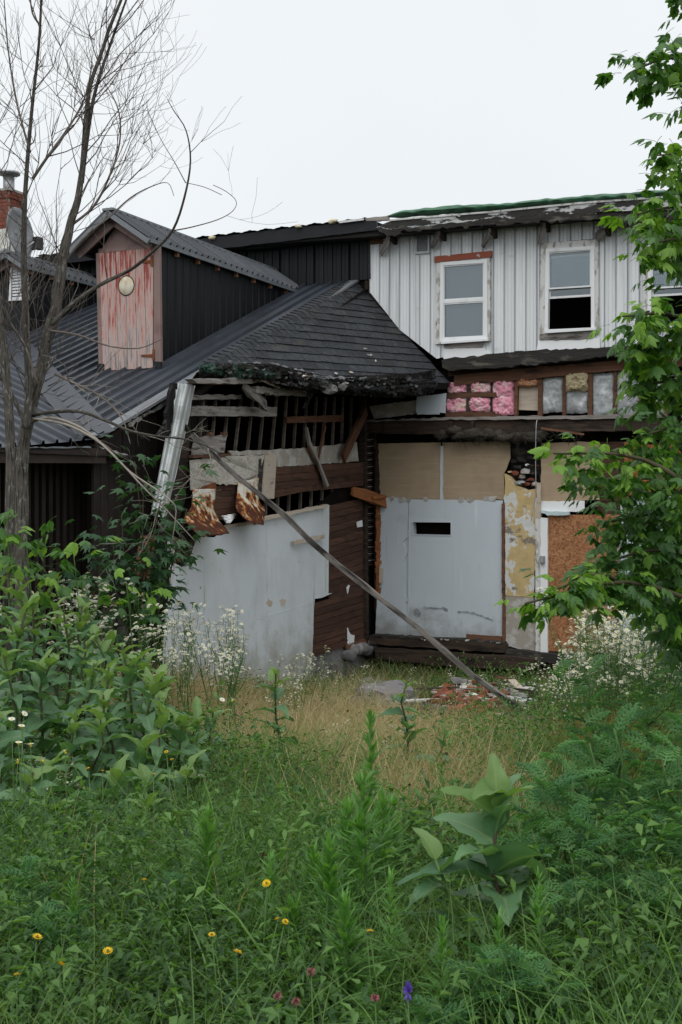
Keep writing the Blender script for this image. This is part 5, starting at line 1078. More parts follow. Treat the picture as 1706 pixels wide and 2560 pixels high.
# ---- dormers
def dormer(name, fpx, eave_px, peak_px, left_px, label, lov=.14):
    """front face plane square to the fall line; returns (root, front plane, dims)"""
    o = AP.p(fpx); F = Plane((o.x, o.y, 0), W, Z)
    er = F.uv(eave_px); pk = F.uv(peak_px); lf = F.uv(left_px)
    root = mk(name, [F.at(lf[0] + lov + .02, o.z - .3, -.04), F.at(er[0] - .12, o.z - .3, -.04), F.at(er[0] - .12, er[1] - .02, -.04), F.at(pk[0], pk[1] - .12, -.04), F.at(lf[0] + lov + .02, lf[1] - .02, -.04)], [[0, 1, 2, 3, 4]], M['interior'], MW)
    root['label'] = label
    ur_ = er[0] - .10; ul_ = lf[0] + lov
    zA = lambda u, s: P0.z + ((F.at(u, 0, -s)) - P0).dot(Uv) * ATAN   # roof height s metres behind the face
    for uu, nm, sgn in ((ur_, 'side_wall', 1), (ul_, 'side_wall', -1)):
        S = Plane(F.at(uu, 0, 0), Uv * sgn, Z) if sgn > 0 else Plane(F.at(uu, 0, 0), -Uv, Z)
        smax = (er[1] - zA(uu, 0)) / ATAN + .3
        k = 0.0
        while k < smax:
            e = min(k + .6, smax)
            f0 = (lambda q: zA(uu, abs(q)) - .05)
            a, b = (k, e) if sgn > 0 else (-e, -k)
            corrugated('side_sheet', S, a, b, f0, lambda q: er[1] + .01, .2, .014, .03, M['black_siding'], root, R_.uniform(0, .003)); k = e
    oh = .22
    for sgn, ed_ in ((1, er), (-1, lf)):
        e3 = F.at(ed_[0], ed_[1], oh); p3 = F.at(pk[0], pk[1], oh); V_ = (p3 - e3); L = V_.length
        U_ = Uv if sgn > 0 else -Uv
        Rp = Plane(e3, U_, V_)
        # length back until roof meets main slope
        sE = (ed_[1] - zA(ed_[0], 0)) / ATAN + oh; sP = (pk[1] - zA(pk[0], 0)) / ATAN + oh; sP = min(sP, sE + 4)
        f0 = lambda q: 0 if abs(q) <= sE else L * (abs(q) - sE) / max(.01, sP - sE)
        k = 0.0
        while k < sP - .02:
            e = min(k + .66, sP); a, b = (k, e + .01) if sgn > 0 else (-e - .01, -k)
            corrugated('roof_sheet', Rp, a, b, f0, lambda q: L, .165, .04, .045, M['metal_roof'], root, .012); k = e
        # barge board, underside
        bar('barge_board', [e3 - V_.normalized() * .02 - Rp.N * .03, p3 - Rp.N * .03], .04, .06, M['roof_trim'], root, side=Rp.N)
        bar('barge_board', [e3 - Uv * -.12 - Rp.N * .07, p3 + Uv * .12 - Rp.N * .09], .03, .12, M['red_trim'], root, side=Rp.N)
        bar('eave_trim', [e3 - Rp.N * .015, e3 + Uv * sE - Rp.N * .015], .03, .05, M['roof_trim'], root, side=Z)
        mk('roof_underside', [e3 - Rp.N * .02, e3 + Uv * sE - Rp.N * .02, p3 + Uv * sP - Rp.N * .02, p3 - Rp.N * .02], [[0, 1, 2, 3]], M['dark_wood'], root)
        if sgn > 0:
            k = .25
            while k < sE - .2:
                q = e3 + Uv * k - V_.normalized() * -.10 - Z * .10
                bar('rafter_tail', [q + W * .04, q - W * .2], .04, .08, M['brown_fluff'], root, side=Z); k += .55
    tip = F.at(pk[0], pk[1], oh + .02)
    bar('ridge_cap', [tip + Z * .012, tip + Uv * (sP + .1) + Z * .012], .16, .03, M['roof_trim'], root, side=Z)
    return root, F, (ul_, ur_, er, pk, lf, o.z, zA)
D1, F1, (ul_, ur_, er, pk, lf, oz, zA1) = dormer('dormer', C1(670, 1378), C1(1035, 535), C1(772, 352), C1(520, 604), 'black-sided dormer with peeling red plank loft door', .29)
# gable boards and red plank door
DOOR_Z = (F1.uv(C1(830, 1370))[1], F1.uv(C1(830, 590))[1]); M['red_door'] = worn_red()
slab_uv('front_panel', F1, [(ul_, oz - .1), (ur_, oz - .1), (ur_, er[1] - .02), (ul_, er[1] - .02)], -.005, .02, M['red_trim'], D1)
slab_uv('gable_panel', F1, [(ul_, er[1] - .25), (ur_, er[1] - .25), (ur_, er[1] - .05), (pk[0], pk[1] - .10), (ul_, lf[1] - .05)], .0, .03, M['red_trim'], D1)
slab('door_header', F1, [C1(690, 580), C1(1008, 548), C1(1008, 572), C1(690, 604)], .035, .04, M['red_trim'], D1)
tops = [(648, 610), (700, 604), (757, 598), (820, 590), (882, 583), (945, 576), (1003, 570)]
bots = [(672, 1374), (715, 1376), (776, 1372), (836, 1368), (897, 1364), (958, 1360), (1000, 1356)]
pc = F1.uv(C1(828, 822), .03); pr = F1.uv(C1(876, 822), .03)[0] - pc[0]
for k in range(6):
    slab('door_plank', F1, [C1(tops[k][0] + 1, tops[k][1]), C1(tops[k + 1][0] - 1.5, tops[k + 1][1]), C1(bots[k + 1][0] - 1.5, bots[k + 1][1]), C1(bots[k][0] + 1, bots[k][1])], .03 + R_.uniform(-.003, .003), .03, M['red_door'], D1, .001)
slab('door_trim', F1, [C1(1006, 560), C1(1042, 556), C1(1052, 1320), C1(1006, 1324)], .035, .05, M['red_trim'], D1)
slab('door_trim', F1, [C1(628, 610), C1(650, 606), C1(672, 1340), C1(645, 1340)], .035, .05, M['red_trim'], D1)
for y, x0, x1 in ((664, 908, 992), (1278, 922, 1004)):
    slab('hinge', F1, [C1(x0, y - 6), C1(x1, y - 10), C1(x1, y + 10), C1(x0, y + 5)], .045, .012, M['rust'], D1)
    slab('hinge', F1, [C1(x1 - 8, y - 40), C1(x1 + 4, y - 42), C1(x1 + 4, y + 30), C1(x1 - 8, y + 30)], .05, .014, M['rust'], D1)
# round porthole: a deep ring around a cream disc
vs = []; fs = []; n = 28
for r_, o_ in ((pr, .034), (pr * 1.12, .034), (pr, -.0), (0, .0)):
    for k in range(n):
        a = 2 * math.pi * k / n; vs.append(F1.at(pc[0] + math.cos(a) * r_, pc[1] + math.sin(a) * r_ * 1.08, o_))
ring = [[k, (k + 1) % n, n + (k + 1) % n, n + k] for k in range(n)]
mk('porthole_rim', vs[:2 * n] + [F1.at(0, 0)] * 0, [[n + k, n + (k + 1) % n, (k + 1) % n, k] for k in range(n)], M['dark_wood'], D1)
vs2 = [F1.at(pc[0] + math.cos(2 * math.pi * k / n) * pr, pc[1] + math.sin(2 * math.pi * k / n) * pr * 1.08, .037) for k in range(n)]
vs3 = [F1.at(pc[0] + math.cos(2 * math.pi * k / n) * pr * .9, pc[1] + math.sin(2 * math.pi * k / n) * pr * .97 - .004, .045) for k in range(n)]
mk('porthole', vs2 + vs3 + [F1.at(pc[0], pc[1], .055)], [[k, (k + 1) % n, n + (k + 1) % n, n + k] for k in range(n)] + [[n + k, n + (k + 1) % n, 2 * n] for k in range(n)], M['cream'], D1, smooth=True)
slab('base_flashing', F1, [C1(640, 1385), C1(1000, 1362), C1(1060, 1378), C1(1040, 1400), C1(650, 1420)], .03, .03, M['black_fascia'], D1)
for p in ((655, 1360), (1028, 1345)):
    slab('corner_flashing', F1, [C1(p[0] - 22, p[1] - 30), C1(p[0] + 22, p[1] - 28), C1(p[0] + 26, p[1] + 35), C1(p[0] - 26, p[1] + 40)], .05, .04, M['black_fascia'], D1, .006)
D2, F2, (ul2, ur2, er2, pk2, lf2, oz2, zA2) = dormer('dormer', C1(60, 1135), C1(215, 705), C1(95, 622), C1(-60, 740), 'small black dormer with a white louvred front')
fr = [F2.uv(C1(62, 922), .03), F2.uv(C1(176, 915), .03), F2.uv(C1(172, 672), .03), F2.uv(C1(75, 680), .03)]
lv = ring_slab('louvre', F2, fr, inset(fr, .04, .03), .05, .08, M['vinyl'], D2)
a, b, c, d = urange(inset(fr, .03, .03))
for k in range(11):
    z0 = c + (d - c) * k / 11
    vs = [F2.at(a, z0, .04), F2.at(b, z0, .04), F2.at(b, z0 + .06, -.01), F2.at(a, z0 + .06, -.01)]; vs += [v + Z * .008 for v in vs]
    mk('slat', vs, [[0, 1, 2, 3], [7, 6, 5, 4], [0, 4, 5, 1], [1, 5, 6, 2], [2, 6, 7, 3], [3, 7, 4, 0]], M['vinyl'], lv)
slab_uv('front_siding', F2, [(ul2, oz2 - .2), (ur2, oz2 - .2), (ur2, er2[1]), (pk2[0], pk2[1] - .06), (ul2, lf2[1])], .0, .03, M['black_siding'], D2)

# ================================================================== CHIMNEY, DISH, FLOODLIGHT behind the roof
DC = 22.5
cb_ = atD(C1(60, 620), DC)
CH = thing('brick_chimney', 'red brick chimney with white painted base behind the dark roof', 'chimney', (cb_.x, cb_.y, cb_.z - 1.5))
CF = Plane((cb_.x, cb_.y, 0), W, Z); CS = Plane((cb_.x, cb_.y, 0), Uv, Z)
zt_ = CF.uv(C1(60, 190))[1]; zm = CF.uv(C1(60, 448))[1]; zc = CF.uv(C1(60, 262))[1]
wdt = .75; dpt = CS.uv(C1(150, 300))[0]
def blk(name, u0, u1, d0, d1, z0, z1, mat, parent):
    q = [CF.at(u, v, -d) for d in (d0, d1) for v in (z0, z1) for u in (u0, u1)]
    return mk(name, q, [[4, 5, 7, 6], [0, 4, 6, 2], [1, 3, 7, 5], [2, 6, 7, 3], [0, 1, 5, 4], [0, 2, 3, 1]], M[mat], parent)
core = blk('chimney_core', -wdt + .012, -.012, .012, dpt - .012, zm, zt_ - .02, 'mortar', CH)
blk('painted_base', -wdt - .03, .04, -.03, dpt + .03, zm - 2.5, zm, 'white_mason', CH)
blk('base_ledge', -wdt - .1, .10, -.1, dpt + .1, CF.uv(C1(60, 578))[1] - .06, CF.uv(C1(60, 578))[1], 'white_mason', CH)
ch = .068; nr = int((zt_ - zm) / ch)
for r in range(nr):
    z0 = zm + r * ch; ex = .02 if z0 > zc - .02 else 0.0
    off = (r % 2) * .105; u_ = -wdt - off
    while u_ < 0:
        a, b = max(u_, -wdt) - (ex if u_ <= -wdt else 0), min(u_ + .20, 0)
        if b - a > .03: blk('brick', a, b + (ex if b >= 0 else 0), -ex - R_.uniform(0, .004), .05, z0, z0 + .058, 'brick', core)
        u_ += .21
    d_ = .052 - off * .5
    while d_ < dpt:
        a, b = max(d_, .052), min(d_ + .20, dpt)
        if b - a > .03: blk('brick', -.06, ex + R_.uniform(0, .004), a, b, z0, z0 + .058, 'brick', core)
        d_ += .21
blk('chimney_cap', -wdt - .03, .03, -.03, dpt + .03, zt_ - .02, zt_ + .02, 'mortar', CH)
ct = CF.at(-.12, zt_, -dpt * .4)
tube('flue', [ct - Z * .1, ct + Z * .26], .10, M['galv'], CH, 14)
tube('flue_cap', [ct + Z * .30, ct + Z * .34, ct + Z * .36], [.20, .20, .05], M['galv'], CH, 16)
dcn = atD(C1(100, 480), 21.4)
DS = thing('satellite_dish', 'grey satellite dish mounted beside the brick chimney', 'satellite dish', dcn - Z * .45)
ax = Vector((.83, -.35, .12)).normalized(); s_ = Vector((.35, .83, 0)).normalized(); t_ = ax.cross(s_)
vs = []; fs = []
for r in range(6):
    for k in range(22):
        a = 2 * math.pi * k / 22; q = r / 5
        vs.append(dcn + (s_ * math.cos(a) * .36 + t_ * math.sin(a) * .42) * q + ax * (.10 * q * q))
for r in range(5):
    for k in range(22): fs.append([r * 22 + k, r * 22 + (k + 1) % 22, r * 22 + 22 + (k + 1) % 22, r * 22 + 22 + k])
ob = mk('reflector', vs, fs, M['dish'], DS, smooth=True); ob.modifiers.new('s', 'SOLIDIFY').thickness = .02
tube('mast', [dcn - ax * .1 - Z * .0, dcn - ax * .14 - Z * .3, dcn - ax * .14 - Z * .8], .03, M['galv'], DS, 8)
tube('feed_arm', [dcn - t_ * -.38 * -1, dcn + ax * .38 - Z * .22], .015, M['galv'], DS, 6)
bar('mount_bracket', [dcn - ax * .14 - Z * .28, dcn - ax * .3 - Z * .34], .16, .12, M['galv'], DS)
fl = atD(C1(250, 545), 21.6)
FL = thing('floodlight', 'black floodlight on a bent arm above the dark roof', 'floodlight', atD(C1(160, 600), 21.6) - Z * .3)
tube('arm', [atD(C1(150, 605), 21.6) - Z * .3, atD(C1(160, 596), 21.6), atD(C1(240, 574), 21.6), atD(C1(262, 578), 21.6)], .028, M['black_plastic'], FL, 8)
bar('lamp_head', [fl - W * .05, fl + W * .05], .16, .20, M['black_plastic'], FL, side=Z)
bar('lamp_bracket', [atD(C1(248, 572), 21.6), fl - Z * .08], .04, .04, M['galv'], FL, side=W)
# ================================================================== PLANTS
def at_px(px, D):
    X = (px - 853) / FPX * D; return Vector((X, D, float(gz(X, D))))
def leaf_mesh(name, w, curl, fold, wav, seed, n=9, teeth=0.0, shape=.45, stalk=.12):
    """blade along +Y, unit length, 5 columns; uv.x runs -1..1 across"""
    vs = []; uvs = []; fs = []; cols = (-1, -.5, 0, .5, 1); rr = random.Random(seed); ang = .25; y = 0.0; z = 0.0
    for j in range(n + 1):
        t = j / n; wd = w * (math.sin(math.pi * min(1, t ** shape * .97 + .03)) ** .75) * (1 if j not in (0, n) else .08)
        if teeth and 0 < j < n: wd *= 1 + teeth * (1 if j % 2 else -1)
        if j: ang -= curl / n; y += math.cos(ang) / n; z += math.sin(ang) / n
        for c in cols:
            wz = wav * math.sin(t * 15 + c * 1.7 + seed) * abs(c)
            vs.append(Vector((c * wd * .5, y, z + abs(c) * fold * wd + wz * .05))); uvs.append((c, t))
    for j in range(n):
        for c in range(4): a = j * 5 + c; fs.append([a, a + 1, a + 6, a + 5])
    if stalk:
        b = len(vs)
        for yy in (-stalk, .03):
            for k in range(3): a = k * 2.09; vs.append(Vector((math.cos(a) * .012, yy, math.sin(a) * .012 + (yy < 0) * -.02))); uvs.append((0, 0))
        for k in range(3): fs.append([b + k, b + (k + 1) % 3, b + 3 + (k + 1) % 3, b + 3 + k])
    return mesh(name, vs, fs, uvs, True)
def with_mat(me, mat):
    m = me.copy(); m.materials.append(mat); return m
_broad = [leaf_mesh('broad_leaf', R_.uniform(.42, .54), R_.uniform(.4, 1.2), R_.uniform(.1, .28), R_.uniform(.3, 1.0), i) for i in range(7)]
BROAD = [with_mat(m, M['leaf_broad']) for m in _broad]; YOUNG = [with_mat(m, M['leaf_young']) for m in _broad[:4]]
def put_leaf(name, me, parent, loc, az, el, sc, roll=0.0):
    o = bpy.data.objects.new(name, me); o.location = loc; o.rotation_mode = 'XYZ'
    o.rotation_euler = (Matrix.Rotation(az, 4, 'Z') @ Matrix.Rotation(el, 4, 'X') @ Matrix.Rotation(roll, 4, 'Y')).to_euler()
    o.scale = (sc, sc, sc); COL.objects.link(o); o.parent = parent; return o
def stem_path(H, lean, seed, k=6, wob=.02):
    rr = random.Random(seed); a = rr.uniform(0, 6.28); return [Vector((math.cos(a) * lean * (i / k) ** 1.6 + rr.gauss(0, wob) * (i > 0) * H, math.sin(a) * lean * (i / k) ** 1.6 + rr.gauss(0, wob) * (i > 0) * H, H * i / k)) for i in range(k + 1)]
def along(path, t):
    k = t * (len(path) - 1); i = min(int(k), len(path) - 2); return path[i].lerp(path[i + 1], k - i)
def broad_plant(name, loc, H, nl, L, label, group=None, seed=0, bare=.12, lean=.1):
    rr = random.Random(seed); root = thing(name, label, 'plant', loc, group); sp = stem_path(H, lean, seed)
    tube('stem', sp, [.009 * (1 - .55 * i / 6) * (H + .4) for i in range(7)], M['stem_brown'], root, 6, True)
    az = rr.uniform(0, 6.28)
    for k in range(nl):
        t = bare + (1 - bare) * ((k + .5) / nl) ** .9; az += 2.4 + rr.gauss(0, .25); young = t > .86
        s = L * (1.05 - .45 * max(0, (t - .6) / .4)) * rr.uniform(.8, 1.12) * (.75 if t < .25 else 1)
        put_leaf('leaf', rr.choice(YOUNG if young else BROAD), root, along(sp, min(1, t)), az, (.22 if t < .8 else .8) + rr.gauss(0, .28) - (.35 if t < .3 else 0), s, rr.gauss(0, .25))
    return root
# the broad-leaved thicket on the left
clump = [(-20, 7.4, 1.15), (60, 7.0, .95), (120, 7.9, 1.20), (30, 8.6, 1.35), (190, 7.2, .92), (250, 7.6, 1.0), (310, 7.3, .95), (350, 7.0, .85), (270, 8.4, 1.05), (160, 8.8, 1.2), (90, 9.4, 1.35), (400, 7.7, .80), (365, 8.2, .92), (215, 6.6, .66), (20, 6.4, .72), (330, 6.4, .55), (-60, 8.2, 1.3), (140, 6.5, .70), (420, 6.9, .62), (300, 9.0, 1.0), (230, 9.6, 1.15), (-10, 9.6, 1.45), (75, 8.0, 1.1), (-50, 6.6, .8), (455, 8.0, .62), (285, 6.9, .78)]
clump += [(430, 7.5, .72), (500, 7.9, .62), (360, 6.2, .42), (250, 6.1, .45), (120, 6.1, .5), (30, 5.9, .5), (455, 6.5, .45), (180, 5.8, .36), (320, 5.9, .36), (410, 8.4, .8), (105, 7.2, .95), (180, 8.2, 1.15), (330, 7.9, 1.0), (385, 6.7, .66), (10, 7.8, 1.2), (240, 7.0, .9), (45, 9.0, 1.4), (200, 9.2, 1.2)]
fr = [c for c in clump if c[1] < 6.95]; md = [c for c in clump if 6.95 <= c[1] < 7.95]; bk = [c for c in clump if c[1] >= 7.95]
for row, nm in ((fr, 'front'), (md, 'middle'), (bk, 'back')):
    rk = ranks([c[0] for c in row])
    for i, (px, D, H) in enumerate(row):
        broad_plant('broad_leaved_plant', at_px(px, D), H * 1.13, int(14 + H * 11), R_.uniform(.19, .25), nth(rk[i], len(row), 'wavy broad-leaved plant', 'in the %s rows of the left thicket' % nm), 'broad-leaved thicket on the left', {'front': 100, 'middle': 140, 'back': 180}[nm] + i, .10)
for i, (px, D, H, nl, L, lab) in enumerate(((700, 8.6, .92, 16, .21, 'lone upright broad-leaved plant in front of the white panel'), (1022, 8.8, .82, 15, .21, 'broad-leaved plant standing before the grey rubble slab'), (1090, 8.2, .50, 11, .19, 'low broad-leaved plant right of the one before the rubble'), (475, 7.3, .70, 13, .20, 'broad-leaved plant at the right edge of the left thicket'), (566, 8.0, .52, 10, .18, 'small broad-leaved plant between the thicket and the lone plant'), (1000, 7.6, .30, 7, .13, 'low broad-leaved seedling near the middle of the dry grass'))):
    broad_plant('broad_leaved_plant', at_px(px, D), H, nl, L, lab, None, 300 + i, .15, .05)
# big near plant on the right, two stems
nr = broad_plant('large_leaved_plant', at_px(1232, 4.1), .70, 24, .29, 'big near plant with large wavy pale-veined leaves', None, 411, .10, .12)
sp2 = [Vector((0, 0, 0)), Vector((-.06, .0, .2)), Vector((-.13, .0, .38)), Vector((-.18, .02, .50))]
tube('stem', sp2, [.010, .009, .007, .005], M['stem_green'], nr, 6, True)
rr = random.Random(5); az = .4
for k in range(8):
    t = .25 + .75 * k / 7; az += 2.4; put_leaf('leaf', rr.choice(YOUNG if k > 6 else BROAD), nr, along(sp2, t), az, .2 + rr.gauss(0, .2) + (.5 if k > 5 else 0), .22 * (1.1 - .4 * t), rr.gauss(0, .2))
# ---- ragweed: deeply cut leaves
def rag_leaf(seed):
    rr = random.Random(seed); vs = []; fs = []; uvs = []
    def lobe(p, d, L, w, bend):
        n = len(vs); d = d.normalized(); s = Vector((-d.y, d.x, 0)); q = [p - s * w * .3, p + d * L * .45 + s * w * .5 + Z * .01, p + d * L - Z * L * bend, p + d * L * .45 - s * w * .5 + Z * .01, p + s * w * .3]
        vs.extend(q); uvs.extend([(.5, 0)] * 5); fs.extend([[n, n + 3, n + 2], [n, n + 2, n + 1], [n, n + 1, n + 4]])
    m = 6; zc = lambda y: .14 * math.sin(y * 2.6) - .16 * y * y
    for i in range(m):
        y = .16 + .78 * i / m; L = .46 * math.sin(math.pi * (.22 + .68 * i / m)) * rr.uniform(.85, 1.1)
        for s in (-1, 1):
            d = Vector((s, .62 + .35 * i / m, 0)).normalized(); p = Vector((0, y, zc(y))); lobe(p, d, L, .085, .25)
            for k, f in ((0, .4), (1, .68)):
                q = p + d * L * f; 
                for s2 in (-1, 1): lobe(q, (d + Vector((-d.y, d.x, 0)) * s2 * .9), L * (.36 - .1 * k), .05, .2)
    lobe(Vector((0, .92, zc(.92))), Vector((0, 1, 0)), .24, .08, .3)
    n = len(vs); ys = (0, .3, .6, .95)
    for y in ys: vs.extend([Vector((-.016 * (1.1 - y), y, zc(y) + .004)), Vector((.016 * (1.1 - y), y, zc(y) + .004))]); uvs.extend([(0, 0), (0, 0)])
    for i in range(3): fs.append([n + i * 2, n + i * 2 + 1, n + i * 2 + 3, n + i * 2 + 2])
    me = mesh('rag_leaf', vs, fs, uvs); me.materials.append(M['leaf_rag']); return me
RAG = [rag_leaf(i) for i in range(9)]
def ragweed(loc, H, nl, L, label, group, seed):
    rr = random.Random(seed); root = thing('ragweed', label, 'plant', loc, group); sp = stem_path(H, .08, seed)
    tube('stem', sp, [.008 * (1 - .5 * i / 6) for i in range(7)], M['stem_green'], root, 6, True); az = rr.uniform(0, 6)
    for k in range(nl):
        t = .15 + .85 * (k + .5) / nl; az += 1.57 + (k % 2) * 1.57 + rr.gauss(0, .2)
        put_leaf('leaf', rr.choice(RAG), root, along(sp, t), az, .25 + .45 * t + rr.gauss(0, .28), L * (1.1 - .45 * t) * rr.uniform(.65, 1.2), rr.gauss(0, .3))
    for b in range(3):
        t0 = .35 + .18 * b; a = rr.uniform(0, 6.28); p = along(sp, t0); e = p + Vector((math.cos(a) * .16, math.sin(a) * .16, .22)) * (H / .8)
        tube('branch', [p, p.lerp(e, .5) + Vector((math.cos(a) * .03, math.sin(a) * .03, -.02)), e], [.005, .004, .003], M['stem_green'], root, 5, True)
        for k in range(5):
            az += 2.1; put_leaf('leaf', rr.choice(RAG), root, p.lerp(e, .35 + .16 * k), az, .4 + rr.gauss(0, .2), L * .75 * rr.uniform(.8, 1.05), rr.gauss(0, .2))
    return root
rag = [(1420, 4.6, .72), (1500, 4.9, .80), (1590, 5.0, .85), (1680, 4.7, .80), (1540, 4.3, .60), (1640, 4.15, .62), (1460, 4.05, .45), (1380, 4.4, .50), (1700, 4.0, .45), (1330, 5.2, .52), (1560, 5.6, .85), (1660, 5.6, .85), (1450, 5.5, .70), (1750, 5.1, .9), (1500, 6.4, 1.02), (1610, 6.6, 1.0), (1700, 6.2, 1.05)]
for i, (px, D, H) in enumerate(rag):
    ragweed(at_px(px, D), H, 14, .19, nth(ranks([c[0] for c in rag])[i], len(rag), 'ragweed', 'in the feathery bank on the right'), 'ragweed bank on the right', 500 + i)
for i, (px, D, H) in enumerate(((1180, 3.55, .33), (1290, 3.5, .38), (1100, 3.4, .26), (1390, 3.45, .34))):
    ragweed(at_px(px, D), H, 11, .15, nth([1, 2, 0, 3][i], 4, 'low ragweed', 'along the bottom edge below the big-leaved plant'), 'low ragweed at the bottom edge', 560 + i)
xs_, ys_ = sample(26, 3.4, 7.2, lambda x, D: .3 + .7 * (np.abs(x + .35) < .9))
for i in range(26):
    ragweed(Vector((xs_[i], ys_[i], float(gz(xs_[i], ys_[i])))), R_.uniform(.22, .48), 9, R_.uniform(.10, .15), 'small ragweed scattered among the foreground grass', 'ragweed scattered in the foreground grass', 600 + i)
for i, (px, D, H) in enumerate(((640, 5.6, .30), (690, 5.9, .34))):
    ragweed(at_px(px, D), H, 9, .13, ('left' if i == 0 else 'right') + ' one of two small ragweeds in the grass left of the spires', 'small ragweed in the grass', 570 + i)
# ---- goldenrod-like plants: stems dense with narrow upright leaves
def narrow_foliage(name, H, n, L, seed, root, side=0.0):
    rg = np.random.default_rng(seed); t = rg.random(n) ** .8; az = rg.random(n) * 6.283; el = .2 + .85 * t ** 1.5 + rg.normal(0, .22, n); LL = L * (1.15 - .8 * t) * (.5 + .75 * rg.random(n)); w = (.0045 + .0055 * rg.random(n)) * (L / .13) * (1.15 - .6 * t)
    d = np.stack([np.cos(az) * np.cos(el), np.sin(az) * np.cos(el), np.sin(el)], -1); s = np.stack([-np.sin(az), np.cos(az), np.zeros(n)], -1); b = np.stack([np.zeros(n), np.zeros(n), H * (.12 + .88 * t)], -1)
    co = np.zeros((n, 5, 3)); co[:, 0] = b; m = b + d * LL[:, None] * .5; co[:, 1] = m + s * w[:, None]; co[:, 2] = m - s * w[:, None]; e = b + d * LL[:, None]; e[:, 2] -= LL * .25 * (1 - t); co[:, 3] = e; co[:, 4] = b
    k = np.arange(n)[:, None] * 5; tr = np.concatenate([k + np.array([[0, 1, 2]]), k + np.array([[2, 1, 3]])])
    me = bpy.data.meshes.new(name); me.from_pydata(co.reshape(-1, 3).tolist(), [], tr.tolist()); me.materials.append(M['leaf_feather'])
    o = bpy.data.objects.new(name, me); COL.objects.link(o); o.parent = root; return tag(o, kind='stuff')
feath = [(905, 4.3, .72, 150), (825, 4.0, .56, 150), (870, 4.4, .62, 140), (955, 4.6, .60, 130), (520, 4.3, .62, 150), (785, 4.4, .46, 110), (925, 5.4, .86, 140), (980, 4.9, .55, 110), (862, 3.75, .46, 120), (735, 4.0, .38, 90)]
for i, (px, D, H, n) in enumerate(feath):
    lone = px == 520
    rt = thing('goldenrod', 'bright green spire with narrow leaves standing alone in the left foreground' if lone else nth(ranks([c[0] for c in feath if c[0] != 520])[[c[0] for c in feath if c[0] != 520].index(px)], 9, 'bright green narrow-leaved spire', 'in the middle foreground'), 'plant', at_px(px, D), None if lone else 'narrow-leaved spires in the middle foreground')
    tube('stem', [Vector((0, 0, 0)), Vector((R_.gauss(0, .01), R_.gauss(0, .01), H * .6)), Vector((R_.gauss(0, .02), 0, H))], [.005, .004, .002], M['stem_green'], rt, 5, True)
    narrow_foliage('foliage', H, n * 2, .17, 40 + i, rt)
xs_, ys_ = sample(34, 3.5, 6.6, lambda x, D: .35 + .65 * (np.abs(x) < .6))
for i in range(34):
    H = R_.uniform(.26, .55); rt = thing('goldenrod', 'young narrow-leaved spire scattered among the foreground weeds', 'plant', (xs_[i], ys_[i], float(gz(xs_[i], ys_[i]))), 'young spires scattered in the foreground')
    tube('stem', [Vector((0, 0, 0)), Vector((R_.gauss(0, .02), R_.gauss(0, .02), H * .6)), Vector((R_.gauss(0, .03), 0, H))], [.004, .003, .0015], M['stem_green'], rt, 4, True)
    narrow_foliage('foliage', H, int(90 + H * 160), .11, 140 + i, rt)
# ---- fleabane: thin branched stems with clusters of small white heads
def fleabane_proto(seed, H, nf, fr):
    rr = random.Random(seed); sv, sf, su = [], [], []; pv, pf = [], []; ev, ef = [], []; lv_, lf_ = [], []
    main = stem_path(H * .72, .10, seed, 5, .015); tube_geo(main, [.004, .0038, .0034, .003, .0026, .0022], 4, sv, sf, su); heads = []
    for b in range(max(4, nf // 4)):
        p = along(main, rr.uniform(.55, 1)); a = rr.uniform(0, 6.28); r = rr.uniform(.03, .13) * H; q = p + Vector((math.cos(a) * r, math.sin(a) * r, rr.uniform(.12, .30) * H)); tube_geo([p, p.lerp(q, .5) + Vector((math.cos(a) * r * .25, math.sin(a) * r * .25, 0)), q], [.002, .0016, .0013], 3, sv, sf, su)
        for k in range(4):
            a2 = rr.uniform(0, 6.28); e = q + Vector((math.cos(a2) * .035, math.sin(a2) * .035, rr.uniform(.0, .05))); tube_geo([q, e], .001, 3, sv, sf, su); heads.append(e)
    for h in heads:
        tilt = Vector((rr.gauss(0, .4), rr.gauss(-.25, .4), 1)).normalized(); s = tilt.orthogonal().normalized(); c = tilt.cross(s); r = fr * rr.uniform(.8, 1.15); b = len(pv); n = 8
        pv.append(h - tilt * .001)
        for k in range(n):
            for da, rd in ((-.26, .85), (.26, .85)):
                a = 2 * math.pi * k / n + da; pv.append(h + (s * math.cos(a) + c * math.sin(a)) * r * rd + tilt * .001)
            pv.append(h + (s * math.cos(2 * math.pi * k / n) + c * math.sin(2 * math.pi * k / n)) * r)
            pf.append([b, b + 1 + k * 3, b + 3 + k * 3, b + 2 + k * 3])
        b = len(ev)
        for k in range(6): a = k * 1.047; ev.append(h + (s * math.cos(a) + c * math.sin(a)) * r * .38 + tilt * .0025)
        ev.append(h + tilt * .005); ef.extend([[b + k, b + (k + 1) % 6, b + 6] for k in range(6)])
    for k in range(26):
        p = along(main, rr.random()); a = rr.uniform(0, 6.28); d = Vector((math.cos(a), math.sin(a), rr.uniform(-.2, .6))).normalized(); s = Vector((-d.y, d.x, 0)) * .006; L = rr.uniform(.03, .08); b = len(lv_)
        lv_.extend([p, p + d * L * .5 + s, p + d * L - Z * L * .2, p + d * L * .5 - s]); lf_.append([b, b + 1, b + 2, b + 3])
    return [(mesh('stem', sv, sf, su), M['stem_green']), (mesh('flower_petals', pv, pf), M['petal_white']), (mesh('flower_eyes', ev, ef), M['flower_eye']), (mesh('foliage', lv_, lf_), M['leaf_weed'])]
FB = []
for i in range(6):
    ms = fleabane_proto(900 + i, 1.0, 30, .0145)
    for me, mt in ms: me.materials.append(mt)
    FB.append([m for m, _ in ms])
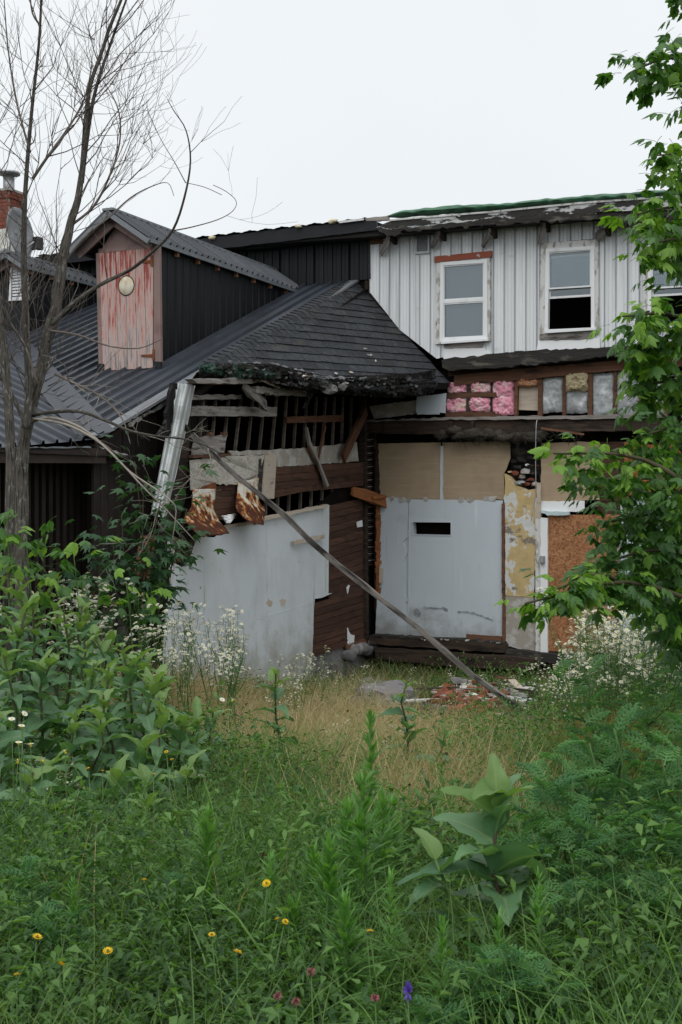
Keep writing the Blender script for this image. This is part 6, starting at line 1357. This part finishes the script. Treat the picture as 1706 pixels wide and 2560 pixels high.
def fleabane(loc, H, label, group, i):
    rt = thing('fleabane', label, 'wildflower', loc, group, R_.uniform(0, 6.28)); rt.scale = (H * 1.0, H * 1.0, H)
    for me in FB[i % 6]:
        o = bpy.data.objects.new(me.name, me); COL.objects.link(o); o.parent = rt
        if 'stem' not in me.name: o['kind'] = 'stuff'
k = 0
for i in range(170):          # drift on the right below the leafy branches
    D = R_.uniform(9.2, 13.4); px = R_.uniform(1330 if D > 12.3 else 1400, 1760)
    fleabane(at_px(px, D), R_.uniform(.95, 1.5) * (1.0 if px > 1440 else .66), 'white-flowered fleabane in the drift below the leafy branches on the right', 'fleabane drift on the right', i)
for i in range(26):
    fleabane(at_px(R_.uniform(430, 600), R_.uniform(10.2, 12.6)), R_.uniform(.9, 1.35), 'white-flowered fleabane before the left end of the white panel', 'fleabane before the white panel', i)
for i in range(16):
    fleabane(at_px(R_.uniform(640, 800), R_.uniform(11.5, 14.5)), R_.uniform(.6, .95), 'thin fleabane before the right half of the white panel', 'thin fleabane before the white panel', i)
for i in range(30):
    fleabane(at_px(R_.uniform(-30, 420), R_.uniform(9.8, 11.6)), R_.uniform(1.1, 1.6), 'white-flowered fleabane behind the broad-leaved thicket', 'fleabane behind the thicket', i)
for i in range(16):
    fleabane(at_px(R_.uniform(800, 960), R_.uniform(14, 17)), R_.uniform(.35, .6), 'short fleabane at the foot of the stripped boards', 'fleabane at the inner corner', i)
for i in range(14):
    fleabane(at_px(R_.uniform(750, 1000), R_.uniform(9.2, 11)), R_.uniform(.3, .5), 'short fleabane in the middle of the dry grass', 'fleabane in the dry grass', i)
for i in range(12):
    fleabane(at_px(R_.uniform(1020, 1300), R_.uniform(13.5, 16)), R_.uniform(.35, .65), 'sparse fleabane growing through the rubble heap', 'fleabane in the rubble', i)
for i in range(7):
    fleabane(at_px(R_.uniform(10, 220), R_.uniform(6.2, 7.2)), R_.uniform(.45, .6), 'daisy-like fleabane in front of the thicket at the left edge', 'fleabane at the left edge', i)
# rusty dry stems under the right-hand drift
x, y = sample(2600, 7.5, 10.5, lambda x, D: (x > .175 * D) * 1.0)
n = len(x); blades('dry_stems', x, y, .3 + .45 * RG.random(n), .006 + .006 * RG.random(n), .1 + .4 * RG.random(n), M['leaf_dry'], 'rusty dry stalks under the white flower drift on the right')
# ---- single flowers in the foreground
def ray_flower(name, loc, H, r, petals, mat, eye, label, cat, group, seed):
    rr = random.Random(seed); rt = thing(name, label, cat, loc, group); top = Vector((rr.gauss(0, .05), rr.gauss(0, .05), H))
    tube('stem', [Vector((0, 0, 0)), Vector((top.x * .3, top.y * .3, H * .55)), top], [.0026, .0022, .0018], M['stem_green'], rt, 5, True)
    ax = Vector((rr.gauss(0, .4), rr.gauss(-.1, .4), 1)).normalized(); s = ax.orthogonal().normalized(); c = ax.cross(s)
    for ring, (k0, rise, n) in enumerate(((1.0, .25, petals), (.66, .55, petals))):
        if ring and mat != 'petal_yellow': break
        for k in range(n):
            a = 2 * math.pi * (k + ring * .5) / n; d = s * math.cos(a) + c * math.sin(a); p = ax.cross(d) * r * .16 * (1 if petals > 12 else 1.3); b = top + ax * .004
            e = b + d * r * k0 + ax * r * rise; m_ = b + d * r * .55 * k0 + ax * r * rise * .5
            mk('petal', [b, m_ + p, e + p * .5, e - p * .5, m_ - p], [[0, 1, 2, 3, 4]], M[mat], rt, local=True)
    v, f, u = tube_geo([top - ax * r * .55, top - ax * r * .15, top + ax * .005, top + ax * .012], [.0025, r * .32, r * .36, r * .12], 8); mk('flower_eye', v, f, M[eye], rt, u, True, True)
yl = [(653, 2218), (598, 2366), (160, 2385), (65, 2350), (253, 2368), (43, 2440), (430, 2187), (632, 2305), (648, 2328), (1410 - 450, 2330), (440, 1887), (455, 1898), (388, 1945), (237, 1927), (258, 1928), (556, 2340)]
for i, (px, py) in enumerate(yl):
    D = 3.3 + (2400 - py) * .003 if py > 2100 else 5.6
    a = atD((px, py), D); g = float(gz(a.x, D)); H = max(.15, a.z - g)
    ray_flower('hawkbit', (a.x, a.y, g), H, .0135 if i < 5 else .010, 12, 'petal_yellow', 'stem_green', nth(ranks([c[0] for c in yl])[i], len(yl), 'small yellow hawkbit flower', 'in the foreground grass'), 'flower', 'yellow hawkbit flowers', 700 + i)
dz = ((38, 1800), (45, 1792), (72, 1820), (60, 1855), (82, 1870), (90, 1910), (490, 1915), (508, 1948), (562, 1935), (170, 1872), (60, 2070), (68, 2095), (14, 2185), (555, 1750), (568, 1755), (30, 1900))
for i, (px, py) in enumerate(dz):
    D = 5.6 if px < 200 else 6.8
    a = atD((px, py), D); g = float(gz(a.x, D)); H = max(.15, a.z - g)
    ray_flower('daisy', (a.x, a.y, g), H, .016, 16, 'petal_white', 'flower_eye', nth(ranks([c[0] for c in dz])[i], len(dz), 'white daisy', 'among the left foreground weeds'), 'flower', 'white daisies', 740 + i)
def clover(px, py, D, mat, lab, cat, r):
    a = atD((px, py), D); g = float(gz(a.x, D)); rt = thing('clover' if mat == 'clover_pink' else 'vetch' if mat == 'vetch_purple' else 'seed_head', lab, cat, (a.x, a.y, g), {'clover_pink': 'faded clover heads', 'seed_brown': 'dark seed heads'}.get(mat)); H = max(.12, a.z - g); tp = Vector((0, 0, H))
    tube('stem', [Vector((0, 0, 0)), Vector((.01, 0, H * .5)), tp], .0022, M['stem_green'], rt, 4, True)
    rr = random.Random(px); vs = []; fs = []
    for k in range(46):
        d = Vector((rr.gauss(0, 1), rr.gauss(0, 1), rr.gauss(.35, .8))).normalized(); s = d.orthogonal().normalized() * r * .22; b = len(vs); q = tp + Vector((d.x * r, d.y * r, d.z * r * (2.6 if mat == 'vetch_purple' else 1)))
        vs.extend([tp, q * .7 + tp * .3 + s, q + d * r * .15, q * .7 + tp * .3 - s]); fs.append([b, b + 1, b + 2, b + 3])
    mk('flower_head', vs, fs, M[mat], rt, local=True)
for px, py in ((938, 2495), (695, 2490), (778, 2430), (740, 2505), (1172, 2085)): clover(px, py, 3.1 if py > 2200 else 5.4, 'clover_pink', 'faded pink clover head low in the foreground grass', 'flower', .011)
clover(1020, 2480, 3.1, 'vetch_purple', 'purple vetch spike near the bottom edge', 'flower', .011)
for i in range(40):
    D = R_.uniform(4.2, 12); px = R_.uniform(60, 1250); g = at_px(px, D); hh = R_.uniform(.2, .42); q = g + Z * hh
    pyy = 1240 + (EYE - q.z) / D * FPX; clover(int(px), pyy, D, 'seed_brown', 'dark dried seed head standing in the grass', 'seed head', .012)
# ---- dry seed-head grasses
vs = []
x, y = sample(2600, 4.2, 11.0, lambda x, D: dryness(x, D) + .05)
n = len(x); blades('seed_grass', x, y, .38 + .34 * RG.random(n), .006 + .004 * RG.random(n), .15 + .5 * RG.random(n), M['grass_dry'], 'tall pale seeding grass stalks among the green')
# ================================================================== DEAD TREE (left)
DT = thing('dead_tree', 'leafless many-stemmed tree with mossy grey trunks before the dark wing', 'tree', at_px(60, 10.0))
def opx(pts, D, scale=1.0):
    """disp-pixel polyline (x, y, radius px[, dD]) to (Vector, radius)"""
    out = []
    for p in pts:
        d = D + (p[3] if len(p) > 3 else 0); out.append((atD(O(p[0], p[1]), d), p[2] * scale * d / 2941)); 
    return out
stems = [
 ('trunk', [(50, 1830, 18), (50, 1560, 17), (49, 1300, 16), (50, 1150, 15), (52, 1060, 14.5), (60, 968, 14.5), (84, 895, 13), (108, 790, 13), (122, 735, 13), (146, 600, 12), (160, 520, 9.5), (184, 440, 7.5), (194, 330, 5.6), (203, 230, 5), (235, 110, 4), (285, -20, 3.2), (310, -90, 2.6)], 10.0),
 ('trunk', [(60, 985, 12), (66, 920, 9), (64, 820, 8), (58, 700, 7.5), (55, 560, 7), (60, 420, 5.2), (74, 250, 4), (90, 100, 3.2), (96, -20, 2.6), (98, -90, 2)], 9.9),
 ('trunk', [(10, 1830, 14), (16, 1560, 13), (20, 1300, 12), (24, 1150, 11.5), (24, 1000, 11), (14, 860, 10.5), (0, 730, 10), (-26, 560, 9), (-60, 380, 7.5), (-95, 200, 5.5), (-120, 20, 4), (-150, -150, 2)], 9.6),
 ('limb', [(188, 420, 9), (203, 300, 7.5), (222, 200, 6), (262, 80, 4.5), (305, -40, 3)], 10.1),
 ('limb', [(62, 985, 9), (40, 930, 8), (10, 880, 7), (-30, 820, 6)], 9.8),
 ('limb', [(75, 412, 6), (110, 360, 5), (160, 290, 4), (195, 225, 3), (212, 150, 2)], 9.9),
 ('limb', [(70, 350, 4), (40, 240, 3.5), (20, 120, 2.6), (10, 0, 1.8)], 9.8),
 ('limb', [(95, 60, 4), (75, 30, 3), (68, -30, 2)], 9.9),
 ('limb', [(120, 745, 9), (165, 700, 8), (230, 655, 7), (300, 620, 6), (355, 575, 5, -.2), (398, 528, 4.5, -.3), (425, 450, 4, -.4), (438, 370, 3, -.4), (428, 300, 2.2, -.5), (400, 255, 1.6, -.5), (385, 228, 1, -.5)], 9.9),
 ('limb', [(398, 530, 3.4, -.3), (440, 522, 2.8, -.4), (500, 505, 2.2, -.5), (535, 485, 1.8, -.5), (543, 462, 1.4, -.5), (520, 440, 1, -.5), (490, 425, .7, -.5)], 9.9),
 ('limb', [(427, 420, 2.6, -.4), (400, 370, 2, -.4), (370, 320, 1.6, -.3), (340, 255, 1, -.3)], 9.9),
 ('limb', [(428, 420, 1.6, -.4), (470, 430, 1.2, -.5), (510, 448, .8, -.5)], 9.9),
 ('limb', [(150, 600, 6), (200, 540, 5), (250, 500, 4.5), (300, 455, 3.6, .2), (345, 430, 2.6, .3), (385, 420, 1.5, .3), (400, 450, 1, .3)], 10.0),
 ('limb', [(168, 515, 5), (215, 475, 4.5), (250, 410, 3.8), (275, 330, 3, .2), (274, 260, 2.4, .3), (250, 205, 1.6, .4), (225, 170, 1, .4)], 10.0),
 ('limb', [(70, 955, 8), (110, 948, 7, -.2), (180, 945, 6, -.4), (240, 965, 5.4, -.6), (300, 990, 4.8, -.8), (360, 1002, 4, -1), (430, 1010, 3.2, -1.1), (490, 1032, 2, -1.2), (530, 1060, 1, -1.2)], 10.0),
 ('limb', [(70, 970, 6), (120, 960, 5, -.3), (190, 985, 4.6, -.6), (250, 1035, 4.2, -.8), (300, 1085, 3.6, -1), (360, 1125, 3, -1.1), (392, 1150, 2.4, -1.2), (405, 1175, 2, -1.2), (395, 1250, 1.2, -1.2)], 10.0),
 ('limb', [(75, 962, 5), (150, 975, 4.4, -.4), (220, 1010, 4, -.7), (275, 1060, 3.4, -.9), (330, 1120, 2.8, -1), (372, 1160, 2.4, -1), (450, 1245, 1.2, -1)], 9.9),
 ('limb', [(128, 860, 5), (170, 880, 4.2, -.3), (230, 910, 3.6, -.5), (280, 960, 2.6, -.7), (300, 1020, 1.6, -.8)], 10.0),
 ('limb', [(478, 1030, 2.4, -1.2), (486, 1070, 2, -1.2), (470, 1110, 1.5, -1.2), (440, 1140, 1, -1.2)], 10.0),
 ('limb', [(390, 1155, 2.2, -1.2), (365, 1165, 1.8, -1.2), (350, 1220, 1.3, -1.2), (330, 1262, .8, -1.2)], 10.0),
 ('limb', [(85, 880, 5), (60, 800, 4), (35, 760, 3.4), (5, 700, 2.6)], 9.7),
 ('limb', [(115, 760, 4.5), (180, 770, 3.6, -.2), (250, 795, 3, -.3), (320, 800, 2.2, -.4), (370, 780, 1.4, -.4)], 9.8),
]
tips = []
for nm, pts, D in stems:
    sp = smoothpath(opx(pts, D, 1.0 if nm == 'trunk' else (.5 if pts[-1][0] > 330 and pts[0][1] < 700 else .66)), 4)
    if nm == 'trunk' and pts[0][2] > 15:
        P = [a + Vector((noise.noise(a * 5) * .02, noise.noise(a * 5 + Vector((9, 0, 0))) * .02, 0)) for a, b in sp]
        o = tube(nm, P, [b * (1 + .12 * noise.noise(a * 7)) for a, b in sp], M['bark'], DT, 14)
    else:
        o = tube(nm, [a for a, b in sp], [max(b, .0026) for a, b in sp], M['bark'] if pts[0][2] > 7 else (M['twig_pale'] if pts[0][1] > 900 else M['twig']), DT, 7)
    tips.append((sp, pts))
# fine twigs in two masses: dark against the sky, pale low sprays
for low in (False, True):
    vs, fs, us = [], [], []
    rr = random.Random(21 + low)
    def grow(p, d, L, r, depth):
        k = 5; pts = [p]; q = p.copy(); dd = d.copy()
        for i in range(k):
            dd = (dd + Vector((rr.gauss(0, .16), rr.gauss(0, .16), (rr.gauss(.10, .10) if not low else rr.gauss(.0, .14))))).normalized(); q = q + dd * L / k; pts.append(q.copy())
        tube_geo(pts, [max(.0011, r * (1 - .75 * i / k)) for i in range(k + 1)], 4 if depth < 2 else 3, vs, fs, us)
        if depth < 2:
            for c in range(rr.randint(2, 4) if depth == 0 else rr.randint(1, 3)):
                i = rr.randint(1, k - 1); s = Vector((rr.gauss(0, 1), rr.gauss(0, .6), rr.gauss(.25, .6))).normalized()
                grow(pts[i], ((pts[i + 1] - pts[i]).normalized() * .8 + s * .75).normalized(), L * rr.uniform(.4, .7), r * .55, depth + 1)
    for sp, pts in tips:
        is_low = pts[0][1] > 850 and pts[-1][1] > 900
        if is_low != low: continue
        n = len(sp)
        for i in range(2, n - 1):
            a, r = sp[i]
            if a.z < 2.3 and not low: continue
            far = pts[-1][0] > 330; pr = (.10 if far else .75) if r < .03 else .5
            if rr.random() < pr:
                t = (sp[i + 1][0] - sp[i - 1][0]).normalized(); s = Vector((rr.gauss(.1, 1), rr.gauss(0, .6), rr.gauss(.2, .5))).normalized()
                grow(a, (t * .8 + s * .8).normalized(), rr.uniform(.3, .95) * (.55 if low else .75 if far else 1.15), min(.0055, r * .5), 0 if r > .006 and not far and not low else 1)
    tag(mk('twigs', vs, fs, M['twig_pale'] if low else M['twig'], DT, us, True), kind='stuff')

# ================================================================== BOX ELDER (right)
def toothed(vs, fs, uvs, p, d, n_, L, w, rr):
    """one drooping toothed leaflet"""
    d = d.normalized(); s = d.cross(n_).normalized(); k = 7; b = len(vs); c = p.copy(); dd = d.copy()
    for j in range(k + 1):
        t = j / k; wd = w * math.sin(math.pi * min(1, (t * .93 + .05) ** .62)) ** .8
        if 2 < j < k: wd *= 1.13 if j % 2 else .84
        if j: dd = (dd + Vector((0, 0, -.07))).normalized(); c = c + dd * L / k
        nn = s.cross(dd)
        for x in (-1, 0, 1): vs.append(c + s * x * wd * .5 + nn * abs(x) * wd * -.16); uvs.append((x, t))
    for j in range(k):
        for x in (0, 1): a = b + j * 3 + x; fs.append([a, a + 1, a + 4, a + 3])
def elder_leaf(seed):
    rr = random.Random(seed); vs, fs, uvs = [], [], []; Lr = 1.0; pts = [Vector((0, 0, 0)), Vector((0, .35, .04)), Vector((0, .7, 0)), Vector((0, .95, -.08))]
    tube_geo(pts, [.014, .012, .010, .008], 3, vs, fs, uvs); 
    toothed(vs, fs, uvs, pts[3], Vector((rr.gauss(0, .1), .85, -.5)), Vector((0, .3, 1)), .62, .34, rr)
    for i, y in enumerate((.88, .55)):
        if i and rr.random() < .35: break
        for s in (-1, 1):
            toothed(vs, fs, uvs, Vector((0, y, -.03)), Vector((s * .8, .55 + rr.gauss(0, .15), -.55 + rr.gauss(0, .15))), Vector((-s * .3, .2, 1)), rr.uniform(.48, .62), rr.uniform(.26, .34), rr)
    return mesh('elder_leaf', vs, fs, uvs, True)
_el = [elder_leaf(i) for i in range(6)]
ELD = [with_mat(m, M['leaf_elder']) for m in _el]; ELY = [with_mat(m, M['leaf_elder_young']) for m in _el]
BE = thing('box_elder', 'leafy box elder whose bright green branches reach in from the right edge', 'tree', (2.9, 8.2, float(gz(2.9, 8.2))))
tb = Vector((2.9, 8.2, float(gz(2.9, 8.2))))
sp = smoothpath([(tb - Z * .1, .17), (tb + Vector((.02, -.1, 1.2)), .14), (tb + Vector((-.1, -.3, 2.4)), .12), (tb + Vector((-.05, -.4, 3.8)), .09), (tb + Vector((.0, -.5, 5.2)), .06), (tb + Vector((.1, -.5, 6.4)), .03)], 4)
tube('trunk', [a for a, b in sp], [b for a, b in sp], M['bark'], BE, 12)
trunk_sp = sp
# sprays traced from the photograph: (start px, tip px, distance, leaves, spread m, bright share)
sprays = [((1640, 60), (1535, 8), 6.6, 16, .16, .1), ((1650, 190), (1425, 175), 6.4, 34, .15, .05), ((1640, 210), (1500, 140), 6.7, 20, .16, .05), ((1650, 300), (1545, 245), 6.2, 16, .14, .2), ((1660, 460), (1490, 365), 6.0, 30, .17, .3), ((1640, 430), (1560, 410), 6.4, 22, .18, .15),
 ((1680, 560), (1420, 500), 5.9, 42, .20, .5), ((1680, 640), (1440, 570), 5.8, 44, .20, .45), ((1690, 620), (1540, 540), 6.3, 40, .24, .2), 
 ((1690, 830), (1385, 735), 5.6, 46, .20, .5), ((1690, 860), (1420, 800), 5.7, 48, .20, .3),  ((1690, 960), (1410, 900), 5.8, 44, .20, .35), ((1690, 980), (1520, 880), 6.3, 44, .24, .1),
 ((1700, 1060), (1450, 1010), 5.6, 40, .17, .4), ((1700, 1100), (1480, 1060), 5.9, 44, .2, .15), ((1680, 1180), (1250, 1050), 5.2, 40, .13, .45), ((1600, 1200), (1300, 1120), 5.3, 30, .13, .15), ((1640, 1220), (1400, 1110), 5.4, 30, .13, .3),
 ((1680, 1260), (1350, 1215), 5.6, 50, .18, .12), ((1690, 1330), (1340, 1310), 5.5, 56, .18, .08), ((1700, 1260), (1500, 1200), 6.2, 60, .26, .03), ((1700, 1380), (1430, 1370), 5.9, 56, .22, .03), ((1700, 1340), (1520, 1300), 6.4, 60, .26, .02), ((1680, 1440), (1500, 1430), 6.2, 40, .2, .03), ((1660, 1400), (1185, 1395), 5.0, 40, .10, .4), ((1500, 1400), (1260, 1360), 5.05, 22, .09, .3), ((1690, 1500), (1530, 1480), 6.0, 24, .16, .12)]
rr = random.Random(77); cand = []
for (a, b, D, n, sprd, br) in sprays:
    A = atD(O(*a), D + rr.uniform(.1, .6)); sh = 46 if 440 < b[1] < 960 else 22; B = atD(O(b[0] + sh, b[1] - 8), D); mid = A.lerp(B, .5) + Z * .10
    # limb from trunk to spray start, then the spray axis
    j = min(range(len(trunk_sp)), key=lambda i: abs(trunk_sp[i][0].z - (A.z - .5))); T = trunk_sp[j][0]
    sp = smoothpath([(T, .030), (T.lerp(A, .5) + Z * .12, .022), (A, .014), (mid, .009), (B, .004)], 5); tube('limb', [p for p, r in sp], [r for p, r in sp], M['stem_brown'], BE, 6)
    for k in range(int(n * (3.0 if a[1] > 1190 and b[1] > 1150 else 2.2 if 440 < b[1] < 960 else 2.0))):
        t = rr.random() ** .8; base = A.lerp(mid, t * 2) if t < .5 else mid.lerp(B, t * 2 - 1)
        off = Vector((rr.gauss(0, 1), rr.gauss(0, 1), rr.gauss(0, .8))) * sprd * (1.15 - .7 * t) * .62
        cand.append((base + off, t, br, D))
rr.shuffle(cand)
leafobjs = []; nobj = 0; jv, jf, ju = [[], []], [[], []], [[], []]
cand.sort(key=lambda c: c[3] - (c[0] - CAMP).length * 0 + rr.random() * 1.3)
for p, t, br, D in cand:
    young = rr.random() < br * (.4 + .9 * t); az = rr.uniform(0, 6.28); el = rr.gauss(-.15, .35); s = rr.uniform(.075, .108) * (.84 if D < 5.65 else 1.0); me = rr.choice(ELY if young else ELD)
    px = 853 + p.x / p.y * FPX
    if nobj < 300 and px < 1740:
        put_leaf('leaf', me, BE, p - tb, az, el, s, rr.gauss(0, .3)); nobj += 1
    else:
        mt = Matrix.Translation(p) @ Matrix.Rotation(az, 4, 'Z') @ Matrix.Rotation(el, 4, 'X') @ Matrix.Rotation(rr.gauss(0, .3), 4, 'Y') @ Matrix.Scale(s, 4)
        q = 1 if young else 0; b = len(jv[q]); jv[q].extend([mt @ v.co for v in me.vertices]); jf[q].extend([[i + b for i in f.vertices] for f in me.polygons])
        uvl = me.uv_layers[0].data; tmp = {}
        for l, u in zip(me.loops, uvl): tmp[l.vertex_index] = (u.uv[0], u.uv[1])
        ju[q].extend([tmp.get(i, (0, 0)) for i in range(len(me.vertices))])
def elder_bulk(src, isl):
    m = src.copy(); 
    for nd in m.node_tree.nodes:
        if nd.type == 'OBJECT_INFO':
            g = m.node_tree.nodes.new('ShaderNodeNewGeometry')
            for l in list(nd.outputs['Random'].links): m.node_tree.links.new(g.outputs['Random Per Island'], l.to_socket)
    return m
for q, nm in ((0, 'leaf_elder'), (1, 'leaf_elder_young')):
    if jv[q]: tag(mk('crown', jv[q], jf[q], elder_bulk(M[nm], 1), BE, ju[q], True), kind='stuff')

# ================================================================== MAPLE SAPLING before the dark wall
def maple_leaf(seed):
    rr = random.Random(seed); lobes = [(0, 1.0), (.42, .42), (.75, .82), (1.15, .36), (1.55, .55), (2.3, .22)]; ring = []
    for a, r in reversed(lobes[1:]): ring.append((-a, r))
    for a, r in lobes: ring.append((a, r))
    vs = [Vector((0, .25, .02))]; uvs = [(0, 0)]
    for a, r in ring: r *= rr.uniform(.9, 1.1); vs.append(Vector((math.sin(a) * r * .55, .3 + math.cos(a) * r * .62, -.14 * r * r))); uvs.append((.5, r))
    n = len(ring); fs = [[0, i + 1, (i + 1) % n + 1] for i in range(n)]
    return mesh('maple_leaf', vs, fs, uvs)
_mp = [maple_leaf(i) for i in range(4)]; MPL = [with_mat(m, M['leaf_maple']) for m in _mp]; MPO = [with_mat(m, M['leaf_orange']) for m in _mp]
base = at_px(330, 12.0)
MS = thing('maple_sapling', 'dark green maple sapling with a few orange leaves before the dark wall', 'tree', base)
tips_m = [(230, 1290, 11.8), (280, 1180, 12.0), (330, 1120, 12.0), (310, 1060, 12.1), (370, 1150, 11.9), (410, 1140, 12.0), (350, 1200, 11.7), (260, 1240, 11.8), (400, 1220, 11.8), (300, 1290, 11.7), (200, 1300, 11.6), (370, 1270, 11.7), (430, 1170, 12.0), (330, 1240, 11.6)]
rr = random.Random(9)
for i, (x, y, D) in enumerate(tips_m):
    e = atD(O(x, y), D); m_ = base.lerp(e, .5) + Vector((rr.gauss(0, .1), rr.gauss(0, .1), .1)); sp = smoothpath([(base + Vector((rr.gauss(0, .1), rr.gauss(0, .1), 0)), .016), (m_, .010), (e, .004)], 4)
    tube('stem', [a for a, b in sp], [b for a, b in sp], M['stem_brown'], MS, 5)
    for k in range(38):
        t = .45 + .6 * rr.random(); p = (m_.lerp(e, min(1.1, (t - .45) * 2))) + Vector((rr.gauss(0, .15), rr.gauss(0, .15), rr.gauss(0, .13)))
        org = (x, y) in ((230, 1290), (330, 1120)) and k < 4
        put_leaf('leaf', rr.choice(MPO if org else MPL), MS, p - base, rr.uniform(0, 6.28), rr.gauss(-.25, .35), rr.uniform(.15, .22), rr.gauss(0, .3))
# leafy shoots at the left foot of the dead tree and beside the charred corner
for i, (x, y, D, n, lab) in enumerate(((60, 1230, 9.3, 26, 'leafy box elder shoot at the foot of the dead trunks'), (15, 1215, 9.3, 18, 'leafy box elder shoot at the far left edge'), (170, 1275, 9.8, 16, 'leafy shoot between the dead trunks and the maple sapling'), (290, 1335, 10.6, 18, 'bright leafy shoot below the maple sapling'))):
    b = at_px(O(x, y)[0] + 10, D); rt = thing('leafy_shoot', lab, 'plant', b); e = atD(O(x, y), D)
    sp = smoothpath([(b, .010), (b.lerp(e, .6) + Vector((.04, 0, 0)), .007), (e, .003)], 4); tube('stem', [a for a, _ in sp], [c for _, c in sp], M['stem_green'], rt, 5)
    for k in range(n):
        p = e + Vector((rr.gauss(0, .16), rr.gauss(0, .16), rr.gauss(-.10, .14))); put_leaf('leaf', rr.choice(ELY if rr.random() < .35 else ELD), rt, p - b, rr.uniform(0, 6.28), rr.gauss(-.1, .35), rr.uniform(.12, .16), rr.gauss(0, .3))

# ================================================================== LEANING POLE AND RUBBLE
a = RP.p(C5(262, 488), .16); b0 = O(1290, 1708)
r = ray(b0); t = 8.0
while t < 30 and (CAMP + r * t).z > ground_z((CAMP + r * t).x, (CAMP + r * t).y) + .02: t += .05
b = CAMP + r * t
LP = thing('leaning_pole', 'long weathered timber leaning from the wing wall down to the rubble', 'timber', b)
n = 14; pts = [a.lerp(b, i / n) - Z * (.07 * math.sin(math.pi * i / n) + .018 * math.sin(i * 1.3)) + W * .012 * math.sin(i * 2.1) for i in range(n + 1)]
bar('timber', pts, .04, .052, M['burnt_pole'], LP, side=Z, jit=.005)
bar('splinter', [a, a + (a - b).normalized() * .12 + Z * .02, a + (a - b).normalized() * .22 + Z * .06], .03, .05, M['rotten'], LP, side=Z, jit=.006, ends=.5)
def rub(px, D): return at_px(px, D)
st = [(960, 15.6, .42, .30, .24), (1000, 15.9, .22, .2, .14), (920, 17.6, .2, .2, .14), (1010, 17.2, .18, .15, .12)]
for i, (px, D, sx, sy, sz) in enumerate(st):
    q = rub(px, D) + Z * sz * .35; rt = lump('stone_slab' if i == 0 else 'stone', q, sx, sy, sz, M['stone'], None, .35, 50 + i * 3, lv=3, smooth=False)
    tag(rt, ['big grey stone slab in front of the sill timbers', 'grey stone right of the big slab', 'small stone at the inner corner of the walls', 'small stone under the sill timber behind the slab'][i], 'stone')
bt = rub(1105, 15.4)
def btfn(i, j):
    x = (i - .5) * 1.1; y = (j - .5) * .8; return bt + Vector((x, y, .05 + .13 * max(0, 1 - (x * x / .3 + y * y / .16)) + .06 * noise.noise(Vector((x * 4, y * 4, 2)))))
o = gridmesh('black_sheet', btfn, 26, 18, M['black_tarp'], None, th=.01); tag(o, 'crumpled black plastic sheet lying beside the stone slab', 'sheet')
rr = random.Random(31)
def brick_me():
    s = (.105, .05, .033); vs = [Vector((x * s[0] * rr.uniform(.8, 1.05), y * s[1] * rr.uniform(.85, 1.05), z * s[2] * rr.uniform(.85, 1.05))) for z in (-1, 1) for y in (-1, 1) for x in (-1, 1)]
    me = mesh('brick', vs, [[0, 2, 3, 1], [4, 5, 7, 6], [0, 1, 5, 4], [2, 6, 7, 3], [0, 4, 6, 2], [1, 3, 7, 5]], [(v.x, v.y) for v in vs]); me.materials.append(M['brick']); return me
BM = [brick_me() for _ in range(5)]
for i in range(80):
    px = rr.gauss(1185, 48); D = rr.uniform(13.9, 16.4); q = rub(px, D); o = bpy.data.objects.new('broken_brick', rr.choice(BM)); o.location = q + Z * rr.uniform(.04, .24); o.rotation_euler = (rr.gauss(0, .5), rr.gauss(0, .5), rr.uniform(0, 3.1)); k = rr.uniform(.8, 1.25); o.scale = (k * rr.uniform(.5, 1), k, k); COL.objects.link(o)
    tag(o, 'broken red brick in the rubble heap under the leaning timber', 'brick', 'broken bricks in the rubble')
for i in range(110):
    px = rr.uniform(1080, 1330); D = rr.uniform(14.6, 17.6); q = rub(px, D); s = rr.uniform(.04, .13)
    o = lump('plaster_chunk', q + Z * rr.uniform(.03, .20), s, s * rr.uniform(.5, 1), s * rr.uniform(.25, .6), M[rr.choice(['plaster_chunk', 'plaster_chunk', 'stone', 'rust', 'rotten'])], None, .5, i * 1.7, lv=1, smooth=False); tag(o, 'jagged lump of broken plaster or stone in the rubble heap', 'rubble', 'rubble lumps by the sill timbers')
for i in range(26):
    px = rr.uniform(1060, 1330); D = rr.uniform(14.4, 17.4); q = rub(px, D) + Z * rr.uniform(.08, .28); an = rr.gauss(0, .7); L = rr.uniform(.2, .65); d = Vector((math.cos(an), math.sin(an), rr.gauss(0, .15))).normalized() * L
    o = bar('scrap_board', [q - d * .5, q + d * .5], rr.uniform(.03, .10), rr.uniform(.012, .03), M[rr.choice(['grey_wood', 'beige_board', 'peel_white', 'brown_wood', 'dark_wood'])], None, jit=.004); tag(o, 'short broken board lying in the rubble heap', 'board', 'scrap boards in the rubble')
